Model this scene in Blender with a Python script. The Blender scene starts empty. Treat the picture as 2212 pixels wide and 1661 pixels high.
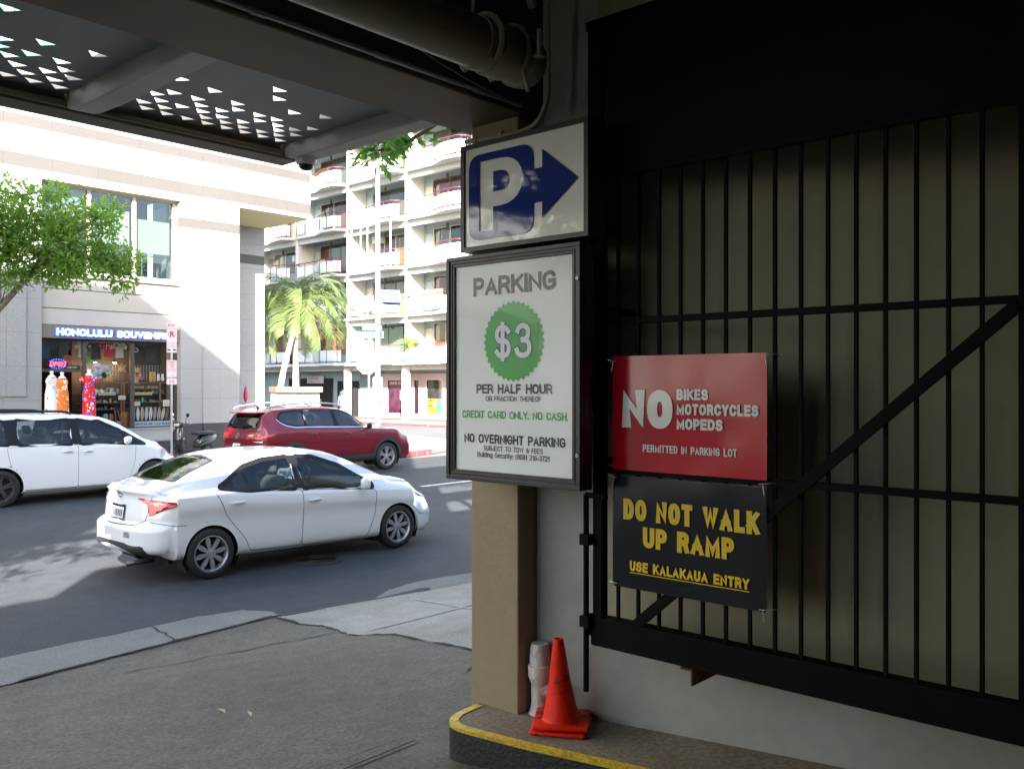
import bpy, bmesh, math, random
from mathutils import Vector, Matrix, geometry
from mathutils.bvhtree import BVHTree
R = math.radians
rnd = random.Random(7)
scene = bpy.context.scene
COL = scene.collection

# ---------------------------------------------------------------- camera, sky, sun, exposure
# world axes: +x runs along the street to the right, +y across the street to the shops
cam_d = bpy.data.cameras.new('camera'); cam = bpy.data.objects.new('camera', cam_d); COL.objects.link(cam)
cam.location = (0, 0, 2.27)
cam.rotation_euler = (R(90), 0, R(41.5 - 90))
cam_d.sensor_width = 36; cam_d.lens = 36 * 1950 / 2212
cam_d.clip_start = 0.05; cam_d.clip_end = 1500
scene.camera = cam
SUN_EL, LX, LY = 25.0, 0.65, 0.76           # light travels towards +x +y
world = bpy.data.worlds.new('World'); scene.world = world; world.use_nodes = True
wn = world.node_tree.nodes; wl = world.node_tree.links
sky = wn.new('ShaderNodeTexSky'); sky.sky_type = 'NISHITA'; sky.sun_disc = False
sky.sun_elevation = R(SUN_EL); sky.sun_rotation = math.atan2(-LX, -LY); sky.air_density = 1.0; sky.dust_density = 1.6; sky.ozone_density = 0.8
wl.new(sky.outputs[0], wn['Background'].inputs[0]); wn['Background'].inputs[1].default_value = 0.1
sun_d = bpy.data.lights.new('sun', 'SUN'); sun_d.energy = 5.0; sun_d.angle = R(0.55); sun_d.color = (1.0, 0.95, 0.88)
sun = bpy.data.objects.new('sun', sun_d); COL.objects.link(sun)
hl = math.hypot(LX, LY)
sun.rotation_euler = Vector((LX / hl, LY / hl, -math.tan(R(SUN_EL)))).to_track_quat('-Z', 'Y').to_euler()
sun.location = (-20, -20, 30)
scene.view_settings.view_transform = 'Standard'; scene.view_settings.look = 'None'
scene.view_settings.exposure = 2.95; scene.view_settings.gamma = 1.0

# ---------------------------------------------------------------- materials
MATS = {}
def mat(name, col, rough=0.6, metal=0.0, nz=None, bump=None, spec=0.5, coat=0.0, dark=None, back=None, trans=None, emit=None, cracks=None):
    if name in MATS: return MATS[name]
    m = bpy.data.materials.new(name); MATS[name] = m; m.use_nodes = True
    nt = m.node_tree; N = nt.nodes; L = nt.links; b = N['Principled BSDF']
    b.inputs['Base Color'].default_value = (*col, 1); b.inputs['Roughness'].default_value = rough
    b.inputs['Metallic'].default_value = metal; b.inputs['Specular IOR Level'].default_value = spec
    if coat: b.inputs['Coat Weight'].default_value = coat; b.inputs['Coat Roughness'].default_value = 0.03
    if emit: b.inputs['Emission Color'].default_value = (*col, 1); b.inputs['Emission Strength'].default_value = emit
    tc = N.new('ShaderNodeTexCoord'); out = None
    if nz:                                   # list of (scale, amount, detail)
        prev = None
        for sc, am, de in nz:
            t = N.new('ShaderNodeTexNoise'); t.inputs['Scale'].default_value = sc; t.inputs['Detail'].default_value = de
            L.new(tc.outputs['Object'], t.inputs['Vector'])
            r = N.new('ShaderNodeMapRange'); r.inputs[1].default_value = 0.3; r.inputs[2].default_value = 0.7
            r.inputs[3].default_value = 1 - am; r.inputs[4].default_value = 1 + am * 0.6
            L.new(t.outputs[0], r.inputs[0])
            if prev is None: prev = r.outputs[0]
            else:
                q = N.new('ShaderNodeMath'); q.operation = 'MULTIPLY'; L.new(prev, q.inputs[0]); L.new(r.outputs[0], q.inputs[1]); prev = q.outputs[0]
        mx = N.new('ShaderNodeMix'); mx.data_type = 'RGBA'; mx.blend_type = 'MULTIPLY'; mx.inputs[0].default_value = 1
        mx.inputs[6].default_value = (*col, 1); L.new(prev, mx.inputs[7]); out = mx.outputs[2]
    if dark:                                 # (scale, threshold, colour): stains with an outline of their own
        t = N.new('ShaderNodeTexNoise'); t.inputs['Scale'].default_value = dark[0]; t.inputs['Detail'].default_value = 7; t.inputs['Roughness'].default_value = .65
        L.new(tc.outputs['Object'], t.inputs['Vector'])
        r = N.new('ShaderNodeMapRange'); r.inputs[1].default_value = dark[1]; r.inputs[2].default_value = dark[1] + .06
        L.new(t.outputs[0], r.inputs[0])
        mx = N.new('ShaderNodeMix'); mx.data_type = 'RGBA'; L.new(r.outputs[0], mx.inputs[0])
        if out: L.new(out, mx.inputs[6])
        else: mx.inputs[6].default_value = (*col, 1)
        mx.inputs[7].default_value = (*dark[2], 1); out = mx.outputs[2]
    if cracks:                               # (scale, half width, colour): web of hairline cracks
        n_ = N.new('ShaderNodeTexNoise'); n_.inputs['Scale'].default_value = 5; n_.inputs['Detail'].default_value = 4; L.new(tc.outputs['Object'], n_.inputs['Vector'])
        v_ = N.new('ShaderNodeVectorMath'); v_.operation = 'MULTIPLY_ADD'; v_.inputs[1].default_value = (.22, .22, .22); L.new(n_.outputs['Color'], v_.inputs[0]); L.new(tc.outputs['Object'], v_.inputs[2])
        w_ = N.new('ShaderNodeTexVoronoi'); w_.feature = 'DISTANCE_TO_EDGE'; w_.inputs['Scale'].default_value = cracks[0]; L.new(v_.outputs[0], w_.inputs['Vector'])
        r = N.new('ShaderNodeMapRange'); r.inputs[1].default_value = cracks[1]; r.inputs[2].default_value = cracks[1] * 2; r.inputs[3].default_value = .6; r.inputs[4].default_value = 0; L.new(w_.outputs['Distance'], r.inputs[0])
        q_ = N.new('ShaderNodeTexNoise'); q_.inputs['Scale'].default_value = 1.4; q_.inputs['Detail'].default_value = 3; L.new(tc.outputs['Object'], q_.inputs['Vector'])
        s_ = N.new('ShaderNodeMapRange'); s_.inputs[1].default_value = .45; s_.inputs[2].default_value = .6; L.new(q_.outputs[0], s_.inputs[0]); t_ = N.new('ShaderNodeMath'); t_.operation = 'MULTIPLY'; L.new(r.outputs[0], t_.inputs[0]); L.new(s_.outputs[0], t_.inputs[1])
        mx = N.new('ShaderNodeMix'); mx.data_type = 'RGBA'; L.new(t_.outputs[0], mx.inputs[0])
        if out: L.new(out, mx.inputs[6])
        else: mx.inputs[6].default_value = (*col, 1)
        mx.inputs[7].default_value = (*cracks[2], 1); out = mx.outputs[2]
    if back:
        g = N.new('ShaderNodeNewGeometry'); mx = N.new('ShaderNodeMix'); mx.data_type = 'RGBA'
        L.new(g.outputs['Backfacing'], mx.inputs[0])
        if out: L.new(out, mx.inputs[6])
        else: mx.inputs[6].default_value = (*col, 1)
        mx.inputs[7].default_value = (*back, 1); out = mx.outputs[2]
    if out: L.new(out, b.inputs['Base Color'])
    if bump:                                 # list of (scale, strength, detail)
        nrm = None
        for sc, st, de in bump:
            t = N.new('ShaderNodeTexNoise'); t.inputs['Scale'].default_value = sc; t.inputs['Detail'].default_value = de
            L.new(tc.outputs['Object'], t.inputs['Vector'])
            u = N.new('ShaderNodeBump'); u.inputs['Strength'].default_value = st; u.inputs['Distance'].default_value = 0.02
            L.new(t.outputs[0], u.inputs['Height'])
            if nrm: L.new(nrm, u.inputs['Normal'])
            nrm = u.outputs[0]
        L.new(nrm, b.inputs['Normal'])
    if trans:                                # leaf: part of the light passes through
        tr = N.new('ShaderNodeBsdfTranslucent'); tr.inputs[0].default_value = (*trans, 1)
        ms = N.new('ShaderNodeMixShader'); ms.inputs[0].default_value = 0.45
        L.new(b.outputs[0], ms.inputs[1]); L.new(tr.outputs[0], ms.inputs[2]); L.new(ms.outputs[0], N['Material Output'].inputs[0])
    return m

def glass(name, tint, refl=0.06, rough=0.0):
    if name in MATS: return MATS[name]
    m = bpy.data.materials.new(name); MATS[name] = m; m.use_nodes = True
    N = m.node_tree.nodes; L = m.node_tree.links; N.remove(N['Principled BSDF'])
    t = N.new('ShaderNodeBsdfTransparent'); t.inputs[0].default_value = (*tint, 1)
    g = N.new('ShaderNodeBsdfGlossy'); g.inputs['Roughness'].default_value = rough
    lw = N.new('ShaderNodeLayerWeight'); lw.inputs[0].default_value = .5
    p5 = N.new('ShaderNodeMath'); p5.operation = 'POWER'; p5.inputs[1].default_value = 5; L.new(lw.outputs['Facing'], p5.inputs[0])
    a = N.new('ShaderNodeMath'); a.operation = 'MULTIPLY_ADD'; a.inputs[1].default_value = 1 - refl; a.inputs[2].default_value = refl; L.new(p5.outputs[0], a.inputs[0])
    x = N.new('ShaderNodeMixShader'); L.new(a.outputs[0], x.inputs[0]); L.new(t.outputs[0], x.inputs[1]); L.new(g.outputs[0], x.inputs[2])
    L.new(x.outputs[0], N['Material Output'].inputs[0])
    return m

# ---------------------------------------------------------------- mesh builder
class MB:
    def __init__(s): s.v = []; s.f = []; s.m = []
    def add(s, vs, fs, mi=0):
        o = len(s.v); s.v += [tuple(p) for p in vs]
        for q in fs: s.f.append([i + o for i in q]); s.m.append(mi)
        return s
    def box(s, x0, x1, y0, y1, z0, z1, mi=0, M=None):
        vs = [Vector((x, y, z)) for x in (x0, x1) for y in (y0, y1) for z in (z0, z1)]
        if M: vs = [M @ p for p in vs]
        return s.add(vs, [(0, 1, 3, 2), (4, 6, 7, 5), (0, 4, 5, 1), (2, 3, 7, 6), (0, 2, 6, 4), (1, 5, 7, 3)], mi)
    def rbox(s, x0, x1, y0, y1, z0, z1, r=.01, seg=2, mi=0, M=None):
        bm = bmesh.new(); bmesh.ops.create_cube(bm, size=1)
        for w in bm.verts: w.co = Vector((x0 + (w.co.x + .5) * (x1 - x0), y0 + (w.co.y + .5) * (y1 - y0), z0 + (w.co.z + .5) * (z1 - z0)))
        bmesh.ops.bevel(bm, geom=bm.edges[:], offset=r, segments=seg, affect='EDGES', profile=.5)
        bm.verts.index_update()
        s.add([(M @ w.co if M else w.co) for w in bm.verts], [[w.index for w in f.verts] for f in bm.faces], mi); bm.free(); return s
    def tube(s, pts, r, n=8, mi=0, cap=True, rs=None):
        pts = [Vector(p) for p in pts]; rings = []; up = None
        for i, p in enumerate(pts):
            t = (pts[min(i + 1, len(pts) - 1)] - pts[max(i - 1, 0)])
            if t.length < 1e-9: t = Vector((0, 0, 1))
            t.normalize()
            if up is None: up = t.orthogonal().normalized()
            a = (up - t * up.dot(t))
            a = a.normalized() if a.length > 1e-6 else t.orthogonal().normalized()
            up = a; b = t.cross(a); rr = rs[i] if rs else r
            rings.append([p + a * rr * math.cos(2 * math.pi * k / n) + b * rr * math.sin(2 * math.pi * k / n) for k in range(n)])
        fs = []
        for i in range(len(rings) - 1):
            for k in range(n): fs.append((i * n + k, i * n + (k + 1) % n, (i + 1) * n + (k + 1) % n, (i + 1) * n + k))
        if cap: fs.append(tuple(range(n - 1, -1, -1))); fs.append(tuple(range((len(rings) - 1) * n, len(rings) * n)))
        return s.add([p for q in rings for p in q], fs, mi)
    def lathe(s, prof, c=(0, 0, 0), n=24, mi=0, M=None, sx=1, sy=1, cap=True):
        vs = []; fs = []; c = Vector(c)
        for r, z in prof:
            for k in range(n):
                a = 2 * math.pi * k / n; p = Vector((r * math.cos(a) * sx, r * math.sin(a) * sy, z)); vs.append((M @ p if M else p) + c)
        for i in range(len(prof) - 1):
            for k in range(n): fs.append((i * n + k, i * n + (k + 1) % n, (i + 1) * n + (k + 1) % n, (i + 1) * n + k))
        if cap and prof[0][0] > 1e-5: fs.append(tuple(range(n - 1, -1, -1)))
        if cap and prof[-1][0] > 1e-5: fs.append(tuple(range((len(prof) - 1) * n, len(prof) * n)))
        return s.add(vs, fs, mi)
    def prism(s, poly, fn, d0, d1, mi=0):    # poly 2-D, fn(a, b, depth) -> 3-D
        n = len(poly); vs = [fn(a, b, d0) for a, b in poly] + [fn(a, b, d1) for a, b in poly]
        fs = [tuple(range(n - 1, -1, -1)), tuple(range(n, 2 * n))] + [(i, (i + 1) % n, n + (i + 1) % n, n + i) for i in range(n)]
        return s.add(vs, fs, mi)
    def build(s, name, mats, parent=None, smooth=False, bevel=0, loc=None, rot=None, auto=None):
        me = bpy.data.meshes.new(name); me.from_pydata(s.v, [], s.f); me.update()
        for m in (mats if isinstance(mats, (list, tuple)) else [mats]): me.materials.append(m)
        if any(s.m): me.polygons.foreach_set('material_index', s.m)
        bm = bmesh.new(); bm.from_mesh(me); bmesh.ops.recalc_face_normals(bm, faces=bm.faces[:]); bm.to_mesh(me); bm.free()
        if smooth: me.polygons.foreach_set('use_smooth', [True] * len(me.polygons))
        if auto: me.set_sharp_from_angle(angle=R(auto))
        o = bpy.data.objects.new(name, me); COL.objects.link(o)
        if parent: o.parent = parent
        if loc: o.location = loc
        if rot: o.rotation_euler = rot
        if bevel:
            bv = o.modifiers.new('bevel', 'BEVEL'); bv.width = bevel; bv.segments = 2; bv.limit_method = 'ANGLE'; bv.angle_limit = R(40)
        return o
def tag(o, label=None, cat=None, group=None, kind=None):
    if label: o['label'] = label
    if cat: o['category'] = cat
    if group: o['group'] = group
    if kind: o['kind'] = kind
    return o
def struct(o): o['kind'] = 'structure'; return o
def thing(name, label, cat, loc=(0, 0, 0), rz=0, group=None):
    o = bpy.data.objects.new(name, None); COL.objects.link(o); o.location = loc; o.rotation_euler = (0, 0, rz); o.empty_display_size = .1
    return tag(o, label, cat, group)
def dup(o, parent=None):
    kids = [c for c in COL.objects if c.parent == o]
    c = o.copy(); COL.objects.link(c)
    if parent: c.parent = parent
    for k in kids: dup(k, c)
    return c
def frame(o, right, up):                     # 4x4 whose x axis is right, y is up
    r = Vector(right).normalized(); u = Vector(up).normalized(); n = r.cross(u)
    return Matrix(((r.x, u.x, n.x, o[0]), (r.y, u.y, n.y, o[1]), (r.z, u.z, n.z, o[2]), (0, 0, 0, 1)))
def catmull(pts, n=8, closed=False):
    P = [Vector(p) for p in pts]; out = []; m = len(P)
    for i in range(m if closed else m - 1):
        if closed: a, b, c, d = P[(i - 1) % m], P[i], P[(i + 1) % m], P[(i + 2) % m]
        else: a, b, c, d = P[max(i - 1, 0)], P[i], P[i + 1], P[min(i + 2, m - 1)]
        for k in range(n):
            t = k / n
            out.append(.5 * ((2 * b) + (c - a) * t + (2 * a - 5 * b + 4 * c - d) * t * t + (3 * b - a - 3 * c + d) * t ** 3))
    if not closed: out.append(P[-1])
    return out
def lerp(a, b, t): return a + (b - a) * t
def sstep(a, b, x): t = min(1, max(0, (x - a) / (b - a))); return t * t * (3 - 2 * t)
def interp(tab, x):                          # monotone cubic through (x, y) pairs
    n = len(tab)
    if x <= tab[0][0]: return tab[0][1]
    if x >= tab[-1][0]: return tab[-1][1]
    d = [(tab[i + 1][1] - tab[i][1]) / (tab[i + 1][0] - tab[i][0]) for i in range(n - 1)]
    def sl(i):
        if i == 0: return d[0]
        if i == n - 1: return d[-1]
        return 0 if d[i - 1] * d[i] <= 0 else 2 * d[i - 1] * d[i] / (d[i - 1] + d[i])
    for i in range(n - 1):
        if x <= tab[i + 1][0]:
            h = tab[i + 1][0] - tab[i][0]; t = (x - tab[i][0]) / h
            return (2 * t ** 3 - 3 * t * t + 1) * tab[i][1] + (t ** 3 - 2 * t * t + t) * h * sl(i) + (-2 * t ** 3 + 3 * t * t) * tab[i + 1][1] + (t ** 3 - t * t) * h * sl(i + 1)
def skin(name, chains, mat_, parent=None, sub=2):
    """one continuous body from chains of (x, y, z, radius); points that coincide are shared"""
    vs = []; rad = []; ed = []; key = {}
    for ch in chains:
        prev = None
        for x, y, z, r in ch:
            k = (round(x, 3), round(y, 3), round(z, 3))
            if k not in key: key[k] = len(vs); vs.append((x, y, z)); rad.append(r)
            if prev is not None and prev != key[k]: ed.append((prev, key[k]))
            prev = key[k]
    me = bpy.data.meshes.new(name); me.from_pydata(vs, ed, []); o = bpy.data.objects.new(name, me); COL.objects.link(o)
    sk = o.modifiers.new('skin', 'SKIN'); sk.use_smooth_shade = True
    for i, d in enumerate(me.skin_vertices[0].data): d.radius = (rad[i], rad[i]); d.use_root = (i == 0)
    ss = o.modifiers.new('sub', 'SUBSURF'); ss.levels = sub; ss.render_levels = sub
    dg = bpy.context.evaluated_depsgraph_get(); m2 = bpy.data.meshes.new_from_object(o.evaluated_get(dg))
    bpy.data.objects.remove(o); bpy.data.meshes.remove(me)
    m2.name = name; m2.materials.clear(); m2.materials.append(mat_)
    m2.polygons.foreach_set('use_smooth', [True] * len(m2.polygons))
    o = bpy.data.objects.new(name, m2); COL.objects.link(o)
    if parent: o.parent = parent
    return o
# ---------------------------------------------------------------- grotesque lettering drawn as strokes
def _arc(cx, cy, rx, ry, a0, a1, n=10, e=2.35):
    out = []
    for i in range(n + 1):
        a = R(lerp(a0, a1, i / n)); c, s = math.cos(a), math.sin(a)
        out.append((cx + rx * math.copysign(abs(c) ** (2 / e), c), cy + ry * math.copysign(abs(s) ** (2 / e), s)))
    return out
def _ov(x0=0, x1=1, y0=0, y1=1): return _arc((x0 + x1) / 2, (y0 + y1) / 2, (x1 - x0) / 2, (y1 - y0) / 2, 0, 360, 28)
_S = _arc(.5, .74, .47, .26, 28, 180, 8) + _arc(.5, .75, .47, .24, 180, 270, 5)[1:] + _arc(.5, .265, .5, .265, 90, -152, 14)[0:]
GL = {   # glyph: (width, strokes)
 'A': (.66, [[(0, 0), (.5, 1), (1, 0)], [(.2, .3), (.8, .3)]]), 'B': (.6, [[(0, .5), (0, 0), (.55, 0)] + _arc(.55, .26, .45, .26, -90, 90, 8) + [(0, .52)], [(0, .52), (0, 1), (.5, 1)] + _arc(.5, .76, .42, .24, 90, -90, 8)]),
 'C': (.64, [_arc(.52, .5, .52, .5, 38, 322, 20)]), 'D': (.63, [[(0, 0), (0, 1), (.4, 1)] + _arc(.4, .5, .6, .5, 90, -90, 14) + [(0, 0)]]),
 'E': (.54, [[(1, 1), (0, 1), (0, 0), (1, 0)], [(0, .52), (.9, .52)]]), 'F': (.5, [[(1, 1), (0, 1), (0, 0)], [(0, .5), (.88, .5)]]),
 'G': (.67, [_arc(.5, .5, .5, .5, 40, 315, 20) + [(1, .2), (1, .47), (.55, .47)]]), 'H': (.61, [[(0, 0), (0, 1)], [(1, 0), (1, 1)], [(0, .52), (1, .52)]]), 'I': (.0, [[(.5, 0), (.5, 1)]]),
 'J': (.46, [[(1, 1), (1, .3)] + _arc(.5, .3, .5, .3, 0, -180, 10)]), 'K': (.62, [[(0, 0), (0, 1)], [(.95, 1), (.02, .36)], [(.34, .6), (1, 0)]]), 'L': (.48, [[(0, 1), (0, 0), (1, 0)]]),
 'M': (.78, [[(0, 0), (0, 1), (.5, .08), (1, 1), (1, 0)]]), 'N': (.62, [[(0, 0), (0, 1), (1, 0), (1, 1)]]), 'O': (.68, [_ov()]), 'P': (.57, [[(0, 0), (0, 1), (.5, 1)] + _arc(.5, .72, .5, .28, 90, -90, 9) + [(0, .44)]]),
 'Q': (.68, [_ov(), [(.6, .25), (1.0, -.05)]]), 'R': (.61, [[(0, 0), (0, 1), (.5, 1)] + _arc(.5, .73, .47, .27, 90, -90, 9) + [(0, .46)], [(.55, .46), (.82, .36), (.93, .12), (1, 0)]]),
 'S': (.59, [_S]), 'T': (.55, [[(0, 1), (1, 1)], [(.5, 1), (.5, 0)]]), 'U': (.61, [[(0, 1), (0, .36)] + _arc(.5, .36, .5, .36, 180, 360, 12) + [(1, 1)]]), 'V': (.63, [[(0, 1), (.5, 0), (1, 1)]]),
 'W': (.95, [[(0, 1), (.25, 0), (.5, .95), (.75, 0), (1, 1)]]), 'X': (.6, [[(0, 0), (1, 1)], [(0, 1), (1, 0)]]), 'Y': (.6, [[(0, 1), (.5, .45), (1, 1)], [(.5, .45), (.5, 0)]]), 'Z': (.56, [[(0, 1), (1, 1), (0, 0), (1, 0)]]),
 '0': (.5, [_ov()]), '1': (.3, [[(.1, .78), (.8, 1), (.8, 0)]]), '2': (.5, [_arc(.5, .7, .48, .3, 170, -35, 12) + [(0, 0), (1, 0)]]), '3': (.5, [_arc(.48, .76, .42, .24, 165, -90, 11) , _arc(.5, .265, .5, .265, 90, -165, 12)]),
 '4': (.54, [[(.75, 0), (.75, 1), (0, .28), (1, .28)]]), '5': (.5, [[(.92, 1), (.15, 1), (.06, .5)] + _arc(.5, .32, .5, .32, 125, -160, 14)]), '6': (.5, [_arc(.52, .5, .5, .5, 50, 200, 10), _ov(0, 1, 0, .62)]), '7': (.48, [[(0, 1), (1, 1), (.3, 0)]]),
 '8': (.52, [_ov(.06, .94, .52, 1), _ov(0, 1, 0, .52)]), '9': (.5, [_ov(0, 1, .38, 1), _arc(.48, .5, .52, .5, 20, -130, 10)]), '$': (.5, [_S, [(.5, -.1), (.5, 1.1)]]), '&': (.68, [[(1, 0), (.2, .72)] + _arc(.42, .8, .24, .2, 180, 0, 8) + [(.6, .66), (.1, .4)] + _arc(.36, .22, .36, .22, 150, 300, 8) + [(.85, .22), (.95, .48)]]),
 '(': (.2, [_arc(1, .45, 1, .62, 120, 240, 8, 2)]), ')': (.2, [_arc(0, .45, 1, .62, 60, -60, 8, 2)]), '-': (.28, [[(0, .38), (1, .38)]]), '.': (.0, [[(.5, 0), (.5, .02)]]), ':': (.0, [[(.5, 0), (.5, .02)], [(.5, .55), (.5, .57)]]), "'": (.0, [[(.5, 1), (.5, .76)]]),
 'a': (.46, [_arc(.5, .5, .48, .22, 150, 0, 8) + [(1, 0)], _arc(.45, .2, .45, .2, 60, 300, 12) + [(1, .15)]]), 'c': (.46, [_arc(.52, .36, .52, .36, 45, 315, 14)]), 'd': (.48, [[(1, 0), (1, 1)], _ov(0, 1, 0, .72)]), 'e': (.48, [[(.04, .38), (1, .38)] + _arc(.5, .36, .5, .36, 5, 310, 18)]),
 'g': (.48, [_ov(0, 1, 0, .72), [(1, .72), (1, -.1)] + _arc(.5, -.08, .5, .2, 0, -160, 8)]), 'h': (.46, [[(0, 0), (0, 1)], [(0, .4)] + _arc(.5, .4, .5, .32, 180, 0, 10) + [(1, 0)]]), 'i': (.0, [[(.5, 0), (.5, .7)], [(.5, .95), (.5, .97)]]), 'l': (.0, [[(.5, 0), (.5, 1)]]),
 'm': (.76, [[(0, 0), (0, .72)]] + [[(q, .45)] + _arc(q + .25, .45, .25, .27, 180, 0, 8) + [(q + .5, 0)] for q in (0, .5)]), 'n': (.46, [[(0, 0), (0, .72)], [(0, .4)] + _arc(.5, .4, .5, .32, 180, 0, 10) + [(1, 0)]]), 'o': (.5, [_ov(0, 1, 0, .72)]), 'r': (.28, [[(0, 0), (0, .72)], [(0, .42)] + _arc(.6, .42, .6, .3, 180, 95, 6) + [(1, .72)]]),
 't': (.26, [[(.45, .95), (.45, .15), (1, 0)], [(0, .7), (1, .7)]]), 'u': (.46, [[(0, .72), (0, .3)] + _arc(.5, .3, .5, .3, 180, 360, 10), [(1, .72), (1, 0)]]), 'w': (.7, [[(0, .72), (.25, 0), (.5, .7), (.75, 0), (1, .72)]]), 'y': (.46, [[(0, .72), (.5, .02)], [(1, .72), (.5, .02), (.3, -.24), (0, -.26)]]),
 'k': (.44, [[(0, 0), (0, 1)], [(.9, .72), (.03, .28)], [(.3, .45), (1, 0)]]), 's': (.42, [[(p[0], p[1] * .72) for p in _S]]), 'p': (.48, [[(0, -.28), (0, .72)], _ov(0, 1, 0, .72)]), 'b': (.48, [[(0, 0), (0, 1)], _ov(0, 1, 0, .72)]), 'v': (.46, [[(0, .72), (.5, 0), (1, .72)]]), 'f': (.28, [[(.4, 0), (.4, .8), (1, 1)], [(0, .7), (1, .7)]]),
}
def text(mb, s, M, x0, y0, w, h, weight=.15, depth=.001, mi=0, space=1.0, z0=0.0, shear=0):
    """lettering of cap height h filling the width w from x0, y0 on the plane M; stroke width is weight * h"""
    t = weight * h; gap = .062 * h * space + .05 * t; fix = 0; flex = 0
    for ch in s:
        if ch == ' ': flex += .34; fix += .26 * h
        else: fix += t; flex += GL.get(ch, GL['O'])[0]
    nl = sum(1 for c in s if c != ' ') - 1
    fix += gap * nl; k = (w - fix) / max(flex * h, 1e-6)
    if k < .25: t *= .8; gap *= .7; k = max(.2, (w - fix * .78) / max(flex * h, 1e-6))
    x = x0; seq = 0; eps = max(1.2e-5, .0004 * h)
    for i, ch in enumerate(s):
        if ch == ' ': x += .34 * h * k + .26 * h; continue
        gw, st = GL.get(ch, GL['O']); W = gw * h * k
        for pl in st:
            P = [Vector((x + t / 2 + p[0] * W, y0 + t / 2 + p[1] * (h - t))) if gw else Vector((x + t / 2, y0 + t / 2 + p[1] * (h - t))) for p in pl]
            Q = [P[0]]
            for p in P[1:]:
                if (p - Q[-1]).length > 1e-5 * h: Q.append(p)
            P = Q; n = len(P); closed = (P[0] - P[-1]).length < .02 * h and n > 6
            if closed: P = P[:-1]; n -= 1
            else:
                d = (P[0] - P[1]).normalized(); e = (P[-1] - P[-2]).normalized()
                if abs(d.y) > .3 or abs(d.x) > .8: P[0] = P[0] + d * t * (.5 if abs(d.y) > .9 or abs(d.x) > .9 else .62)
                if abs(e.y) > .3 or abs(e.x) > .8: P[-1] = P[-1] + e * t * (.5 if abs(e.y) > .9 or abs(e.x) > .9 else .62)
            L = []; Rr = []
            for j in range(n):
                a = (P[j] - P[j - 1]).normalized() if (j or closed) else (P[1] - P[0]).normalized()
                b = (P[(j + 1) % n] - P[j]).normalized() if (j < n - 1 or closed) else a
                m = Vector((-a.y - b.y, a.x + b.x)); m = m.normalized() if m.length > 1e-4 else Vector((-a.y, a.x)); q = m * (t / 2) / max(.42, m.dot(Vector((-a.y, a.x))))
                L.append(P[j] + q); Rr.append(P[j] - q)
            lo = y0 - (.36 * h if ch in 'gypQ$()' else 0); hi = y0 + h + (.2 * h if ch in '$()' else 0)
            for arr in (L, Rr):
                for p in arr: p.y = min(max(p.y, lo), hi)
            for j in range(n if closed else n - 1):
                zz = z0 + 2 * depth + eps * (seq * 3 + j % 3)
                mb.add([M @ Vector((p.x + shear * (p.y - y0), p.y, zz)) for p in (L[j], L[(j + 1) % n], Rr[(j + 1) % n], Rr[j])], [(0, 1, 2, 3)], mi)
            seq = (seq + 1) % 4
        x += W + t + gap
    return mb
# ---------------------------------------------------------------- palette
M_asph = mat('asphalt', (.050, .055, .063), .8, nz=[(.35, .25, 3), (70, .7, 3), (4, .15, 5), (1.3, .12, 5)], bump=[(90, .8, 3)], spec=.35)
M_patch = mat('asphalt_patch', (.03, .032, .036), .9, nz=[(60, .6, 3)], bump=[(45, 1.0, 3)])
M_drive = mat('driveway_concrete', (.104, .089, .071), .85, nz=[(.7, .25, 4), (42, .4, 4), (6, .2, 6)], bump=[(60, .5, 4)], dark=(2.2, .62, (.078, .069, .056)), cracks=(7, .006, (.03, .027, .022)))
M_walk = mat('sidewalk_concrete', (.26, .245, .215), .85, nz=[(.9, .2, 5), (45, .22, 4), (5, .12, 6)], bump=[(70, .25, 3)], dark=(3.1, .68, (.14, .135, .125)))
M_gutter = mat('gutter_concrete', (.15, .147, .14), .85, nz=[(1.3, .22, 5), (50, .3, 4)], bump=[(60, .35, 4)], dark=(2.6, .63, (.1, .1, .1)))
M_crack = mat('crack_dirt', (.016, .014, .012), .95, nz=[(30, .5, 3)])
M_joint = mat('joint_line', (.3, .29, .27), .9, nz=[(20, .3, 3)])
M_tan = mat('tan_paint', (.28, .222, .128), .55, nz=[(1.5, .08, 4), (14, .05, 4)], bump=[(25, .12, 4)], dark=(16, .69, (.17, .135, .085)))
M_wall = mat('offwhite_wall_paint', (.37, .362, .325), .6, nz=[(1.1, .12, 4), (12, .06, 4)], bump=[(14, .3, 5)], dark=(23, .73, (.14, .13, .11)))
M_wall_shade = mat('shaded_wall_paint', (.33, .30, .19), .6, nz=[(1.1, .08, 4), (12, .04, 4)], bump=[(14, .25, 5)])  # same pale wall, with its dimmer light put into the colour
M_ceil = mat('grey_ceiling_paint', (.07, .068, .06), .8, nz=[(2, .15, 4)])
M_black = mat('black_gate_paint', (.0035, .0035, .004), .6, spec=.08, nz=[(8, .3, 4)])
M_blk2 = mat('black_curb_paint', (.016, .016, .015), .6, nz=[(6, .35, 5)], bump=[(50, .4, 4)])
M_yel = mat('yellow_curb_paint', (.62, .42, .02), .6, nz=[(25, .3, 5)], dark=(14, .66, (.2, .13, .02)), bump=[(60, .5, 3)])
M_plat = mat('platform_concrete', (.24, .2, .14), .85, nz=[(3, .3, 5), (40, .35, 3)], bump=[(80, .25, 4)], dark=(7, .67, (.07, .06, .045)))
M_pipe = mat('painted_pipe', (.32, .28, .2), .5, nz=[(6, .15, 4)])
M_canopy = mat('canopy_grey_paint', (.24, .245, .25), .55, nz=[(2, .06, 3)])
M_rib = mat('canopy_rib_paint', (.36, .345, .31), .5, nz=[(3, .15, 4)], dark=(5, .68, (.16, .14, .12)))
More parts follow.
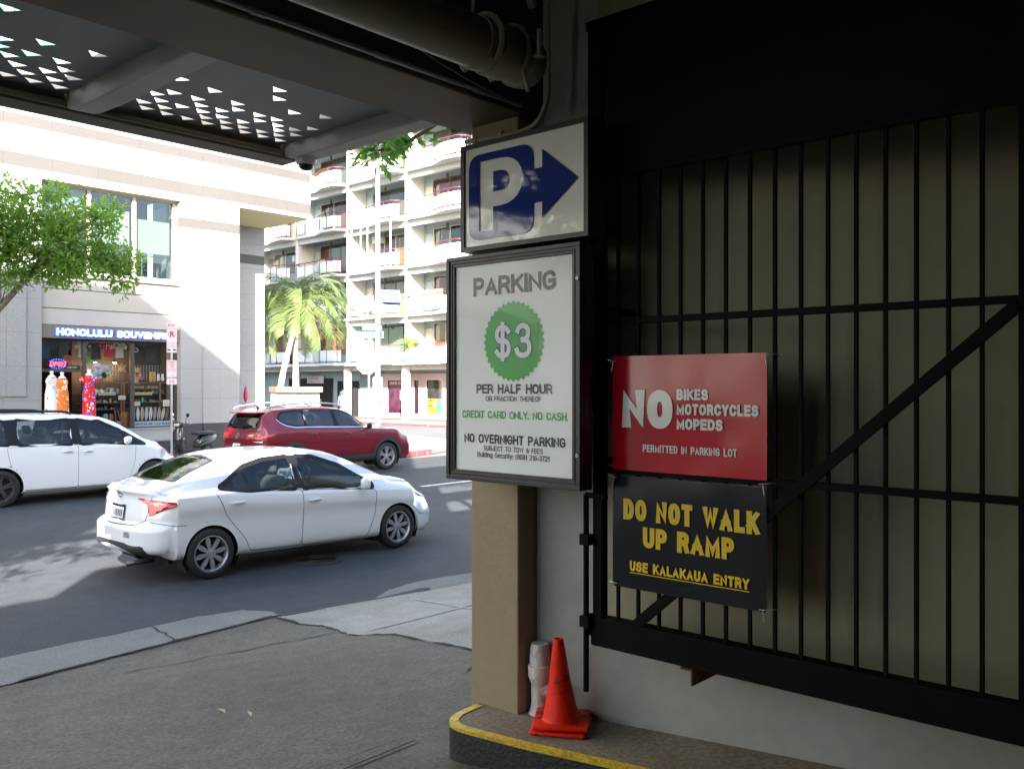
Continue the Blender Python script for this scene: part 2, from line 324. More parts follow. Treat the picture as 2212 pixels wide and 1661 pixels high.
M_beam = mat('beam_paint', (.115, .085, .045), .6, nz=[(1.5, .1, 4)], bump=[(18, .1, 4)])
M_white = mat('white_sheet', (.8, .8, .78), .3)
M_alu = mat('galvanised_steel', (.42, .44, .46), .4, .6, nz=[(20, .1, 3)])
M_dark = mat('dark_void', (.008, .008, .008), .9)

# ---------------------------------------------------------------- ground
def gz(x, y):                                # driveway falls from the garage to the gutter
    z = .45 - .1 * (y - 3) if y > 3 else .45 + .055 * (3 - y)
    return max(z, .05)
def sheet(name, poly, zf, mats, res=.4, skirt=0):
    """flat-lying polygon draped over zf(x, y)"""
    xs = [p[0] for p in poly]; ys = [p[1] for p in poly]; pts = [Vector(p) for p in poly]
    n = len(pts); ed = [(i, (i + 1) % n) for i in range(n)]
    x = min(xs) + res * .5
    while x < max(xs):
        y = min(ys) + res * .5
        while y < max(ys):
            pts.append(Vector((x, y))); y += res
        x += res
    r = geometry.delaunay_2d_cdt(pts, ed, [list(range(n))], 1, 1e-5)
    mb = MB(); mb.add([(p.x, p.y, zf(p.x, p.y)) for p in r[0]], [tuple(f) for f in r[2]])
    if skirt:
        b = len(mb.v)
        for i in range(n):
            a, c = pts[i], pts[(i + 1) % n]
            mb.add([(a.x, a.y, zf(a.x, a.y)), (c.x, c.y, zf(c.x, c.y)), (c.x, c.y, zf(c.x, c.y) - skirt), (a.x, a.y, zf(a.x, a.y) - skirt)], [(0, 1, 2, 3)])
    return mb.build(name, mats, smooth=False)
def flat(z): return lambda x, y: z
road = MB(); road.add([(-300, -300, -.02), (400, -300, -.02), (400, 400, -.02), (-300, 400, -.02)], [(0, 1, 2, 3)])
struct(road.build('ground', mat('ground_earth', (.12, .115, .1), .9, nz=[(.2, .3, 4)])))
struct(sheet('street', [(-120, 7.0), (4.1, 7.3), (8, 6.4), (30, 6.2), (140, 6.2), (140, 20.9), (18, 20.75), (-120, 20.75)], flat(0), M_asph, res=8))
# crack between the dark driveway and the pale pavement runs from the gutter to the pillar foot
CR = [(4.96, 7.4), (4.98, 6.75), (4.93, 6.45), (4.84, 6.1), (5.0, 5.78), (4.93, 5.2), (4.86, 4.72), (4.66, 4.2), (4.2, 3.7), (3.75, 3.45), (3.5, 3.36)]
CRk = catmull(CR, 5)
jit = random.Random(3)
CRk = [Vector((p.x + jit.uniform(-.02, .02), p.y + jit.uniform(-.015, .015))) for p in CRk]
drv = [(-14, 7.2), (2.4, 7.2), (4.96, 7.42)] + [(p.x, p.y) for p in CRk[1:-1]] + [(3.5, 3.36), (3.72, 3.0), (4.3, .3), (4.3, -7), (-14, -7)]
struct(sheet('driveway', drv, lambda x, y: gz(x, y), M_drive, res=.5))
wk = [(4.96, 7.42), (6.9, 6.86), (9, 6.5), (16, 6.35), (60, 6.3), (60, 3.0), (3.72, 3.0), (3.5, 3.36)] + [(p.x, p.y) for p in reversed(CRk[1:-1])]
def wz(x, y): return gz(x, y) + .06 * sstep(5.0, 7.5, x)
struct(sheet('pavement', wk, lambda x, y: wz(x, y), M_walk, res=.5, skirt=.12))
def strip(mb, pts, w, zf, up=.004, jw=0, rr=None):
    L = []; Rr = []
    for i, p in enumerate(pts):
        a = Vector(pts[max(i - 1, 0)]); b = Vector(pts[min(i + 1, len(pts) - 1)]); t = (b - a).normalized(); n = Vector((-t.y, t.x))
        ww = w * (1 + (rr.uniform(-jw, jw) if rr else 0)); p = Vector(p)
        for side, arr in ((1, L), (-1, Rr)):
            q = p + n * ww * .5 * side; arr.append((q.x, q.y, zf(q.x, q.y) + up))
    k = len(pts); mb.add(L + Rr, [(i, i + 1, k + i + 1, k + i) for i in range(k - 1)]); return mb
mx = lambda x, y: max(gz(x, y), wz(x, y))
mb = MB(); strip(mb, CRk, .03, mx, .006, .8, jit)
br = [(4.66, 4.2), (4.5, 4.35), (4.4, 4.3)]; strip(mb, br, .02, gz, .006)
c2 = [Vector((3.2 + .08 * i + jit.uniform(-.02, .02), 6.75 + .03 * math.sin(i) - .02 * i)) for i in range(22)]; strip(mb, c2, .012, gz, .006, .8, jit)
c3 = [Vector((-1 + .25 * i, 3.1 + .12 * i + jit.uniform(-.03, .03))) for i in range(12)]; strip(mb, c3, .012, gz, .006, .9, jit)
mb.build('pavement_crack', M_crack)['kind'] = 'structure'
mb = MB(); WZ = lambda x, y: wz(x, y)
for a, b in (((5.05, 6.1), (12, 5.2)), ((4.7, 4.4), (11, 3.9)), ((6.2, 6.9), (5.75, 4.2)), ((8.2, 6.5), (7.6, 3.6)), ((10.2, 6.3), (9.6, 3.6))):
    strip(mb, [Vector(a).lerp(Vector(b), i / 12) for i in range(13)], .035, WZ, .005)
mb.build('pavement_joint_line', M_joint)['kind'] = 'structure'
mb = MB()
for a, b in (((2.65, 4.3), (3.05, 2.0)), ((2.5, 3.9), (2.95, 2.0)), ((2.1, 5.2), (2.75, 2.2))):
    pass
for k in range(5):                           # construction joints in the driveway near the pillar
    strip(mb, [(-4 + 7.2 * i / 10, 3.5 + .17 * k - (.12 * k) * i / 10 + .006 * math.sin(9 * i + k)) for i in range(11)] if k in (0, 2) else [(0, 3.4), (.01, 3.4)], .014, gz, .014, .6, jit)
mb.build('driveway_joint_line', M_crack)['kind'] = 'structure'
# concrete gutter: broken pieces between driveway and asphalt
def jag(poly, a=.02, n=6):
    out = []
    for i, p in enumerate(poly):
        q = Vector(p); r = Vector(poly[(i + 1) % len(poly)])
        for k in range(n): out.append(tuple(q.lerp(r, k / n) + Vector((jit.uniform(-a, a), jit.uniform(-a, a)))))
    return out
g1 = [(-14, 7.16), (2.4, 7.2), (3.35, 7.32), (3.95, 7.38), (5.02, 7.45), (5.1, 7.62), (5.0, 8.02), (4.55, 8.12), (2.8, 8.1), (-14, 8.05)]
struct(sheet('gutter_apron', jag(g1), lambda x, y: .055 - .05 * sstep(7.2, 8.1, y) + .006, M_gutter, res=.5, skirt=.05))
g2 = [(5.0, 7.40), (5.9, 7.16), (6.4, 7.42), (6.9, 7.5), (9, 7.1), (16, 7.0), (60, 6.9), (60, 6.28), (16, 6.34), (9, 6.48), (6.9, 6.84)]
struct(sheet('gutter_apron', jag(g2, .012), lambda x, y: .06 + .006, M_gutter, res=.6, skirt=.06))
pt = [(5.15, 7.42), (5.9, 7.2), (6.35, 7.0), (6.75, 7.12), (6.5, 7.42), (5.9, 7.56), (5.3, 7.62)]
struct(sheet('street_patch', jag(pt, .03, 4), lambda x, y: .008 + .068 * (1 - sstep(7.12, 7.6, y)), M_patch, res=.15))
mb = MB()
strip(mb, [(2.6 + .09 * i, 7.212 + .0082 * i + jit.uniform(-.008, .008)) for i in range(27)], .03, flat(.066), 0, .6, jit)
strip(mb, [(3.93 + .02 * i + jit.uniform(-.02, .02), 7.36 + .09 * i) for i in range(9)], .018, lambda x, y: .055 - .05 * sstep(7.2, 8.1, y), .012, .5, jit)
mb.build('gutter_crack', M_crack)['kind'] = 'structure'
# lane dash, manhole, far kerb and pavements
mb = MB(); mb.add([(13.7, 14.75, .004), (16.6, 14.75, .004), (16.6, 14.9, .004), (13.7, 14.9, .004)], [(0, 1, 2, 3)])
struct(mb.build('road_marking', mat('road_paint', (.6, .6, .58), .7, nz=[(12, .35, 5)])))
mh = thing('manhole_cover', 'round cast iron manhole cover in the asphalt beside the white sedan', 'manhole cover', (7.06, 9.64, .004))
mb = MB(); mb.lathe([(.0, .004), (.30, .004), (.30, 0)], n=40); mb.build('lid', mat('cast_iron', (.03, .03, .032), .5, .3, bump=[(40, .5, 2)]), mh)
mb = MB()
for r in (.08, .14, .2, .26): mb.lathe([(r, .004), (r, .012), (r + .022, .012), (r + .022, .004)], n=40)
mb.build('raised_ring', mat('worn_iron', (.06, .058, .055), .4, .4), mh)
mb = MB(); mb.lathe([(.30, 0), (.30, .006), (.36, .006), (.36, 0)], n=40); mb.build('frame', M_patch, mh)
M_red = mat('red_curb_paint', (.32, .045, .05), .7, nz=[(8, .35, 5)], dark=(4, .6, (.3, .27, .25)))
mb = MB()
for a, b, m in (((17.2, 20.72), (20.4, 21.55), 1), ((20.4, 21.55), (21.6, 22.1), 0), ((21.6, 22.1), (24.5, 24.5), 0), ((24.5, 24.5), (25.5, 28), 0), ((25.5, 28), (25.5, 60), 0)):
    a = Vector(a); b = Vector(b); d = (b - a).normalized(); n = Vector((-d.y, d.x)) * .16
    mb.prism([(a.x, a.y), (b.x, b.y), (b.x + n.x, b.y + n.y), (a.x + n.x, a.y + n.y)], lambda p, q, r: (p, q, r), -.01, .15, m)
mb.build('kerb', [M_gutter, M_red], bevel=.015)['kind'] = 'structure'
mb = MB(); mb.box(-60, 17.2, 20.72, 20.88, -.01, .15); mb.build('kerb', mat('yellow_kerb', (.45, .3, .03), .7, nz=[(10, .4, 5)]), bevel=.015)['kind'] = 'structure'
fw = [(-60, 20.86), (17.2, 20.86), (20.35, 21.7), (21.5, 22.22), (24.4, 24.6), (25.34, 28), (25.34, 60), (-60, 60)]
struct(sheet('far_pavement', fw, flat(.146), mat('far_pavement_concrete', (.2, .185, .165), .85, nz=[(1, .12, 4), (30, .12, 3)]), res=6))
struct(sheet('side_street', [(25.5, 20.7), (34.5, 19), (34.5, 70), (25.5, 70)], flat(.01), mat('side_street_asphalt', (.1, .1, .1), .85, nz=[(.5, .2, 4), (60, .3, 2)]), res=6))
struct(sheet('corner_pavement', [(33.2, 18), (60, 18), (60, 70), (33.2, 70)], flat(.13), mat('pink_paving', (.3, .21, .175), .85, nz=[(.6, .12, 4), (9, .15, 3)]), res=6, skirt=.13))
mb = MB(); mb.box(33.02, 33.2, 18, 70, -.01, .136); mb.build('kerb', M_red, bevel=.015)['kind'] = 'structure'
struct(sheet('brick_paving', [(36.2, 18), (60, 18), (60, 70), (36.2, 70)], flat(.14), mat('red_brick_paving', (.2, .07, .045), .8, nz=[(2, .2, 4), (40, .2, 2)]), res=6))

# ---------------------------------------------------------------- garage: walls, ceiling, beam, pillar
XW = 3.72
def xw(y): return 3.585 + .22 * (3.0 - max(y, .3))          # the wall runs slightly away from the gate
mb = MB(); up_ = lambda a, b, c: (a, b, c)
mb.prism([(xw(2.66), 2.66), (xw(.3), .3), (xw(.3), -7), (4.7, -7), (4.7, 2.66)], up_, -.1, .97); mb.prism([(xw(2.66), 2.66), (xw(.3), .3), (xw(.3), -7), (4.7, -7), (4.7, 2.66)], up_, .97, 5.2, 1)  # upper piece behind the gate takes the colour with shade painted in
mb.prism([(xw(3), 3.0), (xw(2.66), 2.66), (4.7, 2.66), (4.7, 3.0)], up_, -.1, 5.2)
garage_wall = mb.build('garage_wall', [M_wall, M_wall_shade])
tag(garage_wall, 'painted masonry wall behind the black gate, pale low, shade put into the upper colour', 'wall')
mb = MB(); mb.box(-1.3, 4.7, -7.3, -7.0, -.1, 5.2); mb.box(-46, -1.3, -7.3, 1.5, -.1, 5.2); mb.box(-1.3, -.3, 2.2, 2.4, -.1, 4.75)  # left mass and return wall are added out of view to block light
tag(mb.build('back_wall_light_block', mat('low_bounce_wall', (.1, .095, .08), .8, nz=[(1, .2, 4)])), 'dark garage back wall, with unseen mass added at left to block light', 'wall')
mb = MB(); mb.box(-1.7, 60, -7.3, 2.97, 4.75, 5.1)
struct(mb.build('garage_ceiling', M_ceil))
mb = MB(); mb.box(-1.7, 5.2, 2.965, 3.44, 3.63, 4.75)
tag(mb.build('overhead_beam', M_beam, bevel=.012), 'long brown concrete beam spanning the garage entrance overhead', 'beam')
mb = MB(); mb.box(-1.7, -1.45, 3.003, 3.332, .2, 3.63)
tag(mb.build('corner_pillar', M_tan, bevel=.008), 'tan painted pillar at the left end of the garage entrance', 'pillar')
mb = MB(); mb.box(3.44, 4.02, 3.003, 3.332, .45, 3.63)
tag(mb.build('corner_pillar', M_tan, bevel=.008), 'tan painted pillar behind the framed parking price sign', 'pillar')
mb = MB(); mb.box(4.02, 60, 2.7, 2.97, -.1, 4.75)
tag(mb.build('neighbour_wall', M_wall), 'street wall running on to the right of the garage pillar', 'wall')
# unseen slotted screens added to shade the street; low sun streaks through the slots
mb = MB()
def slots(x0, x1, top, gaps, y0=3.0, y1=3.12):
    z = 5.1
    for a, b in gaps:
        mb.box(x0, x1, y0, y1, z, a); z = b
    mb.box(x0, x1, y0, y1, z, top)
G_ = [(5.3, 5.75), (6.7, 7.15)]; G2 = [(5.3, 7.4), (7.7, 8.8)]
slots(-46, -8.6, 10.2, G2, 1.3, 1.42); mb.box(-46, -8.6, -3.1, 1.42, 10.2, 20.4)
slots(-8.6, -1.7, 12.4, G2, 1.3, 1.42)
slots(-1.7, 3.6, 11.6, G_)
slots(3.6, 40, 9.2, [(5.1, 5.8), (6.4, 7.1)])
for x in (-1.5, 1.3, 3.6, 6.4, 9.2, 12): mb.box(x - .15, x + .15, 2.6, 2.99, 5.1, 9.2)
tag(mb.build('street_shade_screen', mat('white_shade_screen', (.55, .54, .52), .6)), 'unseen slotted screens added above the entrance to shade the street', 'wall')
# platform with yellow edge along the wall
E0 = [(3.41, 3.262), (3.251, 3.25), (3.16, 3.205), (3.118, 3.12), (3.132, 2.957), (3.172, 2.698), (3.226, 2.455), (3.29, 2.152), (3.3, 1.2), (3.3, 0), (3.3, -7)]
Ek = catmull(E0[:8], 6) + [Vector(p) for p in E0[8:]]
pl = [(p.x, p.y) for p in Ek]
poly = pl + [(4.3, -7), (4.3, .3), (3.7, 2.99), (3.71, 3.28), (3.46, 3.28)]
mb = MB()
mb.prism(poly, lambda a, b, c: (a, b, c), .3, .6)
o = mb.build('platform', [M_plat]); tag(o, 'raised concrete kerb platform along the wall with yellow and black edge', 'platform')
inn = []
for i, p in enumerate(Ek):
    a = Ek[max(i - 1, 0)]; b = Ek[min(i + 1, len(Ek) - 1)]; t = (b - a).normalized(); inn.append((p, Vector((-t.y, t.x))))
mb = MB(); k = len(inn)
mb.add([(p.x - n.x * .004, p.y - n.y * .004, .602) for p, n in inn] + [(p.x + n.x * .042, p.y + n.y * .042, .604) for p, n in inn] + [(p.x - n.x * .004, p.y - n.y * .004, .585) for p, n in inn],
       [(i, i + 1, k + i + 1, k + i) for i in range(k - 1)] + [(i, i + 1, 2 * k + i + 1, 2 * k + i) for i in range(k - 1)])
mb.build('yellow_edge', M_yel, o)
mb = MB(); mb.add([(p.x - n.x * .005, p.y - n.y * .005, .585) for p, n in inn] + [(p.x - n.x * .005, p.y - n.y * .005, .3) for p, n in inn], [(i, i + 1, k + i + 1, k + i) for i in range(k - 1)])
mb.build('black_face', M_blk2, o)
# ---------------------------------------------------------------- entrance canopy with triangular holes
ZC = 3.74
can = thing('entrance_canopy', 'grey steel canopy pierced with small triangular holes over the garage entrance', 'canopy', (2, 4, ZC))
def at0(o):                                   # children are written in world coordinates
    p = o.parent
    if p: o.matrix_parent_inverse = Matrix.Translation(-Vector(p.location)) if p.rotation_euler.z == 0 else p.matrix_basis.inverted()
    return o
C1 = [(1.53, 4.36), (1.59, 4.27), (1.6, 4.46), (1.67, 4.55), (1.62, 4.64), (1.74, 4.64), (1.58, 4.09), (1.79, 4.06), (1.72, 4.27), (1.78, 4.37), (1.73, 4.45), (1.8, 4.55), (1.85, 4.46), (1.86, 4.64), (1.89, 4.38), (1.34, 3.82), (1.44, 4.17), (1.46, 4.27), (1.4, 4.45), (1.34, 4.36), (1.47, 4.55), (1.28, 4.55), (1.4, 4.64), (1.15, 4.64), (1.2, 4.36)]
C2 = [(2.2, 4.08), (2.23, 4.38), (2.28, 4.3), (2.4, 4.12), (2.41, 4.3), (2.3, 4.47), (2.25, 4.56), (2.31, 4.65), (2.37, 4.57), (2.42, 4.48), (2.48, 4.39), (2.59, 4.22), (2.65, 4.31), (2.6, 4.39), (2.54, 4.48), (2.43, 4.66), (2.55, 4.66), (2.61, 4.57), (2.66, 4.49), (2.78, 4.31), (2.67, 4.66), (2.73, 4.57), (2.79, 4.49), (2.84, 4.4), (2.89, 4.31), (2.85, 4.58), (2.79, 4.66), (2.91, 4.66), (2.97, 4.58), (2.96, 4.4), (3.02, 4.48), (3.08, 4.57), (3.07, 4.4), (3.14, 4.49), (3.15, 4.66), (3.03, 4.66), (2.61, 3.87), (2.69, 3.99), (2.88, 4.13), (3.04, 4.07), (3.13, 4.31)]
def panel(x0, x1, cs):
    y0, y1 = 3.44, 4.74
    T = [(-.052, -.03), (.003, .048), (.049, -.018)]
    pts = [Vector(p) for p in ((x0, y0), (x1, y0), (x1, y1), (x0, y1))]; ed = [(0, 1), (1, 2), (2, 3), (3, 0)]; holes = []
    for c in cs:
        b = len(pts); h = [Vector((c[0] + p[0], c[1] + p[1])) for p in T]
        if min(p.x for p in h) < x0 + .01 or max(p.x for p in h) > x1 - .01 or max(p.y for p in h) > y1 - .01: continue
        pts += h; ed += [(b, b + 1), (b + 1, b + 2), (b + 2, b)]; holes.append(h)
    r = geometry.delaunay_2d_cdt(pts, ed, [[0, 1, 2, 3]], 1, 1e-6)
    def inh(c): return any(geometry.intersect_point_tri_2d(c, *h) for h in holes)
    fs = [tuple(f) for f in r[2] if not inh(sum((r[0][i] for i in f), Vector((0, 0))) / len(f))]
    mb = MB(); mb.add([(p.x, p.y, ZC) for p in r[0]], fs); mb.add([(p.x, p.y, ZC + .004) for p in r[0]], fs)
    for h in holes + [pts[:4]]:
        n = len(h); mb.add([(p.x, p.y, ZC) for p in h] + [(p.x, p.y, ZC + .004) for p in h], [(i, (i + 1) % n, n + (i + 1) % n, n + i) for i in range(n)])
    return at0(mb.build('perforated_panel', M_canopy, can))
panel(.78, 1.925, C1); panel(2.055, 3.215, C2)
for x in (.66, 1.925, 3.215):
    mb = MB()
    prof = [(3.44, 3.648), (3.9, 3.646), (4.4, 3.64), (4.6, 3.645), (4.7, 3.66), (4.72, 3.70), (4.72, ZC + .12), (3.44, ZC + .12)]
    mb.prism(prof, lambda a, b, d: (d, a, b), x, x + .13)
    at0(mb.build('rib', M_rib, can, bevel=.008))
mb = MB(); mb.box(.66, 3.345, 4.742, 4.92, 3.662, ZC + .012); mb.box(.8, 3.21, 4.70, 4.741, 3.672, 3.70)
at0(mb.build('fascia', M_beam, can, bevel=.008))
cm = thing('security_camera', 'white dome security camera under the end of the canopy rib', 'camera', (3.30, 4.60, 3.652))
mb = MB(); mb.lathe([(.062, 0), (.066, -.012), (.06, -.035), (.048, -.042)], n=28); mb.build('housing', mat('camera_plastic', (.55, .54, .5), .4), cm, smooth=True, auto=40)
mb = MB(); mb.lathe([(.047, -.040), (.043, -.058), (.028, -.072), (.0001, -.077)], n=28); mb.build('dome', mat('camera_dome', (.01, .01, .012), .05), cm, smooth=True)

# ---------------------------------------------------------------- pipes under the ceiling
mb = MB(); mb.tube([(-1.6, 2.62, 3.70), (3.02, 2.62, 3.70)], .105, 24)
dp = thing('drain_pipe', 'thick painted drain pipe with coupling hung beside the overhead beam', 'pipe', (3.0, 2.62, 3.7))
at0(mb.build('pipe_run', M_pipe, dp, smooth=True, auto=40))
mb = MB()
for a, b, r in ((2.72, 2.74, .112), (2.80, 2.90, .114), (2.99, 3.02, .118)): mb.tube([(a, 2.62, 3.70), (b, 2.62, 3.70)], r, 24)
mb.tube([(3.02, 2.62, 3.70), (3.06, 2.62, 3.70), (3.085, 2.62, 3.70), (3.10, 2.62, 3.70), (3.108, 2.62, 3.70)], .11, 24, rs=[.112, .112, .10, .07, .02]); at0(mb.build('end_cap', M_pipe, dp, smooth=True, auto=40))
mb = MB()
for x in (2.76, 2.93):
    mb.tube([(x + .0, 2.62 + .125 * math.cos(a), 3.70 + .125 * math.sin(a)) for a in [i * math.pi / 12 for i in range(-3, 16)]], .012, 6)
mb.tube([(2.93, 2.53, 3.62), (2.93, 2.50, 3.52)], .01, 6); mb.tube([(2.955, 2.46, 3.78), (2.955, 2.46, 3.66)], .012, 6)
mb.rbox(2.935, 2.975, 2.44, 2.48, 3.66, 3.675, .004); mb.tube([(2.76, 2.66, 3.82), (2.76, 2.66, 4.74)], .01, 6)
at0(mb.build('hanger_clamp', M_pipe, dp, smooth=True, auto=40))
mb = MB(); mb.tube([(1.0, 1.6, 4.3), (3.7, 1.6, 4.3)], .14, 20); mb.tube([(2.2, 2.2, 4.35), (2.9, 2.45, 3.86)], .02, 8)
tag(mb.build('ceiling_duct', M_pipe, smooth=True, auto=40), 'dim round duct high in the dark ceiling above the gate', 'duct')
cd = thing('conduit', 'thin metal conduit running along the lower inner edge of the overhead beam', 'conduit', (2, 2.95, 3.64))
mb = MB(); mb.tube([(-1.6, 2.948, 3.66), (3.40, 2.948, 3.66)], .012, 8)
for x in (1.9, 2.5, 3.1): mb.tube([(x - .03, 2.948, 3.66), (x + .03, 2.948, 3.66)], .016, 8)
at0(mb.build('conduit_run', M_alu, cd, smooth=True, auto=40))
c2_ = thing('conduit', 'thin bent conduit curving down from the drain pipe to the pillar head', 'conduit', (3.42, 3.2, 3.56))
mb = MB(); mb.tube(catmull([(3.425, 3.36, 3.555), (3.425, 3.15, 3.545), (3.425, 2.97, 3.54), (3.425, 2.86, 3.57), (3.42, 2.80, 3.66), (3.42, 2.79, 3.78), (3.40, 2.78, 4.2)], 7), .0125, 8)
for y in (3.30, 3.12): mb.tube([(3.425, y, 3.55), (3.425, y - .03, 3.549)], .018, 8)
at0(mb.build('conduit_run', M_pipe, c2_, smooth=True, auto=40))
mb = MB(); mb.tube([(1.6 + 1.8 * t, 2.80 + .1 * t, 4.05 - .42 * t - .22 * math.sin(math.pi * t) * .5) for t in [i / 24 for i in range(25)]], .003, 5)
tag(mb.build('loose_wire', M_pipe), 'thin loose wire sagging between the drain pipe and the beam', 'wire')

# ---------------------------------------------------------------- parking arrow sign
PX = 3.2
PF = frame((PX, 0, 0), (0, -1, 0), (0, 0, 1))    # local x = -world y, local y = world z, local z = towards -x
def wave_mat(name, col, rough, sc, st, spec=.5, coat=0):
    m = mat(name, col, rough, spec=spec, coat=coat, bump=[(sc, st, 1)]); 
    for n in m.node_tree.nodes:
        if n.type == 'BUMP': n.inputs['Distance'].default_value = .05
    return m
ps = thing('parking_arrow_sign', 'white lightbox sign with blue P and arrow pointing right into the garage', 'sign', (3.26, 2.77, 2.92))
M_frame = mat('black_sign_frame', (.018, .018, .017), .38, nz=[(20, .2, 3)])
mb = MB(); y0, y1, z0, z1 = 2.380, 3.168, 2.925, 3.450
mb.box(PX + .012, PX + .13, y0, y1, z0, z1)
for a, b, c, d in ((y0, y1, z0, z0 + .022), (y0, y1, z1 - .022, z1), (y0, y0 + .024, z0 + .022, z1 - .022), (y1 - .024, y1, z0 + .022, z1 - .022)): mb.box(PX - .006, PX + .012, a, b, c, d)
mb.box(PX + .13, 3.44, 3.05, 3.12, 3.0, 3.04); mb.box(PX + .13, XW, 2.55, 2.60, 3.0, 3.04)
at0(mb.build('frame', M_frame, ps))
mb = MB(); mb.box(PX + .004, PX + .0115, y0 + .024, y1 - .024, z0 + .022, z1 - .022)
at0(mb.build('face', wave_mat('sign_acrylic_white', (.88, .88, .82), .05, 2.2, .05, .6, .5), ps))
def rr(pts):                                   # (y, z, radius) corners -> rounded outline in local x = -y
    out = []; n = len(pts)
    for i in range(n):
        p = Vector((-pts[i][0], pts[i][1])); r = pts[i][2]
        if r == 0: out.append((p.x, p.y)); continue
        a = Vector((-pts[i - 1][0], pts[i - 1][1])); b = Vector((-pts[(i + 1) % n][0], pts[(i + 1) % n][1]))
        u = (a - p).normalized() * r; v = (b - p).normalized() * r
        for k in range(7):
            t = k / 6; out.append(tuple((p + u) * (1 - t) ** 2 + p * 2 * t * (1 - t) + (p + v) * t * t))
    return out
def flatpoly(mb, outer, holes, M, z, th=.0015, mi=0):
    pts = [Vector(p) for p in outer]; n = len(pts); ed = [(i, (i + 1) % n) for i in range(n)]; hs = []
    for h in holes:
        b = len(pts); m = len(h); pts += [Vector(p) for p in h]; ed += [(b + i, b + (i + 1) % m) for i in range(m)]; hs.append([Vector(p) for p in h])
    r = geometry.delaunay_2d_cdt(pts, ed, [list(range(n))], 1, 1e-6)
    def inside(c, h):
        k = False
        for i in range(len(h)):
            a, b = h[i], h[i - 1]
            if (a.y > c.y) != (b.y > c.y) and c.x < (b.x - a.x) * (c.y - a.y) / (b.y - a.y) + a.x: k = not k
        return k
    fs = [tuple(f) for f in r[2] if not any(inside(sum((r[0][i] for i in f), Vector((0, 0))) / len(f), h) for h in hs)]
    mb.add([M @ Vector((p.x, p.y, z)) for p in r[0]], fs, mi); return mb
blue = rr([(3.115, 2.976, .07), (3.115, 3.392, .075), (2.698, 3.392, .075), (2.698, 3.268, 0), (2.645, 3.268, 0), (2.645, 3.352, 0), (2.438, 3.19, 0), (2.645, 3.037, 0), (2.645, 3.110, 0), (2.698, 3.110, 0), (2.698, 2.976, .07)])
PO = rr([(3.043, 3.015, 0), (3.043, 3.355, 0), (2.757, 3.355, .15), (2.757, 3.127, .15), (2.952, 3.127, 0), (2.952, 3.015, 0)])
PH = rr([(2.952, 3.199, 0), (2.952, 3.296, 0), (2.851, 3.296, .06), (2.851, 3.199, .06)])
mb = MB(); flatpoly(mb, blue, [PO], PF, .0015); flatpoly(mb, PH, [], PF, .0015)
at0(mb.build('arrow_graphic', wave_mat('sign_blue', (.012, .03, .22), .06, 2.2, .05, .6, .5), ps))

# ---------------------------------------------------------------- framed price poster
fs_ = thing('parking_price_sign', 'black framed white poster giving the parking price of $3 per half hour', 'sign', (3.24, 2.85, 1.8))
mb = MB(); y0, y1, z0, z1 = 2.424, 3.270, 1.797, 2.905
mb.box(PX + .03, PX + .085, y0, y1, z0, z1)
for a, b, c, d in ((y0, y1, z0, z0 + .05), (y0, y1, z1 - .05, z1), (y0, y0 + .05, z0 + .05, z1 - .05), (y1 - .054, y1, z0 + .05, z1 - .05)): mb.box(PX, PX + .03, a, b, c, d)
for a, b, c, d in ((y0, y1, z0, z0 + .02), (y0, y1, z1 - .02, z1), (y0, y0 + .022, z0 + .02, z1 - .02), (y1 - .022, y1, z0 + .02, z1 - .02)): mb.box(PX - .007, PX + .0, a, b, c, d)
for a, b, c, d in ((y0 + .032, y1 - .034, z0 + .031, z0 + .037), (y0 + .032, y1 - .034, z1 - .037, z1 - .031), (y0 + .031, y0 + .037, z0 + .037, z1 - .037), (y1 - .04, y1 - .034, z0 + .037, z1 - .037)): mb.box(PX - .004, PX, a, b, c, d)
mb.box(PX + .085, 3.44, 3.05, 3.1, 2.2, 2.5)
at0(mb.build('frame', M_frame, fs_, bevel=.002))
mb = MB(); mb.box(PX + .012, PX + .018, y0 + .05, y1 - .054, z0 + .05, z1 - .05)
at0(mb.build('poster', mat('poster_paper', (.9, .9, .89), .5), fs_))
def wrinkle_pane(name):
    m = glass(name, (.99, 1, 1), .02, .03); N = m.node_tree.nodes; L = m.node_tree.links
    t = N.new('ShaderNodeTexNoise'); t.inputs['Scale'].default_value = 3.2; t.inputs['Detail'].default_value = 3; t.inputs['Distortion'].default_value = 1.2
    c = N.new('ShaderNodeTexCoord'); L.new(c.outputs['Object'], t.inputs['Vector'])
    u = N.new('ShaderNodeBump'); u.inputs['Strength'].default_value = .12; u.inputs['Distance'].default_value = .012; L.new(t.outputs[0], u.inputs['Height'])
    for n in N:
        if n.type == 'BSDF_GLOSSY': L.new(u.outputs[0], n.inputs['Normal'])
    return m
mb = MB(); mb.add([(PX + .006, y, z) for y, z in ((y0 + .05, z0 + .05), (y1 - .054, z0 + .05), (y1 - .054, z1 - .05), (y0 + .05, z1 - .05))], [(0, 1, 2, 3)])
at0(mb.build('clear_cover', wrinkle_pane('wrinkled_plastic'), fs_))
M_ink = mat('black_ink', (.02, .02, .022), .4); M_green = mat('green_ink', (.05, .42, .06), .45); M_navy = mat('navy_ink', (.05, .07, .25), .45)
D = -.0105
def tx(mb, s, yl, yr, zt, zb, bold=.15, z=D, M=PF, mi=0, sp=1.0, depth=.0003): return text(mb, s, M, -yl, zb, yl - yr, zt - zb, bold, depth, mi, sp, z)
mb = MB()
tx(mb, 'PARKING', 3.094, 2.572, 2.793, 2.702, .215)
tx(mb, 'PER HALF HOUR', 3.073, 2.595, 2.272, 2.226, .2); tx(mb, 'OR FRACTION THEREOF', 3.011, 2.659, 2.214, 2.190, .15)
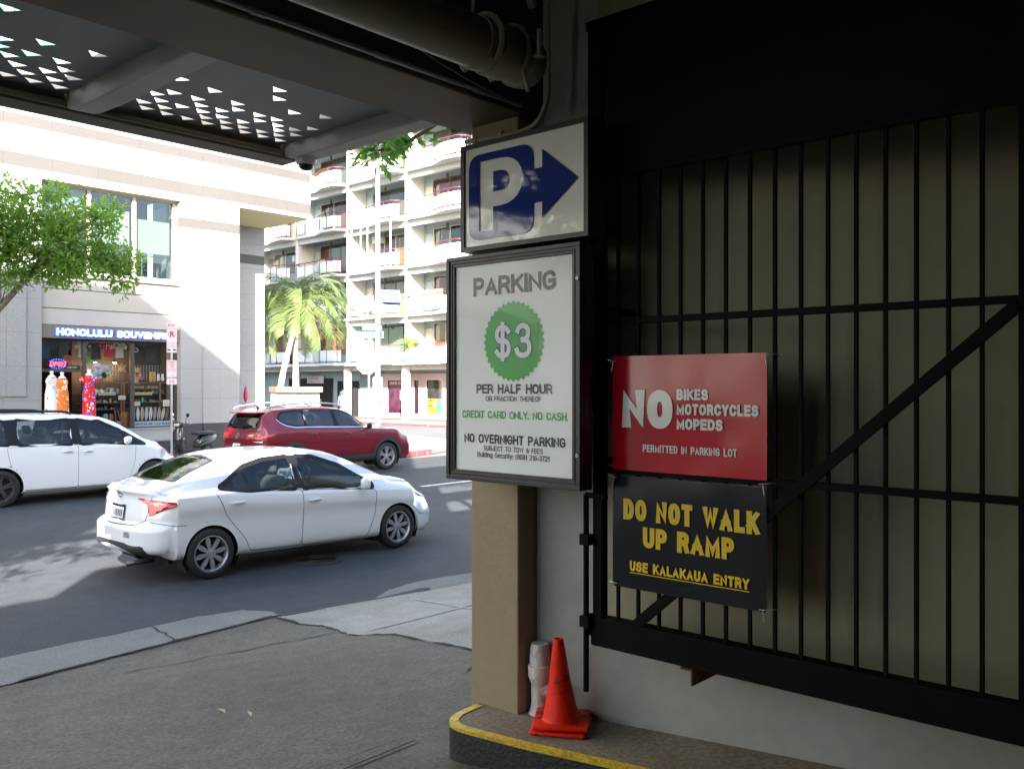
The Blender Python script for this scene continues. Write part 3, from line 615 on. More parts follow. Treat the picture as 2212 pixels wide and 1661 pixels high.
tx(mb, 'NO OVERNIGHT PARKING', 3.157, 2.518, 2.028, 1.984, .195); tx(mb, 'SUBJECT TO TOW & FEES', 3.025, 2.65, 1.973, 1.949, .15)
tx(mb, 'Building Security: (808) 216-3721', 3.067, 2.61, 1.941, 1.916, .14)
at0(mb.build('lettering', M_ink, fs_))
mb = MB(); seal = []
for k in range(72):
    a = 2 * math.pi * k / 72; r = 1.0 if k % 2 == 0 else .93
    seal.append((-2.832 + .193 * r * math.sin(a), 2.475 + .193 * r * math.cos(a)))
flatpoly(mb, seal, [], PF, D); tx(mb, 'CREDIT CARD ONLY. NO CASH.', 3.171, 2.504, 2.142, 2.106, .17)
at0(mb.build('price_seal', M_green, fs_))
mb = MB(); tx(mb, '$', 2.955, 2.842, 2.558, 2.391, .205, D + .001); tx(mb, '3', 2.826, 2.713, 2.562, 2.391, .205, D + .001)
at0(mb.build('price_outline', M_navy, fs_))
mb = MB(); tx(mb, '$', 2.951, 2.846, 2.555, 2.394, .155, D + .002); tx(mb, '3', 2.822, 2.717, 2.559, 2.394, .155, D + .002)
at0(mb.build('price_lettering', mat('white_ink', (.82, .83, .84), .45), fs_))
for z in (2.741, 1.955):
    mb = MB(); mb.lathe([(.0001, .006), (.008, .006), (.0095, .002), (.0095, 0)], M=Matrix.Rotation(R(-90), 3, 'Y'), c=(PX - .007, 2.437, z), n=16)
    mb.box(PX - .0145, PX - .0128, 2.4355, 2.4385, z - .004, z + .004, 1)
    at0(mb.build('lock', [M_alu, M_dark], fs_))

# ---------------------------------------------------------------- black gate with two signs tied to it
GX = 3.42
gt = thing('sliding_gate', 'tall black barred steel gate with diagonal brace standing off the wall', 'gate', (GX, 1.6, 1.06))
def g(mb, name, bevel=.002): return at0(mb.build(name, M_black, gt, bevel=bevel))
g(MB().box(GX - .025, GX + .025, 2.452, 2.502, 1.07, 3.92), 'stile'); g(MB().box(GX - .025, GX + .025, .66, .735, 1.07, 3.92), 'stile')
g(MB().box(GX - .03, GX + .045, .3, 2.51, 1.062, 1.192).box(GX - .036, GX - .03, .3, 2.50, 1.062, 1.078), 'bottom_channel')
for z in (2.558, 1.876, 3.235): g(MB().box(GX - .016, GX + .016, .736, 2.451, z - .014, z + .014), 'rail')
for k in range(15):
    y = 2.375 - .1088 * k
    mb = MB(); mb.box(GX - .0075, GX + .0075, y - .0075, y + .0075, 1.193, 3.22); g(mb, 'bar', .0015)
a = Vector((GX - .022, 2.40, 1.075)); b = Vector((GX - .022, .735, 2.54)); d = (b - a).normalized(); n = Vector((0, -d.z, d.y)) * .024
mb = MB(); mb.prism([(0, 0), (1, 0), (1, 1), (0, 1)], lambda p, q, r: a + d * p * (b - a).length + n * (2 * q - 1) + Vector((r, 0, 0)), -.003, .010); g(mb, 'diagonal_brace')
mb = MB(); mb.box(GX - .012, GX + .012, .3, 2.54, 3.25, 3.92); mb.box(GX - .03, GX + .03, .3, 2.54, 3.92, 3.96); g(mb, 'header_panel')
for z in (1.15, 2.2, 2.9):
    mb = MB(); mb.tube([(GX - .01, 2.52, z - .05), (GX - .01, 2.52, z + .05)], .014, 10); mb.box(GX - .03, GX + .02, 2.503, 2.53, z - .03, z + .03); g(mb, 'hinge')
mb = MB(); mb.tube([(3.375, 2.525, 1.76), (3.375, 2.525, .845)], .0135, 12); mb.tube([(3.375, 2.525, 1.757), (3.36, 2.40, 1.757)], .0135, 12)
for z in (1.55, 1.17): mb.box(3.355, 3.40, 2.50, 2.55, z - .025, z + .025)
g(mb, 'drop_bolt', 0)
for z in (2.60, 1.90): g(MB().box(GX, XW, 2.44, 2.47, z, z + .03), 'wall_bracket')
br_ = MB(); br_.box(3.47, 3.82, 2.02, 2.08, 1.018, 1.026); br_.box(3.47, 3.82, 2.02, 2.028, .955, 1.018)
tag(br_.build('angle_bracket', mat('rusty_steel', (.14, .06, .03), .8, .2, nz=[(18, .5, 4)])), 'rusty steel angle bracket sticking out of the wall below the gate', 'bracket')
GF = frame((GX - .034, 0, 0), (0, -1, 0), (0, 0, 1))
def gsign(name, label, y0, y1, z0, z1, m, dx=0):
    t = thing(name, label, 'sign', (GX - .036, (y0 + y1) / 2, z0))
    mb = MB(); n = 16
    def P(i, j):
        u, v = i / n, j / n
        return (GX - .034 + dx + .002 * math.sin(3.1 * u + 2.2 * v) * math.sin(4 * v + u), y0 + (y1 - y0) * u, z0 + (z1 - z0) * v)
    mb.add([P(i, j) for i in range(n + 1) for j in range(n + 1)], [(i * (n + 1) + j, i * (n + 1) + j + 1, (i + 1) * (n + 1) + j + 1, (i + 1) * (n + 1) + j) for i in range(n) for j in range(n)])
    at0(mb.build('sheet', m, t, smooth=True)); mb = MB(); mb.box(GX - .031, GX - .028, y0, y1, z0, z1); at0(mb.build('backing', M_white, t))
    return t
def wsheet(name, col, rough): 
    return wave_mat(name, col, rough, 2.6, .32, .42, .0)
rs = gsign('no_bikes_sign', 'glossy red sign banning bikes, motorcycles and mopeds, tied to the gate', 1.632, 2.382, 1.885, 2.398, wsheet('red_sign_sheet', (.48, .003, .018), .14))
mb = MB(); S_ = .0045
tx(mb, 'NO', 2.329, 2.065, 2.246, 2.077, .30, S_, GF); tx(mb, 'BIKES', 2.045, 1.894, 2.25, 2.203, .245, S_, GF); tx(mb, 'MOTORCYCLES', 2.045, 1.666, 2.187, 2.140, .245, S_, GF)
tx(mb, 'MOPEDS', 2.045, 1.826, 2.124, 2.077, .245, S_, GF); tx(mb, 'PERMITTED IN PARKING LOT', 2.217, 1.761, 2.005, 1.972, .19, S_, GF)
at0(mb.build('lettering', mat('white_vinyl', (.66, .66, .64), .25, coat=.4), rs))
bs = gsign('do_not_walk_sign', 'glossy black sign with yellow letters forbidding walking up the ramp', 1.634, 2.382, 1.356, 1.858, wsheet('black_sign_sheet', (.008, .009, .012), .16))
mb = MB()
tx(mb, 'DO NOT WALK', 2.321, 1.662, 1.758, 1.664, .26, S_, GF); tx(mb, 'UP RAMP', 2.217, 1.773, 1.639, 1.548, .26, S_, GF); tx(mb, 'USE KALAKAUA ENTRY', 2.286, 1.706, 1.482, 1.437, .245, S_, GF)
mb.add([GF @ Vector(p) for p in ((-2.286, 1.427, S_), (-1.706, 1.427, S_), (-1.706, 1.431, S_), (-2.286, 1.431, S_))], [(0, 1, 2, 3)])
at0(mb.build('lettering', mat('yellow_vinyl', (.72, .48, .012), .28), bs))
M_wire = mat('tie_wire', (.5, .5, .46), .4, .5)
for t, pts in ((rs, [(1.63, 2.385), (2.375, 2.375)]), (bs, [(1.64, 1.87), (2.37, 1.85), (1.64, 1.366), (2.37, 1.372)])):
    for y, z in pts:
        mb = MB(); s = -1 if y < 2 else 1
        mb.tube(catmull([(GX - .048, y - s * .02, z), (GX - .05, y + s * .012, z + .004), (GX - .03, y + s * .035, z + .006), (GX + .01, y + s * .03, z - .002)], 4), .0022, 5)
        mb.tube([(GX - .048, y - s * .004, z), (GX - .048, y + s * .004, z - .045)], .0022, 5); at0(mb.build('wire_tie', M_wire, t))

# ---------------------------------------------------------------- cone and standpipe on the platform
M_cone = mat('orange_cone_rubber', (.8, .022, .004), .45, spec=.22, nz=[(6, .2, 4)], dark=(9, .56, (.11, .02, .012)), bump=[(30, .15, 3)])
cn = thing('traffic_cone', 'scuffed orange traffic cone with two stacked square bases on the platform', 'cone', (3.455, 2.735, .6), R(28))
mb = MB()
for i, z in enumerate((.0, .026)): mb.rbox(-.135 + .006 * i, .135 + .006 * i, -.135, .135, z, z + .021, .01, 3, M=Matrix.Rotation(R(6 * i), 4, 'Z'))
mb.build('base', M_cone, cn, smooth=True, auto=35)
mb = MB(); sh = Matrix(((1, 0, -.03), (0, 1, .03), (0, 0, 1)))
mb.lathe([(.098, .046), (.092, .055), (.085, .07), (.055, .22), (.026, .425), (.024, .437), (.017, .437), (.016, .40)], n=36, M=sh)
mb.build('body', M_cone, cn, smooth=True, auto=50)
sp = thing('standpipe', 'white painted cleanout standpipe in the corner behind the orange cone', 'pipe', (3.535, 2.938, .6))
M_wp = mat('white_pipe_paint', (.58, .56, .52), .55, nz=[(9, .15, 4)], bump=[(35, .6, 4)])
mb = MB(); mb.lathe([(.058, 0), (.052, .015), (.044, .05), (.044, .15), (.05, .165), (.060, .19), (.062, .245), (.052, .25), (.052, .30), (.049, .302), (.049, .335), (.044, .338), (.044, .356), (.0001, .358)], n=28)
mb.build('riser', M_wp, sp, smooth=True, auto=40)
mb = MB(); mb.tube(catmull([(0, 0, .12), (.03, -.035, .125), (.06, -.075, .12)], 5), .048, 18); mb.tube([(.058, -.07, .12), (.075, -.09, .12)], .06, 18)
mb.build('branch', M_wp, sp, smooth=True, auto=40)
mb = MB(); mb.lathe([(.0001, .004), (.012, .004), (.012, 0)], M=Matrix.Rotation(R(-90), 3, 'Y'), c=(xw(2.62) - .001, 2.62, 1.77), n=14)
tag(mb.build('wall_plug', M_pipe), 'small round plug on the wall just below the framed price poster', 'plug')
# ---------------------------------------------------------------- vehicles
# car space: x forward from the rear axle, y to the car's left, z up from the road
M_tyre = mat('tyre_rubber', (.014, .014, .015), .75, bump=[(80, .2, 2)])
M_trim = mat('black_trim', (.008, .008, .009), .4, spec=.2)
M_plast = mat('black_plastic', (.022, .023, .025), .6)
M_chrome = mat('chrome', (.75, .76, .78), .12, 1.0)
M_silver = mat('silver_wheel_paint', (.5, .51, .53), .28, .75)
M_gun = mat('dark_wheel_paint', (.1, .105, .115), .3, .7)
M_seat = mat('car_seat_cloth', (.045, .045, .05), .9)
M_seam = mat('panel_gap', (.02, .02, .022), .8)
M_plate = mat('plate_white', (.7, .7, .68), .4); M_tail = mat('tail_lamp_red', (.5, .008, .012), .08, coat=1.0)
M_tailc = mat('tail_lamp_clear', (.42, .2, .18), .08, coat=1.0); M_amber = mat('amber_lens', (.8, .2, .02), .1, coat=1.0)
M_head = mat('headlamp_lens', (.45, .47, .5), .06, .2, coat=1.0)
M_skin = mat('skin', (.42, .24, .16), .55); M_skin2 = mat('skin_tan', (.34, .18, .11), .55)
M_drk = mat('dark_shirt', (.02, .022, .03), .9)

class Car:
    def __init__(s, P):
        s.P = P; s.rings(); s.v = [p for r in s.ring for p in r]; n = len(s.ring[0]); s.f = []
        for i in range(len(s.ring) - 1):
            for k in range(n): s.f.append((i * n + k, i * n + (k + 1) % n, (i + 1) * n + (k + 1) % n, (i + 1) * n + k))
        s.f.append(tuple(range(n))); s.f.append(tuple((len(s.ring) - 1) * n + k for k in range(n - 1, -1, -1)))
        s.bvh = BVHTree.FromPolygons([Vector(p) for p in s.v], s.f)
        me = bpy.data.meshes.new('t'); me.from_pydata(s.v, [], s.f); bm = bmesh.new(); bm.from_mesh(me); bmesh.ops.recalc_face_normals(bm, faces=bm.faces[:]); bm.to_mesh(me); bm.free()
        me.update(); me.polygons.foreach_set('use_smooth', [True] * len(me.polygons))
        s.f = [tuple(p.vertices) for p in me.polygons]; s.nor = [v.normal.copy() for v in me.vertices]; bpy.data.meshes.remove(me)
        s.cen = [sum((Vector(s.v[i]) for i in f), Vector()) / len(f) for f in s.f]; s.own = [0] * len(s.f); s.pieces = ['body']
    def section(s, x):
        P = s.P; W = interp(P['w'], x); zb = interp(P['zb'], x); zs = interp(P['zs'], x); zt = max(interp(P['zt'], x), zs + .05); yr = interp(P['yr'], x)
        cr = min(P.get('crown', .085), (zt - zs - .02) * .5); zr = zt - cr; sh = P.get('shoulder', .035)
        ctl = [(0, zb), (W * .55, zb), (W * .86, zb + .005), (W * .955, zb + .05), (W * .985, zb + .14), (W - P.get('crease', 0), lerp(zb, zs, .60)), (W * (.995 if not P.get('crease') else 1), zs - (.13 if P.get('crease') else .10)), (W - sh * .45, zs - .025), (W - sh, zs + .012)]
        a = ctl[-1]; b = (yr, zr)
        for t in (.33, .66): ctl.append((lerp(a[0], b[0], t) + .012 * math.sin(t * math.pi), lerp(a[1], b[1], t)))
        ctl += [(yr, zr), (yr * .93, zr + cr * .52), (yr * .72, zr + cr * .84), (yr * .4, zr + cr * .97), (0, zt)]
        cnt = [3, 3, 3, 4, 6, 6, 4, 3, 5, 5, 5, 3, 4, 5, 5]; out = []
        V = [Vector(c) for c in ctl]
        for i in range(len(V) - 1):
            A, B, C, D = V[max(i - 1, 0)], V[i], V[i + 1], V[min(i + 2, len(V) - 1)]
            if i == 0: A = Vector((-V[1].x, V[1].y))
            if i == len(V) - 2: D = Vector((-V[-2].x, V[-2].y))
            for k in range(cnt[i]):
                t = k / cnt[i]; out.append(.5 * ((2 * B) + (C - A) * t + (2 * A - 5 * B + 4 * C - D) * t * t + (3 * B - A - 3 * C + D) * t ** 3))
        out.append(V[-1]); return out
    def rings(s):
        P = s.P; x0, x1 = P['x0'], P['x1']; e0, e1 = P['e0'], P['e1']; s.ring = []
        def full(sec, fx): return [(fx(-p.x, p.y), -p.x, p.y) for p in sec] + [(fx(p.x, p.y), p.x, p.y) for p in reversed(sec[1:-1])]
        def end(E, xe, sgn, xin):
            r = P.get('round', .05); out = []; m = 14; Wm = P['w'][len(P['w']) // 2][1]
            X = lambda y, z: E(abs(y) / Wm, z)
            for k in range(1, m + 1):
                t = k / m; sec = s.section(lerp(xin, xe, t)); out.append(full(sec, lambda y, z: lerp(xin, X(y, z) - sgn * r, t)))
            sec = s.section(xe); zc = (max(p.y for p in sec) + min(p.y for p in sec)) / 2; hz = max(p.y for p in sec) - zc; hw = max(p.x for p in sec)
            for a in (15, 30, 45, 60, 75, 90):
                i = r * (1 - math.cos(R(a))); q = [Vector((p.x * (1 - i / hw), zc + (p.y - zc) * (1 - i / hz))) for p in sec]
                out.append(full(q, lambda y, z: X(y, z) - sgn * r * (1 - math.sin(R(a)))))
            q0 = 1 - r / hz; q1 = 1 - r / hw
            for k in range(1, 17):
                t = 1 - k / 16.5; q = [Vector((p.x * q1 * t, zc + (p.y - zc) * q0 * t)) for p in sec]; out.append(full(q, lambda y, z: X(y, z)))
            return out
        rear = end(e0, x0, -1, P['xi0']); front = end(e1, x1, 1, P['xi1'])
        n = int((P['xi1'] - P['xi0']) / .022)
        mid = [full(s.section(x), lambda y, z, x=x: x) for x in [lerp(P['xi0'], P['xi1'], i / n) for i in range(n + 1)]]
        s.ring = list(reversed(rear)) + mid + front
    # --- regions
    def inpoly(s, p, poly):
        k = False
        for i in range(len(poly)):
            a, b = poly[i], poly[i - 1]
            if (a[1] > p[1]) != (b[1] > p[1]) and p[0] < (b[0] - a[0]) * (p[1] - a[1]) / (b[1] - a[1]) + a[0]: k = not k
        return k
    def assign(s, name, test, keep=None):
        i = len(s.pieces); s.pieces.append(name)
        for k, c in enumerate(s.cen):
            if s.own[k] == 0 and test(c): s.own[k] = i
    def cut(s, test):
        for k, c in enumerate(s.cen):
            if test(c): s.own[k] = -1
    def emit(s, m, root):
        objs = {}
        for i, nm in enumerate(s.pieces):
            fs = [s.f[k] for k in range(len(s.f)) if s.own[k] == i]
            if not fs: continue
            used = sorted({q for f in fs for q in f}); mp = {q: j for j, q in enumerate(used)}
            me = bpy.data.meshes.new(nm); me.from_pydata([s.v[q] for q in used], [], [[mp[q] for q in f] for f in fs]); me.update(); me.materials.append(m)
            me.polygons.foreach_set('use_smooth', [True] * len(me.polygons))
            me.normals_split_custom_set_from_vertices([s.nor[q] for q in used])
            o = bpy.data.objects.new(nm, me); COL.objects.link(o); o.parent = root; objs.setdefault(nm, []).append(o)
        return objs
    def decal(s, name, polys, m, parent, view='R', off=.004, res=.04, hole=None, mb=None, mi=0):
        """thin panel following the bodywork: outline drawn in side (x, z), rear/front (y, z), top (x, y) or diagonal view"""
        own = mb is None; mb = mb or MB()
        V = {'R': (Vector((1, 0, 0)), Vector((0, 0, 1)), Vector((0, 1, 0)), Vector((0, -3, 0))), 'L': (Vector((1, 0, 0)), Vector((0, 0, 1)), Vector((0, -1, 0)), Vector((0, 3, 0))),
             'B': (Vector((0, 1, 0)), Vector((0, 0, 1)), Vector((1, 0, 0)), Vector((-6, 0, 0))), 'F': (Vector((0, 1, 0)), Vector((0, 0, 1)), Vector((-1, 0, 0)), Vector((9, 0, 0))),
             'T': (Vector((1, 0, 0)), Vector((0, 1, 0)), Vector((0, 0, -1)), Vector((0, 0, 4)))}
        q = .7071
        V['BR'] = (Vector((q, -q, 0)), Vector((0, 0, 1)), Vector((q, q, 0)), Vector((-4, -4, 0))); V['BL'] = (Vector((q, q, 0)), Vector((0, 0, 1)), Vector((q, -q, 0)), Vector((-4, 4, 0)))
        V['FR'] = (Vector((q, q, 0)), Vector((0, 0, 1)), Vector((-q, q, 0)), Vector((6, -6, 0))); V['FL'] = (Vector((q, -q, 0)), Vector((0, 0, 1)), Vector((-q, -q, 0)), Vector((6, 6, 0)))
        A, B, Dr, O = V[view]
        for poly in polys:
            pts = [Vector(p) for p in poly]; n = len(pts); ed = [(i, (i + 1) % n) for i in range(n)]; hp = None
            if hole:
                b = len(pts); hp = [tuple(p) for p in hole]; k = len(hp); pts += [Vector(p) for p in hp]; ed += [(b + i, b + (i + 1) % k) for i in range(k)]
            x = min(p[0] for p in poly) + res / 2
            while x < max(p[0] for p in poly):
                y = min(p[1] for p in poly) + res / 2
                while y < max(p[1] for p in poly): pts.append(Vector((x, y))); y += res
                x += res
            r = geometry.delaunay_2d_cdt(pts, ed, [list(range(n))], 1, 1e-6); out = {}; vs = []
            for i, p in enumerate(r[0]):
                h = s.bvh.ray_cast(O + A * p.x + B * p.y, Dr)
                if h[0] is not None:
                    nn = h[1] if h[1].dot(Dr) < 0 else -h[1]; out[i] = len(vs); vs.append(h[0] + nn * off)
            fs = []
            for f in r[2]:
                c = sum((r[0][i] for i in f), Vector((0, 0))) / len(f)
                if hp and s.inpoly(c, hp): continue
                if all(i in out for i in f):
                    t = [out[i] for i in f]
                    if max((vs[t[0]] - vs[t[1]]).length, (vs[t[1]] - vs[t[2]]).length) < .35: fs.append(t)
            mb.add(vs, fs, mi)
        if own: return mb.build(name, m, parent, smooth=True)
    def point(s, view, a, b):
        O, Dr = {'R': ((a, -3, b), (0, 1, 0)), 'L': ((a, 3, b), (0, -1, 0)), 'B': ((-6, a, b), (1, 0, 0)), 'F': ((9, a, b), (-1, 0, 0)), 'T': ((a, b, 4), (0, 0, -1))}[view]
        return s.bvh.ray_cast(Vector(O), Vector(Dr))[0]
def stroke(pts, w, closed=False):
    P = []; Q = [Vector(p) for p in pts]
    for i in range(len(Q)):
        a = Q[i]; P.append(a)
        if i < len(Q) - 1 or closed:
            b = Q[(i + 1) % len(Q)]; k = int((b - a).length / .045)
            P += [a.lerp(b, j / (k + 1)) for j in range(1, k + 1)]
    n = len(P); L = []; Rr = []
    for i in range(n):
        a = P[i - 1] if (i or closed) else P[i]; b = P[(i + 1) % n] if (i < n - 1 or closed) else P[i]; t = (b - a).normalized(); q = Vector((-t.y, t.x)) * w * .5
        L.append(P[i] + q); Rr.append(P[i] - q)
    return [[tuple(L[i]), tuple(L[(i + 1) % n]), tuple(Rr[(i + 1) % n]), tuple(Rr[i])] for i in range(n if closed else n - 1)]
def offset(poly, d):
    P = [Vector(p) for p in poly]; n = len(P); A = sum(P[i - 1].x * P[i].y - P[i].x * P[i - 1].y for i in range(n)); sg = 1 if A > 0 else -1; out = []
    for i in range(n):
        a = (P[i] - P[i - 1]).normalized(); b = (P[(i + 1) % n] - P[i]).normalized(); na = Vector((a.y, -a.x)) * sg; nb = Vector((b.y, -b.x)) * sg
        m = na + nb; m = m.normalized() if m.length > 1e-6 else na; out.append(tuple(P[i] + m * d / max(.4, m.dot(na))))
    return out
def smooth_poly(pts, n=5): return [tuple(p) for p in catmull(pts, n, True)]
def roundpoly(pts, r=.03, n=4):
    out = []; m = len(pts)
    for i in range(m):
        p = Vector(pts[i]); a = Vector(pts[i - 1]); b = Vector(pts[(i + 1) % m]); ra = min(r, (a - p).length * .45); rb = min(r, (b - p).length * .45)
        u = (a - p).normalized() * ra; v = (b - p).normalized() * rb
        for k in range(n + 1): t = k / n; out.append(tuple((p + u) * (1 - t) ** 2 + p * 2 * t * (1 - t) + (p + v) * t * t))
    return out
def arcpts(cx, cz, r, a0, a1, n=24): return [(cx + r * math.cos(R(lerp(a0, a1, i / n))), cz + r * math.sin(R(lerp(a0, a1, i / n)))) for i in range(n + 1)]

def wheel(root, x, y, Rt, Rr, wid, style, paint, side, steer=0):
    """axle along y; side -1 = right-hand wheel (outer face towards -y)"""
    w = bpy.data.objects.new('wheel', None); COL.objects.link(w); w.parent = root; w.location = (x, y, Rt); w.empty_display_size = .1
    w.rotation_euler = (0, 0, (0 if side < 0 else math.pi) + steer)
    M3 = Matrix(((1, 0, 0), (0, 0, 1), (0, -1, 0)))          # lathe axis z -> -y ... outer face at -y
    M3 = Matrix(((1, 0, 0), (0, 0, -1), (0, 1, 0)))
    h = wid / 2; mb = MB()
    mb.lathe([(Rr - .005, -h * .8), (Rr + .01, -h), (Rt - .035, -h), (Rt - .012, -h * .86), (Rt, -h * .6), (Rt, h * .6), (Rt - .012, h * .86), (Rt - .035, h), (Rr + .012, h), (Rr - .004, h * .82), (Rr - .02, h * .5)], n=48, M=M3, cap=False)
    mb.build('tyre', M_tyre, w, smooth=True, auto=35)
    mb = MB(); mb.lathe([(Rr + .002, h * .85), (Rr - .012, h * .86), (Rr - .022, h * .72), (Rr - .03, h * .2), (Rr - .03, -h * .7)], n=48, M=M3, cap=False)
    f = lambda a, b, d: M3 @ Vector((a, b, d))
    def blade(ang, prof, d0, d1):
        c, s_ = math.cos(ang), math.sin(ang)
        mb.prism([(r * c - t * s_, r * s_ + t * c) for r, t in prof], f, d0, d1)
    hz = h * .62
    if style == 'blades':
        for k in range(8):
            a = 2 * math.pi * k / 8 + .2
            blade(a, [(.045, -.016), (.09, -.024), (.13, -.029), (.17, -.024), (Rr - .015, -.012), (Rr - .015, .012), (.17, .024), (.13, .029), (.09, .024), (.045, .016)], hz - .022, hz)
    elif style == 'five':
        for k in range(5):
            a = 2 * math.pi * k / 5 + .3
            blade(a, [(.05, -.034), (.12, -.03), (Rr - .02, -.05), (Rr - .02, -.015), (.13, -.006), (.13, .006), (Rr - .02, .015), (Rr - .02, .05), (.12, .03), (.05, .034)], hz - .03, hz)
    else:
        for k in range(5):
            a = 2 * math.pi * k / 5 + .25
            for o_ in (-.24, .0, .24):
                blade(a + o_, [(.05, -.010), (.14, -.013), (Rr - .02, -.013), (Rr - .02, .013), (.14, .013), (.05, .010)], hz - .03, hz)
    mb.lathe([(.0001, hz + .006), (.03, hz + .005), (.036, hz + .001), (.062, hz), (.066, hz - .03)], n=24, M=M3)
    mb.build('rim', paint, w, smooth=True, auto=30)
    mb = MB(); mb.lathe([(.0001, h * .1), (Rr - .03, h * .1), (Rr - .03, h * .02)], n=32, M=M3); mb.build('brake_disc', M_dark, w)
    return w
def seat(mb, x, y, z, w=.5):
    mb.rbox(x - .25, x + .25, y - w / 2, y + w / 2, z, z + .15, .05, 3)
    T = Matrix.Translation((x - .22, y, z + .12)) @ Matrix.Rotation(R(-14), 4, 'Y')
    mb.rbox(-.07, .07, -w / 2, w / 2, 0, .58, .055, 3, M=T); mb.rbox(-.05, .05, -.13, .13, .62, .80, .045, 3, M=T)
def seated_person(name, label, loc, rz, shirt, skin_m, hair):
    t = thing(name, label, 'person', loc, rz)
    ch = [[(0, 0, 0, .13), (.02, 0, .2, .13), (0, 0, .38, .15), (-.02, 0, .46, .09), (-.01, 0, .53, .05), (.0, 0, .58, .055)]]
    for sd in (-1, 1): ch.append([(-.02, 0, .46, .09), (-.01, sd * .18, .43, .062), (.12, sd * .23, .22, .048), (.36, sd * .14, .28, .036), (.43, sd * .12, .31, .03)])
    for sd in (-1, 1): ch.append([(0, 0, 0, .13), (.08, sd * .1, -.02, .09), (.42, sd * .12, .02, .072), (.50, sd * .12, -.3, .05)])
    skin('torso', ch, shirt, t)
    mb = MB(); bm = bmesh.new(); bmesh.ops.create_uvsphere(bm, u_segments=20, v_segments=14, radius=1)
    mb.add([(p.co.x * .095 + .02, p.co.y * .075, p.co.z * .115 + .70) for p in bm.verts], [[v.index for v in f.verts] for f in bm.faces]); 
    mb.add([(p.co.x * .018 + .115, p.co.y * .014, p.co.z * .022 + .69) for p in bm.verts], [[v.index for v in f.verts] for f in bm.faces])
    mb.tube([(.0, 0, .52), (.01, 0, .64)], .05, 12); mb.build('head', skin_m, t, smooth=True)
    mb = MB(); mb.add([(p.co.x * .102 + .008, p.co.y * .084, max(p.co.z, -.2) * .12 + .715) for p in bm.verts if True], [[v.index for v in f.verts] for f in bm.faces if max(bm.verts[v.index].co.x * 1 - bm.verts[v.index].co.z * 1.1 for v in f.verts) < .62]) if not bm.verts.ensure_lookup_table() else None
    mb.build('hair', hair, t, smooth=True); bm.free()
    mb = MB()
    for sd in (-1, 1):
        mb.tube([(.36, sd * .14, .28), (.43, sd * .12, .315), (.46, sd * .11, .33)], .032, 8)
        for q in range(4): mb.tube([(.46, sd * .11 + .018 * (q - 1.5), .335), (.49, sd * .11 + .018 * (q - 1.5), .325), (.49, sd * .11 + .018 * (q - 1.5), .295)], .009, 6)
        mb.tube([(.44, sd * .09, .33), (.465, sd * .07, .32)], .01, 6)
    mb.build('hands', skin_m, t, smooth=True)
    return t
def cabin(car, root, zf, xs, belt, wy, wheel_x, dash):
    mb = MB()
    for x in xs:
        for y in (-wy, wy): seat(mb, x, y, zf)
    mb.build('seats', M_seat, root, smooth=True, auto=40)
    mb = MB(); mb.rbox(dash[0], dash[1], -wy - .33, wy + .33, belt - .30, belt + .02, .05, 3); mb.build('dashboard', M_plast, root, smooth=True, auto=40)
    mb = MB(); T = Matrix.Translation((wheel_x, wy, belt + .02)) @ Matrix.Rotation(R(-66), 4, 'Y')
    mb.tube([T @ Vector((.185 * math.cos(a), .185 * math.sin(a), 0)) for a in [2 * math.pi * i / 28 for i in range(29)]], .014, 8, cap=False)
    mb.tube([T @ Vector((-.18, 0, 0)), T @ Vector((.18, 0, 0))], .016, 6); mb.tube([T @ Vector((0, -.18, 0)), T @ Vector((0, .18, 0))], .016, 6)
    mb.build('steering_wheel', M_trim, root, smooth=True)
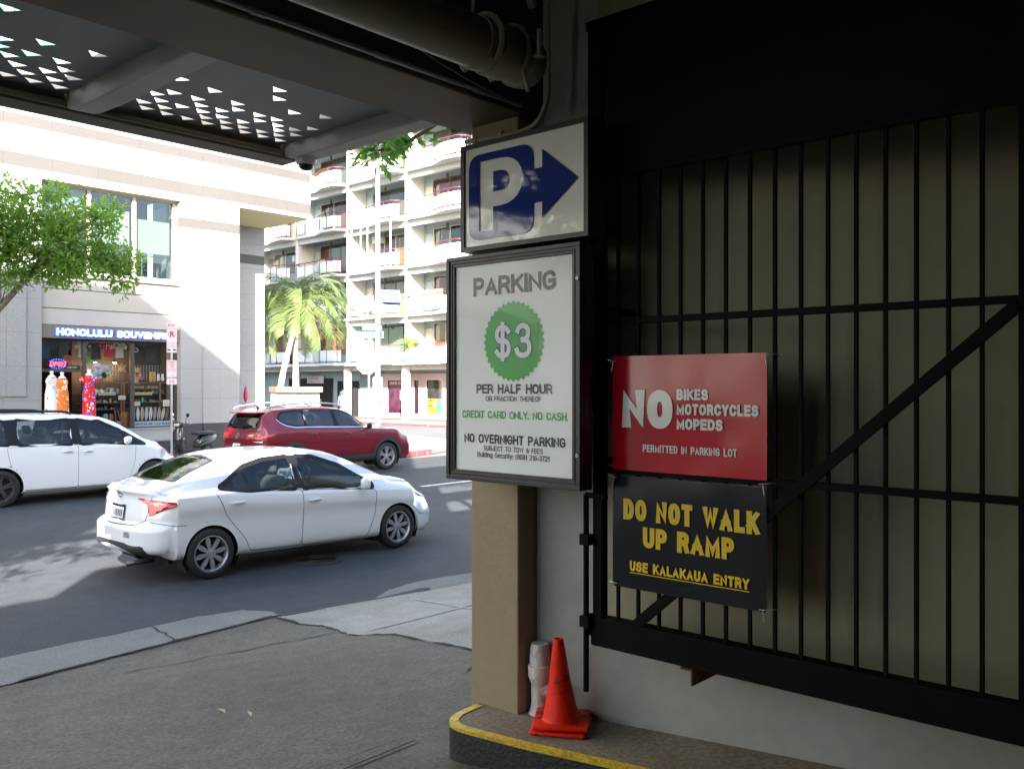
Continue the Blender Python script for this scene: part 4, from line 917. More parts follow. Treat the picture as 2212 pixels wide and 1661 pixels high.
def finish(car, root, P, paint, arch_m, wells, cfg):
    """bodywork openings and everything that follows the skin"""
    for x, r in wells:
        car.cut(lambda c, x=x, r=r: abs(c.y) > P['wm'] * .55 and c.z < .95 and (c.x - x) ** 2 + (c.z - cfg['rt']) ** 2 < (r + .012) ** 2)
    for sd, poly in [(s_, p) for p in cfg['side_glass'] for s_ in (-1, 1)]:
        ip = offset(poly, .0); car.cut(lambda c, ip=ip, sd=sd: c.y * sd > .3 and c.z > cfg['belt'] - .2 and car.inpoly((c.x, c.z), ip))
    for key, lo, hi in (('windshield', 1.2, 9), ('rear_glass', -9, 1.6)):
        if key in cfg and cfg[key][0] == 'T':
            ip = offset(cfg[key][1], -.008); car.cut(lambda c, ip=ip: c.z > cfg['belt'] - .12 and car.inpoly((c.x, c.y), ip))
        elif key in cfg:
            ip = offset(cfg[key][1], -.008); car.cut(lambda c, ip=ip: c.x < .2 and car.inpoly((c.y, c.z), ip))
    for nm, poly in cfg['doors']: 
        for sd in (-1, 1): car.assign(nm, lambda c, poly=poly, sd=sd: c.y * sd > .25 and car.inpoly((c.x, c.z), poly))
    if 'hood' in cfg: car.assign('hood', lambda c: c.z > cfg['belt'] - .35 and car.inpoly((c.x, c.y), cfg['hood']))
    objs = car.emit(paint, root)
    seam = MB()
    for nm, poly in cfg['doors']:
        pp = [p for p in roundpoly(poly, .06)]
        for v in 'RL': car.decal('', stroke(pp, .007, True), None, None, v, .003, 9, mb=seam)
    if 'hood' in cfg: car.decal('', stroke(cfg['hood'], .007, True), None, None, 'T', .003, 9, mb=seam)
    for view, pts in cfg.get('seams', []): car.decal('', stroke(pts, .007), None, None, view, .003, 9, mb=seam)
    seam.build('panel_gaps', M_seam, root)
    for x, r in wells:
        for v, y in (('R', -1), ('L', 1)):
            outer = arcpts(x, cfg['rt'], r + cfg['lip'], -18, 198, 30); inner = arcpts(x, cfg['rt'], r - .012, -18, 198, 30)
            car.decal('wheel_arch', [outer + inner[::-1]], arch_m, root, v, cfg.get('lipoff', .006), .05)
        n = 28
        for sd in (-1, 1):
            mb = MB(); a = [(x + (r + .012) * math.cos(R(-30 + 240 * i / n)), cfg['rt'] + (r + .012) * math.sin(R(-30 + 240 * i / n))) for i in range(n + 1)]
            mb.add([(p, sd * (P['wm'] - .03), q) for p, q in a] + [(p, sd * (P['wm'] * .5), q) for p, q in a], [(i, i + 1, n + 2 + i, n + 1 + i) for i in range(n)] + [tuple(range(n + 1, 2 * n + 2))])
            mb.build('wheel_well', M_dark, root)
    return objs
def glazing(car, root, cfg, gmats, tw=.03):
    for i, poly in enumerate(cfg['side_glass']):
        for v in 'RL':
            o = car.decal('window', [poly], gmats[min(i, len(gmats) - 1)], root, v, .002, .06)
            car.decal('window_trim', [offset(poly, tw)], cfg.get('trim_m', M_trim), o, v, .0045, .06, hole=offset(poly, -.02))
    for key in ('windshield', 'rear_glass'):
        if key in cfg:
            v, poly = cfg[key]; o = car.decal(key, [poly], cfg.get(key + '_m', gmats[0]), root, v, .002, .07)
            car.decal('window_trim', [offset(poly, .012)], M_trim, o, v, .0045, .07, hole=offset(poly, -.035))
def handle(car, root, door, x, z, m, ln=.19):
    for v, sd in (('R', -1), ('L', 1)):
        p = car.point(v, x, z)
        if p is None: continue
        mb = MB(); y = p.y + sd * .022
        mb.tube([(x - ln / 2, p.y, z - .004), (x - ln * .36, y, z + .003), (x, y + sd * .006, z + .006), (x + ln * .36, y, z + .004), (x + ln / 2, p.y, z + .002)], .012, 10, rs=[.006, .014, .017, .014, .006])
        mb.build('handle', m, root, smooth=True)
def mirror(root, x, y, z, m, side):
    mb = MB(); T = Matrix.Translation((x, y, z)) @ Matrix.Rotation(side * R(38), 4, 'Z'); mb.rbox(-.055, .075, -.115, .115, -.075, .08, .055, 4, M=T); mb.tube([(x + .02, y - side * .08, z - .05), (x + .05, y - side * .2, z - .08)], .025, 8)
    o = mb.build('mirror', m, root, smooth=True, auto=60)
    mb = MB(); mb.rbox(-.0565, -.05, -.07, .07, -.04, .05, .004, 2, M=T); mb.build('mirror_glass', M_chrome, o)

# ---------- white sedan
WH = mat('white_car_paint', (.7, .715, .73), .22, coat=1.0, back=(.02, .02, .022))
P = dict(crease=.016, wm=.885, x0=-.85, x1=3.76, xi0=-.42, xi1=3.05, round=.055,
    w=[(-.9, .85), (-.3, .882), (.6, .885), (2.0, .885), (3.0, .882), (3.76, .82)],
    zb=[(-.9, .34), (-.5, .27), (0, .22), (2.2, .185), (3.2, .18), (3.76, .17)],
    zs=[(-.9, .92), (-.6, .965), (-.2, .975), (.4, .965), (1.2, .915), (2.2, .86), (2.8, .82), (3.4, .72), (3.76, .58)],
    zt=[(-.9, 1.03), (-.75, 1.095), (-.62, 1.108), (-.40, 1.135), (-.1, 1.255), (.25, 1.375), (.6, 1.432), (1.05, 1.448), (1.5, 1.43), (1.85, 1.375), (2.3, 1.20), (2.72, 1.015), (2.95, .965), (3.3, .89), (3.6, .78), (3.76, .68)],
    yr=[(-.9, .66), (-.4, .66), (.0, .61), (.4, .585), (1.2, .585), (1.8, .60), (2.3, .65), (2.75, .73), (3.2, .70), (3.76, .6)],
    e0=lambda q, z: -.825 + .34 * q ** 3.2 + (.10 * sstep(.62, .70, z) + .04 * sstep(.7, 1.0, z) - .05 * sstep(.98, 1.06, z)) + .07 * sstep(.42, .28, z),
    e1=lambda q, z: 3.765 - .62 * q ** 3.0 - .16 * sstep(.42, .75, z) - .05 * sstep(.3, .17, z))
sed = thing('sedan', 'white four-door sedan passing closest to the garage entrance', 'car', (5.60, 10.466, 0), R(-2.3))
car = Car(P)
rw = roundpoly([(.13, 1.045), (.52, 1.262), (.80, 1.325), (1.165, 1.348), (1.15, .962), (.50, .995)], .03)
fwn = roundpoly([(1.27, .955), (1.285, 1.348), (1.55, 1.318), (1.90, 1.195), (2.36, .935), (2.36, .888)], .03)
cfg = dict(rt=.298, lip=.03, belt=.95, side_glass=[rw, fwn],
    windshield=('T', roundpoly([(1.86, -.53), (2.25, -.60), (2.66, -.66), (2.72, 0), (2.66, .66), (2.25, .60), (1.86, .53), (1.80, 0)], .05)),
    rear_glass=('T', roundpoly([(-.40, 0), (-.33, -.57), (.22, -.49), (.28, 0), (.22, .49), (-.33, .57)], .05)),
    doors=[('rear_door', [(.045, 1.03), (.10, .93), (.19, .72), (.43, .43), (.50, .27), (1.215, .247), (1.245, .62), (1.235, .945)]), ('front_door', [(1.235, .945), (1.245, .62), (1.215, .247), (2.22, .205), (2.37, .50), (2.40, .85)])],
    hood=[(2.80, -.70), (3.25, -.68), (3.58, -.45), (3.62, 0), (3.58, .45), (3.25, .68), (2.80, .70), (2.86, 0)],
    seams=[('R', [(-.62, .70), (-.45, .665), (-.3, .66)]), ('L', [(-.62, .70), (-.3, .66)]), ('B', [(-.60, .98), (-.56, .72), (-.44, .665), (0, .655), (.44, .665), (.56, .72), (.60, .98)])])
finish(car, sed, P, WH, WH, [(0, .345), (2.78, .345)], cfg)
G1 = glass('sedan_glass', (.55, .62, .6), .05)
glazing(car, sed, cfg, [G1], .032)
car.decal('b_pillar', [[(1.165, .962), (1.178, 1.36), (1.27, 1.36), (1.262, .955)]], M_trim, sed, 'R', .005)
car.decal('quarter_divider', [[(.50, 1.0), (.475, 1.22), (.497, 1.235), (.522, 1.0)]], M_trim, sed, 'R', .006)
for x, z in ((.335, .862), (1.405, .80)): handle(car, sed, None, x, z, WH)
mirror(sed, 2.13, -.97, .955, WH, -1); mirror(sed, 2.13, .97, .955, WH, 1)
for v, q in (('R', -1), ('L', 1)):
    tl = bpy.data.objects.new('taillight', None); COL.objects.link(tl); tl.parent = sed
    dv = 'B' + v
    A = lambda x, y: (x * .7071 - q * -1 * y * -.7071 * -1) if False else ((x - y) * .7071 if v == 'R' else (x + y) * .7071)
    tip = car.point(v, -.40, .915); pts = {}
    t0 = A(tip.x, tip.y); b1 = car.point('B', q * .42, .95); t1 = A(b1.x, b1.y); b2 = car.point('B', q * .60, .77); t2 = A(b2.x, b2.y); b3 = car.point(v, -.60, .80); t3 = A(b3.x, b3.y)
    car.decal('red_lens', [[(t1, .957), (t2 - .03, .90), (t2, .77), (t3 + .02, .79), (t0, .905), (t0 + .002, .92), (lerp(t1, t0, .5), .950)]], M_tail, tl, dv, .012, .03)
    car.decal('clear_lens', [[(t1 + .07, .936), (t2 + .01, .905), (lerp(t2, t0, .5), .896), (t0 - .09, .912), (lerp(t1, t0, .5), .928)]], M_tailc, tl, dv, .014, .03)
    car.decal('amber_bulb', [roundpoly([(t2 + .06, .885), (t2 + .12, .885), (t2 + .12, .925), (t2 + .06, .925)], .02)], M_amber, tl, dv, .016, .03)
    tr = car.decal('top_rim', [stroke([(t1, .96), (lerp(t1, t0, .5), .952), (t0, .92)], .016)[k] for k in range(2)], M_tail, tl, dv, .017, .05)
    hv = 'F' + v; p0 = car.point(v, 3.30, .70); Af = (lambda x, y: (x + y) * .7071) if v == 'R' else (lambda x, y: (x - y) * .7071)
    h0 = Af(p0.x, p0.y); f1 = car.point('F', q * .50, .62); h1 = Af(f1.x, f1.y)
    o = car.decal('headlight', [[(h0, .725), (h0 + .03, .685), (h1, .585), (h1, .64), (lerp(h0, h1, .5), .70)]], M_head, sed, hv, .008, .03)
    car.decal('amber_reflector', [[(h0 + .0, .722), (h0 + .02, .69), (h0 + .11, .655), (h0 + .10, .695)]], M_amber, o, hv, .012, .03)
car.decal('lower_valance', [[(-.70, .30), (-.55, .29), (-.30, .40), (.30, .40), (.55, .29), (.70, .30), (.62, .44), (.3, .47), (-.3, .47), (-.62, .44)]], M_plast, sed, 'B', .008)
pl_ = car.decal('number_plate', [[(-.165, .70), (.165, .70), (.165, .86), (-.165, .86)]], M_plate, sed, 'B', .012)
car.decal('plate_frame', [[(-.18, .685), (.18, .685), (.18, .875), (-.18, .875)]], M_trim, pl_, 'B', .014, .05, hole=[(-.155, .715), (.155, .715), (.155, .84), (-.155, .84)])
mb = MB()
for k in range(6): car.decal('', [[(-.13 + .045 * k, .735), (-.10 + .045 * k, .735), (-.10 + .045 * k, .81), (-.13 + .045 * k, .81)]], None, None, 'B', .0145, 9, mb=mb)
mb.build('plate_characters', mat('plate_ink', (.08, .1, .2), .5), pl_)
mb = MB()
for a, b in ((.055, .036), (.018, .034), (.05, .014)):
    ring = [(a * math.cos(t), .985 + b * math.sin(t) + (.012 if b < .02 else 0)) for t in [2 * math.pi * i / 24 for i in range(24)]]
    car.decal('', stroke(ring, .009, True), None, None, 'B', .012, 9, mb=mb)
mb.build('emblem', M_chrome, sed)
car.decal('bumper_sticker', [[(-.44, .53), (-.36, .53), (-.36, .59), (-.44, .59)]], mat('sticker_grey', (.2, .2, .2), .6, nz=[(60, .8, 1)]), sed, 'B', .01)
mb = MB(); mb.tube([(-.80, -.42, .23), (-.5, -.42, .24)], .03, 12); mb.build('exhaust', M_gun, sed, smooth=True)
mb = MB(); mb.box(-.4, 3.2, -.6, .6, .20, .26); mb.build('underbody', M_dark, sed)
for k in range(2): pass
mb = MB()
for sd in (-1, 1): mb.tube([(2.66, sd * .12, 1.05), (2.72, sd * .55, 1.0)], .01, 6); mb.tube([(2.70, sd * .0, 1.035), (2.76, sd * .52, .985)], .008, 6)
mb.build('wiper', M_trim, sed)
for x in (0, 2.78):
    for sd in (-1, 1): wheel(sed, x, sd * .78, .298, .215, .20, 'blades', M_silver, sd, 0)
cabin(car, sed, .42, (.45, 1.45), .92, .36, 2.0, (2.15, 2.75))
seated_person('person', 'person in a dark shirt driving the white sedan', (7.08, 10.75, .5), R(-2.3), M_drk, M_skin2, M_dark)
# ---------- white minivan at the far kerb
P = dict(wm=.985, x0=-1.05, x1=3.86, xi0=-.40, xi1=3.10, round=.06, crown=.10, shoulder=.02,
    w=[(-1.05, .96), (-.3, .985), (2.4, .985), (3.1, .975), (3.86, .90)],
    zb=[(-1.05, .36), (-.5, .28), (0, .22), (2.4, .21), (3.86, .19)],
    zs=[(-1.05, 1.10), (0, 1.11), (1.4, 1.075), (2.5, 1.02), (3.0, .95), (3.5, .82), (3.86, .66)],
    zt=[(-1.05, 1.66), (-.6, 1.70), (.6, 1.715), (1.3, 1.70), (1.8, 1.66), (2.1, 1.60), (2.5, 1.40), (2.95, 1.14), (3.2, 1.06), (3.6, .92), (3.86, .76)],
    yr=[(-1.05, .72), (0, .74), (1.6, .74), (2.1, .74), (2.6, .78), (3.0, .82), (3.4, .80), (3.86, .7)],
    e0=lambda q, z: -1.05 + .30 * q ** 4 + .30 * sstep(1.15, 1.7, z) + .06 * sstep(.45, .3, z), e1=lambda q, z: 3.865 - .60 * q ** 3 - .20 * sstep(.45, .85, z) - .05 * sstep(.32, .19, z))
van = thing('minivan', 'white minivan with black roof rails standing in front of the souvenir shop', 'car', (6.19, 18.99, 0), R(0.4))
car = Car(P)
v3 = roundpoly([(-.80, 1.16), (-.74, 1.53), (.10, 1.575), (.14, 1.15)], .04); v2 = roundpoly([(.31, 1.145), (.33, 1.585), (1.285, 1.575), (1.27, 1.115)], .03); v1 = roundpoly([(1.47, 1.11), (1.44, 1.57), (1.88, 1.53), (2.30, 1.33), (2.37, 1.085)], .03); v0 = roundpoly([(2.41, 1.085), (2.345, 1.30), (2.76, 1.055)], .02)
cfg = dict(rt=.345, lip=.022, belt=1.12, side_glass=[v3, v2, v1, v0], windshield=('T', roundpoly([(2.08, -.66), (2.5, -.72), (2.88, -.76), (2.96, 0), (2.88, .76), (2.5, .72), (2.08, .66), (2.02, 0)], .05)),
    doors=[('sliding_door', [(.10, 1.10), (.16, .80), (.30, .42), (.38, .31), (.46, .285), (1.395, .27), (1.40, 1.09)]), ('front_door', [(1.40, 1.09), (1.395, .27), (2.40, .255), (2.53, .72), (2.56, 1.06)])],
    hood=[(2.98, -.84), (3.3, -.80), (3.58, -.55), (3.63, 0), (3.58, .55), (3.3, .80), (2.98, .84), (3.04, 0)])
finish(car, van, P, WH, WH, [(0, .405), (2.95, .405)], cfg)
G2 = glass('van_glass', (.5, .55, .56), .05); G2d = glass('van_privacy_glass', (.1, .11, .13), .05)
glazing(car, van, cfg, [G2d, glass('van_mid_glass', (.75, .78, .8), .05), G2, G2], .04)
for pp in ([(.10, 1.14), (.10, 1.60), (.33, 1.61), (.31, 1.12)], [(1.285, 1.11), (1.29, 1.605), (1.455, 1.595), (1.475, 1.09)], [(2.36, 1.075), (2.29, 1.34), (2.355, 1.31), (2.43, 1.075)]): car.decal('window_pillar', [pp], M_trim, van, 'R', .005)
for x, z in ((1.20, .97), (1.58, .955)): handle(car, van, None, x, z, M_chrome, .2)
mirror(van, 2.33, -1.07, 1.145, WH, -1); mirror(van, 2.33, 1.07, 1.145, WH, 1)
for v, q in (('R', -1), ('L', 1)):
    Af = (lambda x, y: (x + y) * .7071) if v == 'R' else (lambda x, y: (x - y) * .7071)
    p0 = car.point(v, 3.22, .92); h0 = Af(p0.x, p0.y); f1 = car.point('F', q * .55, .74); h1 = Af(f1.x, f1.y)
    o = car.decal('headlight', [[(h0, .945), (h0 + .06, .88), (h1, .74), (h1, .80), (lerp(h0, h1, .5), .90)]], M_head, van, 'F' + v, .008, .03)
    car.decal('amber_reflector', [[(h0 + .03, .925), (h0 + .07, .875), (h0 + .22, .82), (h0 + .2, .865)]], M_amber, o, 'F' + v, .012, .03)
    mb = MB(); sd = q * .70
    mb.tube(catmull([(-.75, sd, 1.70), (-.65, sd, 1.735), (.3, sd, 1.755), (1.1, sd, 1.745), (1.3, sd, 1.72), (1.36, sd, 1.685)], 5), .022, 8); mb.build('roof_rail', M_trim, van, smooth=True)
mb = MB(); mb.box(-.6, 3.3, -.7, .7, .22, .28); mb.build('underbody', M_dark, van)
mb = MB(); car.decal('', [[(1.06, 1.035), (1.32, 1.035), (1.32, 1.06), (1.06, 1.06)]], None, None, 'R', .003, mb=mb); mb.build('door_badge', M_plate, van)
for x in (0, 2.95):
    for sd in (-1, 1): wheel(van, x, sd * .87, .345, .235, .22, 'five', M_gun, sd, 0)
cabin(car, van, .55, (.4, 1.35), 1.10, .40, 2.1, (2.2, 2.8))
mb = MB(); mb.rbox(2.25, 2.55, .2, .35, 1.13, 1.15, .01); mb.build('dash_card', mat('yellow_card', (.7, .4, .03), .6), van)
seated_person('person', 'person in a pale shirt with bent arm at the wheel of the white minivan', (7.60, 19.40, .68), R(0.4), mat('pale_shirt', (.35, .38, .3), .9), M_skin, M_dark)

# ---------- red SUV ahead of the van
RD = mat('red_car_paint', (.15, .003, .014), .25, .2, coat=.6, back=(.02, .02, .022))
P = dict(wm=.985, x0=-.98, x1=4.12, xi0=-.38, xi1=3.35, round=.05, crown=.10, shoulder=.05,
    w=[(-.98, .95), (-.3, .98), (2.4, .985), (3.3, .98), (4.12, .91)],
    zb=[(-.98, .42), (-.5, .33), (0, .27), (2.6, .26), (3.6, .26), (4.12, .25)],
    zs=[(-.98, 1.12), (-.5, 1.17), (0, 1.17), (1.3, 1.13), (2.4, 1.10), (3.0, 1.07), (3.6, 1.0), (4.12, .86)],
    zt=[(-.98, 1.58), (-.74, 1.63), (-.3, 1.69), (.4, 1.725), (1.0, 1.73), (1.5, 1.69), (1.85, 1.61), (2.2, 1.39), (2.5, 1.205), (2.8, 1.17), (3.4, 1.12), (3.85, 1.04), (4.12, .95)],
    yr=[(-.98, .66), (0, .70), (1.6, .70), (1.95, .71), (2.3, .76), (2.6, .82), (3.3, .80), (4.12, .72)],
    e0=lambda q, z: -.98 + .26 * q ** 4 + .20 * sstep(1.15, 1.60, z) + .06 * sstep(.95, 1.15, z) + .07 * sstep(.5, .36, z) + .04 * sstep(.72, .8, z), e1=lambda q, z: 4.12 - .42 * q ** 3.6 - .10 * sstep(.6, .95, z) - .08 * sstep(.42, .28, z))
suv = thing('suv', 'dark red SUV with silver roof rails at the street corner', 'car', (12.88, 19.44, 0), R(0.3))
car = Car(P)
s3 = smooth_poly([(-.33, 1.40), (-.22, 1.565), (.02, 1.60), (.36, 1.615), (.385, 1.43), (.375, 1.265), (.10, 1.258), (-.15, 1.31)], 3); s2 = roundpoly([(.425, 1.255), (.425, 1.625), (1.28, 1.62), (1.335, 1.22)], .03); s1 = roundpoly([(1.415, 1.215), (1.385, 1.615), (1.62, 1.60), (1.95, 1.47), (2.34, 1.185)], .03)
cfg = dict(rt=.365, lip=.085, lipoff=.012, belt=1.2, side_glass=[s3, s2, s1],
    windshield=('T', roundpoly([(1.88, -.64), (2.15, -.68), (2.42, -.72), (2.48, 0), (2.42, .72), (2.15, .68), (1.88, .64), (1.84, 0)], .05)),
    rear_glass=('B', roundpoly([(-.68, 1.20), (-.58, 1.54), (.58, 1.54), (.68, 1.20)], .05)), rear_glass_m=glass('suv_rear_glass', (.05, .05, .055), .05),
    doors=[('rear_door', [(.41, 1.20), (.35, 1.10), (.40, .75), (.52, .50), (1.36, .48), (1.38, 1.18)]), ('front_door', [(1.38, 1.18), (1.36, .48), (2.50, .47), (2.55, .80), (2.50, 1.14)])],
    seams=[('B', [(-.72, 1.15), (-.74, .80), (-.5, .62), (.5, .62), (.74, .80), (.72, 1.15)]), ('R', [(2.72, 1.09), (3.2, 1.07), (3.7, .98)])])
finish(car, suv, P, RD, M_plast, [(0, .43), (2.98, .43)], cfg)
GS = glass('suv_privacy_glass', (.03, .035, .045), .10)
glazing(car, suv, cfg, [GS, GS, glass('suv_front_glass', (.22, .24, .24), .10)], .022)
for pp in ([(.375, 1.24), (.375, 1.635), (.43, 1.635), (.43, 1.24)], [(1.28, 1.21), (1.275, 1.635), (1.39, 1.63), (1.425, 1.205)]): car.decal('window_pillar', [pp], M_trim, suv, 'R', .006)
for v in 'RL':
    car.decal('chrome_strip', stroke([(-.38, 1.42), (-.30, 1.34), (-.14, 1.265), (.1, 1.222), (.4, 1.222), (1.3, 1.195), (2.36, 1.16)], .02), M_chrome, suv, v, .009, .06)
    car.decal('sill_cladding', [[(.40, .26), (.50, .475), (2.52, .465), (2.60, .24)]], M_plast, suv, v, .010)
    car.decal('shoulder_crease', stroke([(.9, 1.0), (1.6, 1.01), (2.55, 1.0), (2.9, .98)], .012), mat('red_crease', (.1, .003, .01), .3, coat=1.0), suv, v, .0035, .06)
    car.decal('sill_crease', stroke([(.6, .52), (1.4, .56), (2.4, .55)], .012), MATS['red_crease'], suv, v, .0035, .06)
for x, z in ((.60, 1.045), (1.62, 1.03)): handle(car, suv, None, x, z, RD, .2)
mirror(suv, 2.27, -1.07, 1.20, M_trim, -1); mirror(suv, 2.27, 1.07, 1.20, M_trim, 1)
for v, q in (('R', -1), ('L', 1)):
    A = (lambda x, y: (x - y) * .7071) if v == 'R' else (lambda x, y: (x + y) * .7071)
    t0 = A(*car.point(v, -.52, 1.06)[:2]); t1 = A(*car.point('B', q * .40, 1.0)[:2])
    o = car.decal('taillight', [[(t1, .955), (t1 + .04, 1.06), (lerp(t1, t0, .4), 1.085), (t0, 1.085), (t0 - .03, 1.00), (lerp(t1, t0, .5), .955)]], M_tail, suv, 'B' + v, .012, .03)
    car.decal('dark_inset', [[(t1 + .06, .99), (t1 + .08, 1.04), (lerp(t1, t0, .55), 1.05), (lerp(t1, t0, .5), .99)]], mat('tail_lamp_dark', (.12, .004, .006), .1, coat=1.0), o, 'B' + v, .015, .03)
    Af = (lambda x, y: (x + y) * .7071) if v == 'R' else (lambda x, y: (x - y) * .7071)
    h0 = Af(*car.point(v, 3.72, .98)[:2]); h1 = Af(*car.point('F', q * .55, .9)[:2])
    car.decal('headlight', [[(h0, 1.0), (h0 + .03, .90), (h1, .86), (h1, .96)]], M_head, suv, 'F' + v, .008, .03)
    mb = MB(); sd = q * .66
    mb.tube(catmull([(-.62, sd, 1.655), (-.5, sd, 1.72), (.2, sd, 1.79), (1.0, sd, 1.795), (1.5, sd, 1.755), (1.72, sd, 1.67)], 5), .022, 8); mb.build('roof_rail', M_silver, suv, smooth=True)
car.decal('chrome_bar', [[(-.86, .885), (.86, .885), (.86, .915), (-.86, .915)]], M_chrome, suv, 'B', .014)
p_ = car.decal('number_plate', [[(-.16, .70), (.16, .70), (.16, .85), (-.16, .85)]], M_plate, suv, 'B', .012)
mb = MB()
for k in range(6): car.decal('', [[(-.12 + .042 * k, .745), (-.095 + .042 * k, .745), (-.095 + .042 * k, .81), (-.12 + .042 * k, .81)]], None, None, 'B', .0145, 9, mb=mb)
mb.build('plate_characters', MATS['plate_ink'], p_)
mb = MB(); cz = 1.03
car.decal('', stroke([(.065 * math.cos(t), cz + .065 * math.sin(t)) for t in [2 * math.pi * i / 28 for i in range(28)]], .012, True), None, None, 'B', .014, 9, mb=mb)
for pts in ([(-.03, cz + .055), (0, cz + .008), (.03, cz + .055)], [(-.055, cz + .025), (-.028, cz - .05), (0, cz - .005), (.028, cz - .05), (.055, cz + .025)]): car.decal('', stroke(pts, .011), None, None, 'B', .014, 9, mb=mb)
mb.build('emblem', M_chrome, suv)
mb = MB(); car.decal('', [[(-.60, .66), (-.50, .66), (-.50, .69), (-.60, .69)]], None, None, 'B', .012, mb=mb); mb.build('badge', M_chrome, suv)
mb = MB(); mb.rbox(-.80, -.50, -.58, .58, 1.570, 1.602, .014, 3); mb.build('roof_spoiler', RD, suv, smooth=True, auto=40)
mb = MB(); mb.tube([(-.86, -.05, 1.235), (-.80, .30, 1.245)], .012, 6); mb.rbox(-.89, -.83, -.10, .02, 1.20, 1.25, .01); mb.build('wiper', M_trim, suv)
mb = MB(); mb.tube([(-.35, 0, 1.69), (-.42, 0, 1.75), (-.50, 0, 1.765)], .02, 6, rs=[.035, .015, .004]); mb.build('roof_antenna', M_trim, suv, smooth=True)
mb = MB(); mb.box(-.6, 3.5, -.7, .7, .27, .33); mb.build('underbody', M_dark, suv)
for x in (0, 2.98):
    for sd in (-1, 1): wheel(suv, x, sd * .86, .365, .262, .25, 'triple', M_silver, sd, 0)
cabin(car, suv, .6, (.4, 1.3), 1.18, .40, 1.95, (2.05, 2.5))

# ---------- scooter parked on the far pavement
sc_ = thing('scooter', 'black motor scooter parked on its stand between the van and the SUV', 'scooter', (13.15, 23.8, .146), R(196))
M_sc = mat('scooter_plastic', (.012, .013, .016), .2, coat=.8)
for x, n_ in ((.62, 'front_wheel'), (-.62, 'rear_wheel')):
    mb = MB(); M3 = Matrix(((1, 0, 0), (0, 0, -1), (0, 1, 0))); mb.lathe([(.13, -.04), (.2, -.045), (.225, 0), (.2, .045), (.13, .04), (.0001, .03)], n=28, M=M3, c=(x, 0, .225)); o = mb.build('wheel', M_tyre, sc_, smooth=True)
    mb = MB(); mb.lathe([(.0001, -.043), (.12, -.043), (.128, -.03), (.128, .03), (.12, .043), (.0001, .043)], n=20, M=M3, c=(x, 0, .225)); mb.build('rim', M_gun, o)
mb = MB(); mb.prism([(.50, .34), (.60, .47), (.72, .44), (.80, .36), (.84, .26), (.76, .33), (.62, .37)], lambda a, b, d: (a, d, b), -.07, .07); mb.build('front_fender', M_sc, sc_, bevel=.02)
mb = MB()
prof = [(.44, .16, .28, .10), (.50, .20, .42, .10), (.52, .21, .60, .09), (.50, .19, .76, .08), (.46, .13, .90, .07), (.42, .08, .98, .05)]
vs = []; n = 12
for x, w, z, d in prof:
    for k in range(n): a = 2 * math.pi * k / n; vs.append((x + d * math.cos(a), w * math.sin(a), z))
mb.add(vs, [(i * n + k, i * n + (k + 1) % n, (i + 1) * n + (k + 1) % n, (i + 1) * n + k) for i in range(len(prof) - 1) for k in range(n)] + [tuple(range(n)), tuple(range((len(prof) - 1) * n, len(prof) * n))]); mb.build('leg_shield', M_sc, sc_, smooth=True, auto=60)
mb = MB(); mb.tube([(.60, .06, .225), (.44, .05, .9)], .022, 8); mb.tube([(.60, -.06, .225), (.44, -.05, .9)], .022, 8); mb.build('fork', M_gun, sc_, smooth=True)
mb = MB(); mb.rbox(-.22, .48, -.15, .15, .24, .31, .03, 3); mb.build('footboard', M_plast, sc_)
mb = MB()
prof = [(-.20, .15, .40, .14), (-.35, .17, .50, .18), (-.6, .17, .55, .17), (-.85, .12, .60, .10), (-.95, .05, .63, .04)]; vs = []
for x, w, z, d in prof:
    for k in range(n): a = 2 * math.pi * k / n; vs.append((x, w * math.cos(a), z + d * math.sin(a)))
mb.add(vs, [(i * n + k, i * n + (k + 1) % n, (i + 1) * n + (k + 1) % n, (i + 1) * n + k) for i in range(len(prof) - 1) for k in range(n)] + [tuple(range(n)), tuple(range((len(prof) - 1) * n, len(prof) * n))]); mb.build('rear_body', M_sc, sc_, smooth=True, auto=60)
mb = MB(); mb.rbox(-.85, -.12, -.14, .14, .68, .78, .045, 4); mb.build('seat', mat('scooter_seat_vinyl', (.02, .02, .025), .45), sc_, smooth=True)
mb = MB(); mb.tube([(.36, -.33, 1.02), (.42, -.2, 1.04), (.43, 0, 1.0), (.42, .2, 1.04), (.36, .33, 1.02)], .014, 8); mb.tube([(.36, -.34, 1.02), (.40, -.24, 1.035)], .022, 8); mb.tube([(.36, .34, 1.02), (.40, .24, 1.035)], .022, 8); mb.build('handlebar', M_gun, sc_, smooth=True)
mb = MB(); mb.rbox(.38, .54, -.16, .16, .92, 1.08, .06, 4); o = mb.build('headlight_cowl', M_sc, sc_, smooth=True)
mb = MB(); mb.rbox(.50, .555, -.10, .10, .95, 1.04, .025, 3); mb.build('headlight', M_head, o, smooth=True)
for sd in (-1, 1):
    mb = MB(); mb.tube([(.40, sd * .2, 1.04), (.42, sd * .24, 1.16), (.41, sd * .28, 1.22)], .008, 6); mb.lathe([(.0001, -.012), (.055, -.01), (.06, 0), (.05, .012), (.0001, .014)], n=16, M=Matrix.Rotation(R(90), 3, 'Y'), c=(.41, sd * .29, 1.27)); mb.build('mirror', M_chrome if sd < 0 else M_trim, sc_, smooth=True)
    mb = MB(); mb.rbox(.50, .56, sd * .13 - .035, sd * .13 + .035, .60, .66, .015); mb.build('turn_signal', M_amber, sc_)
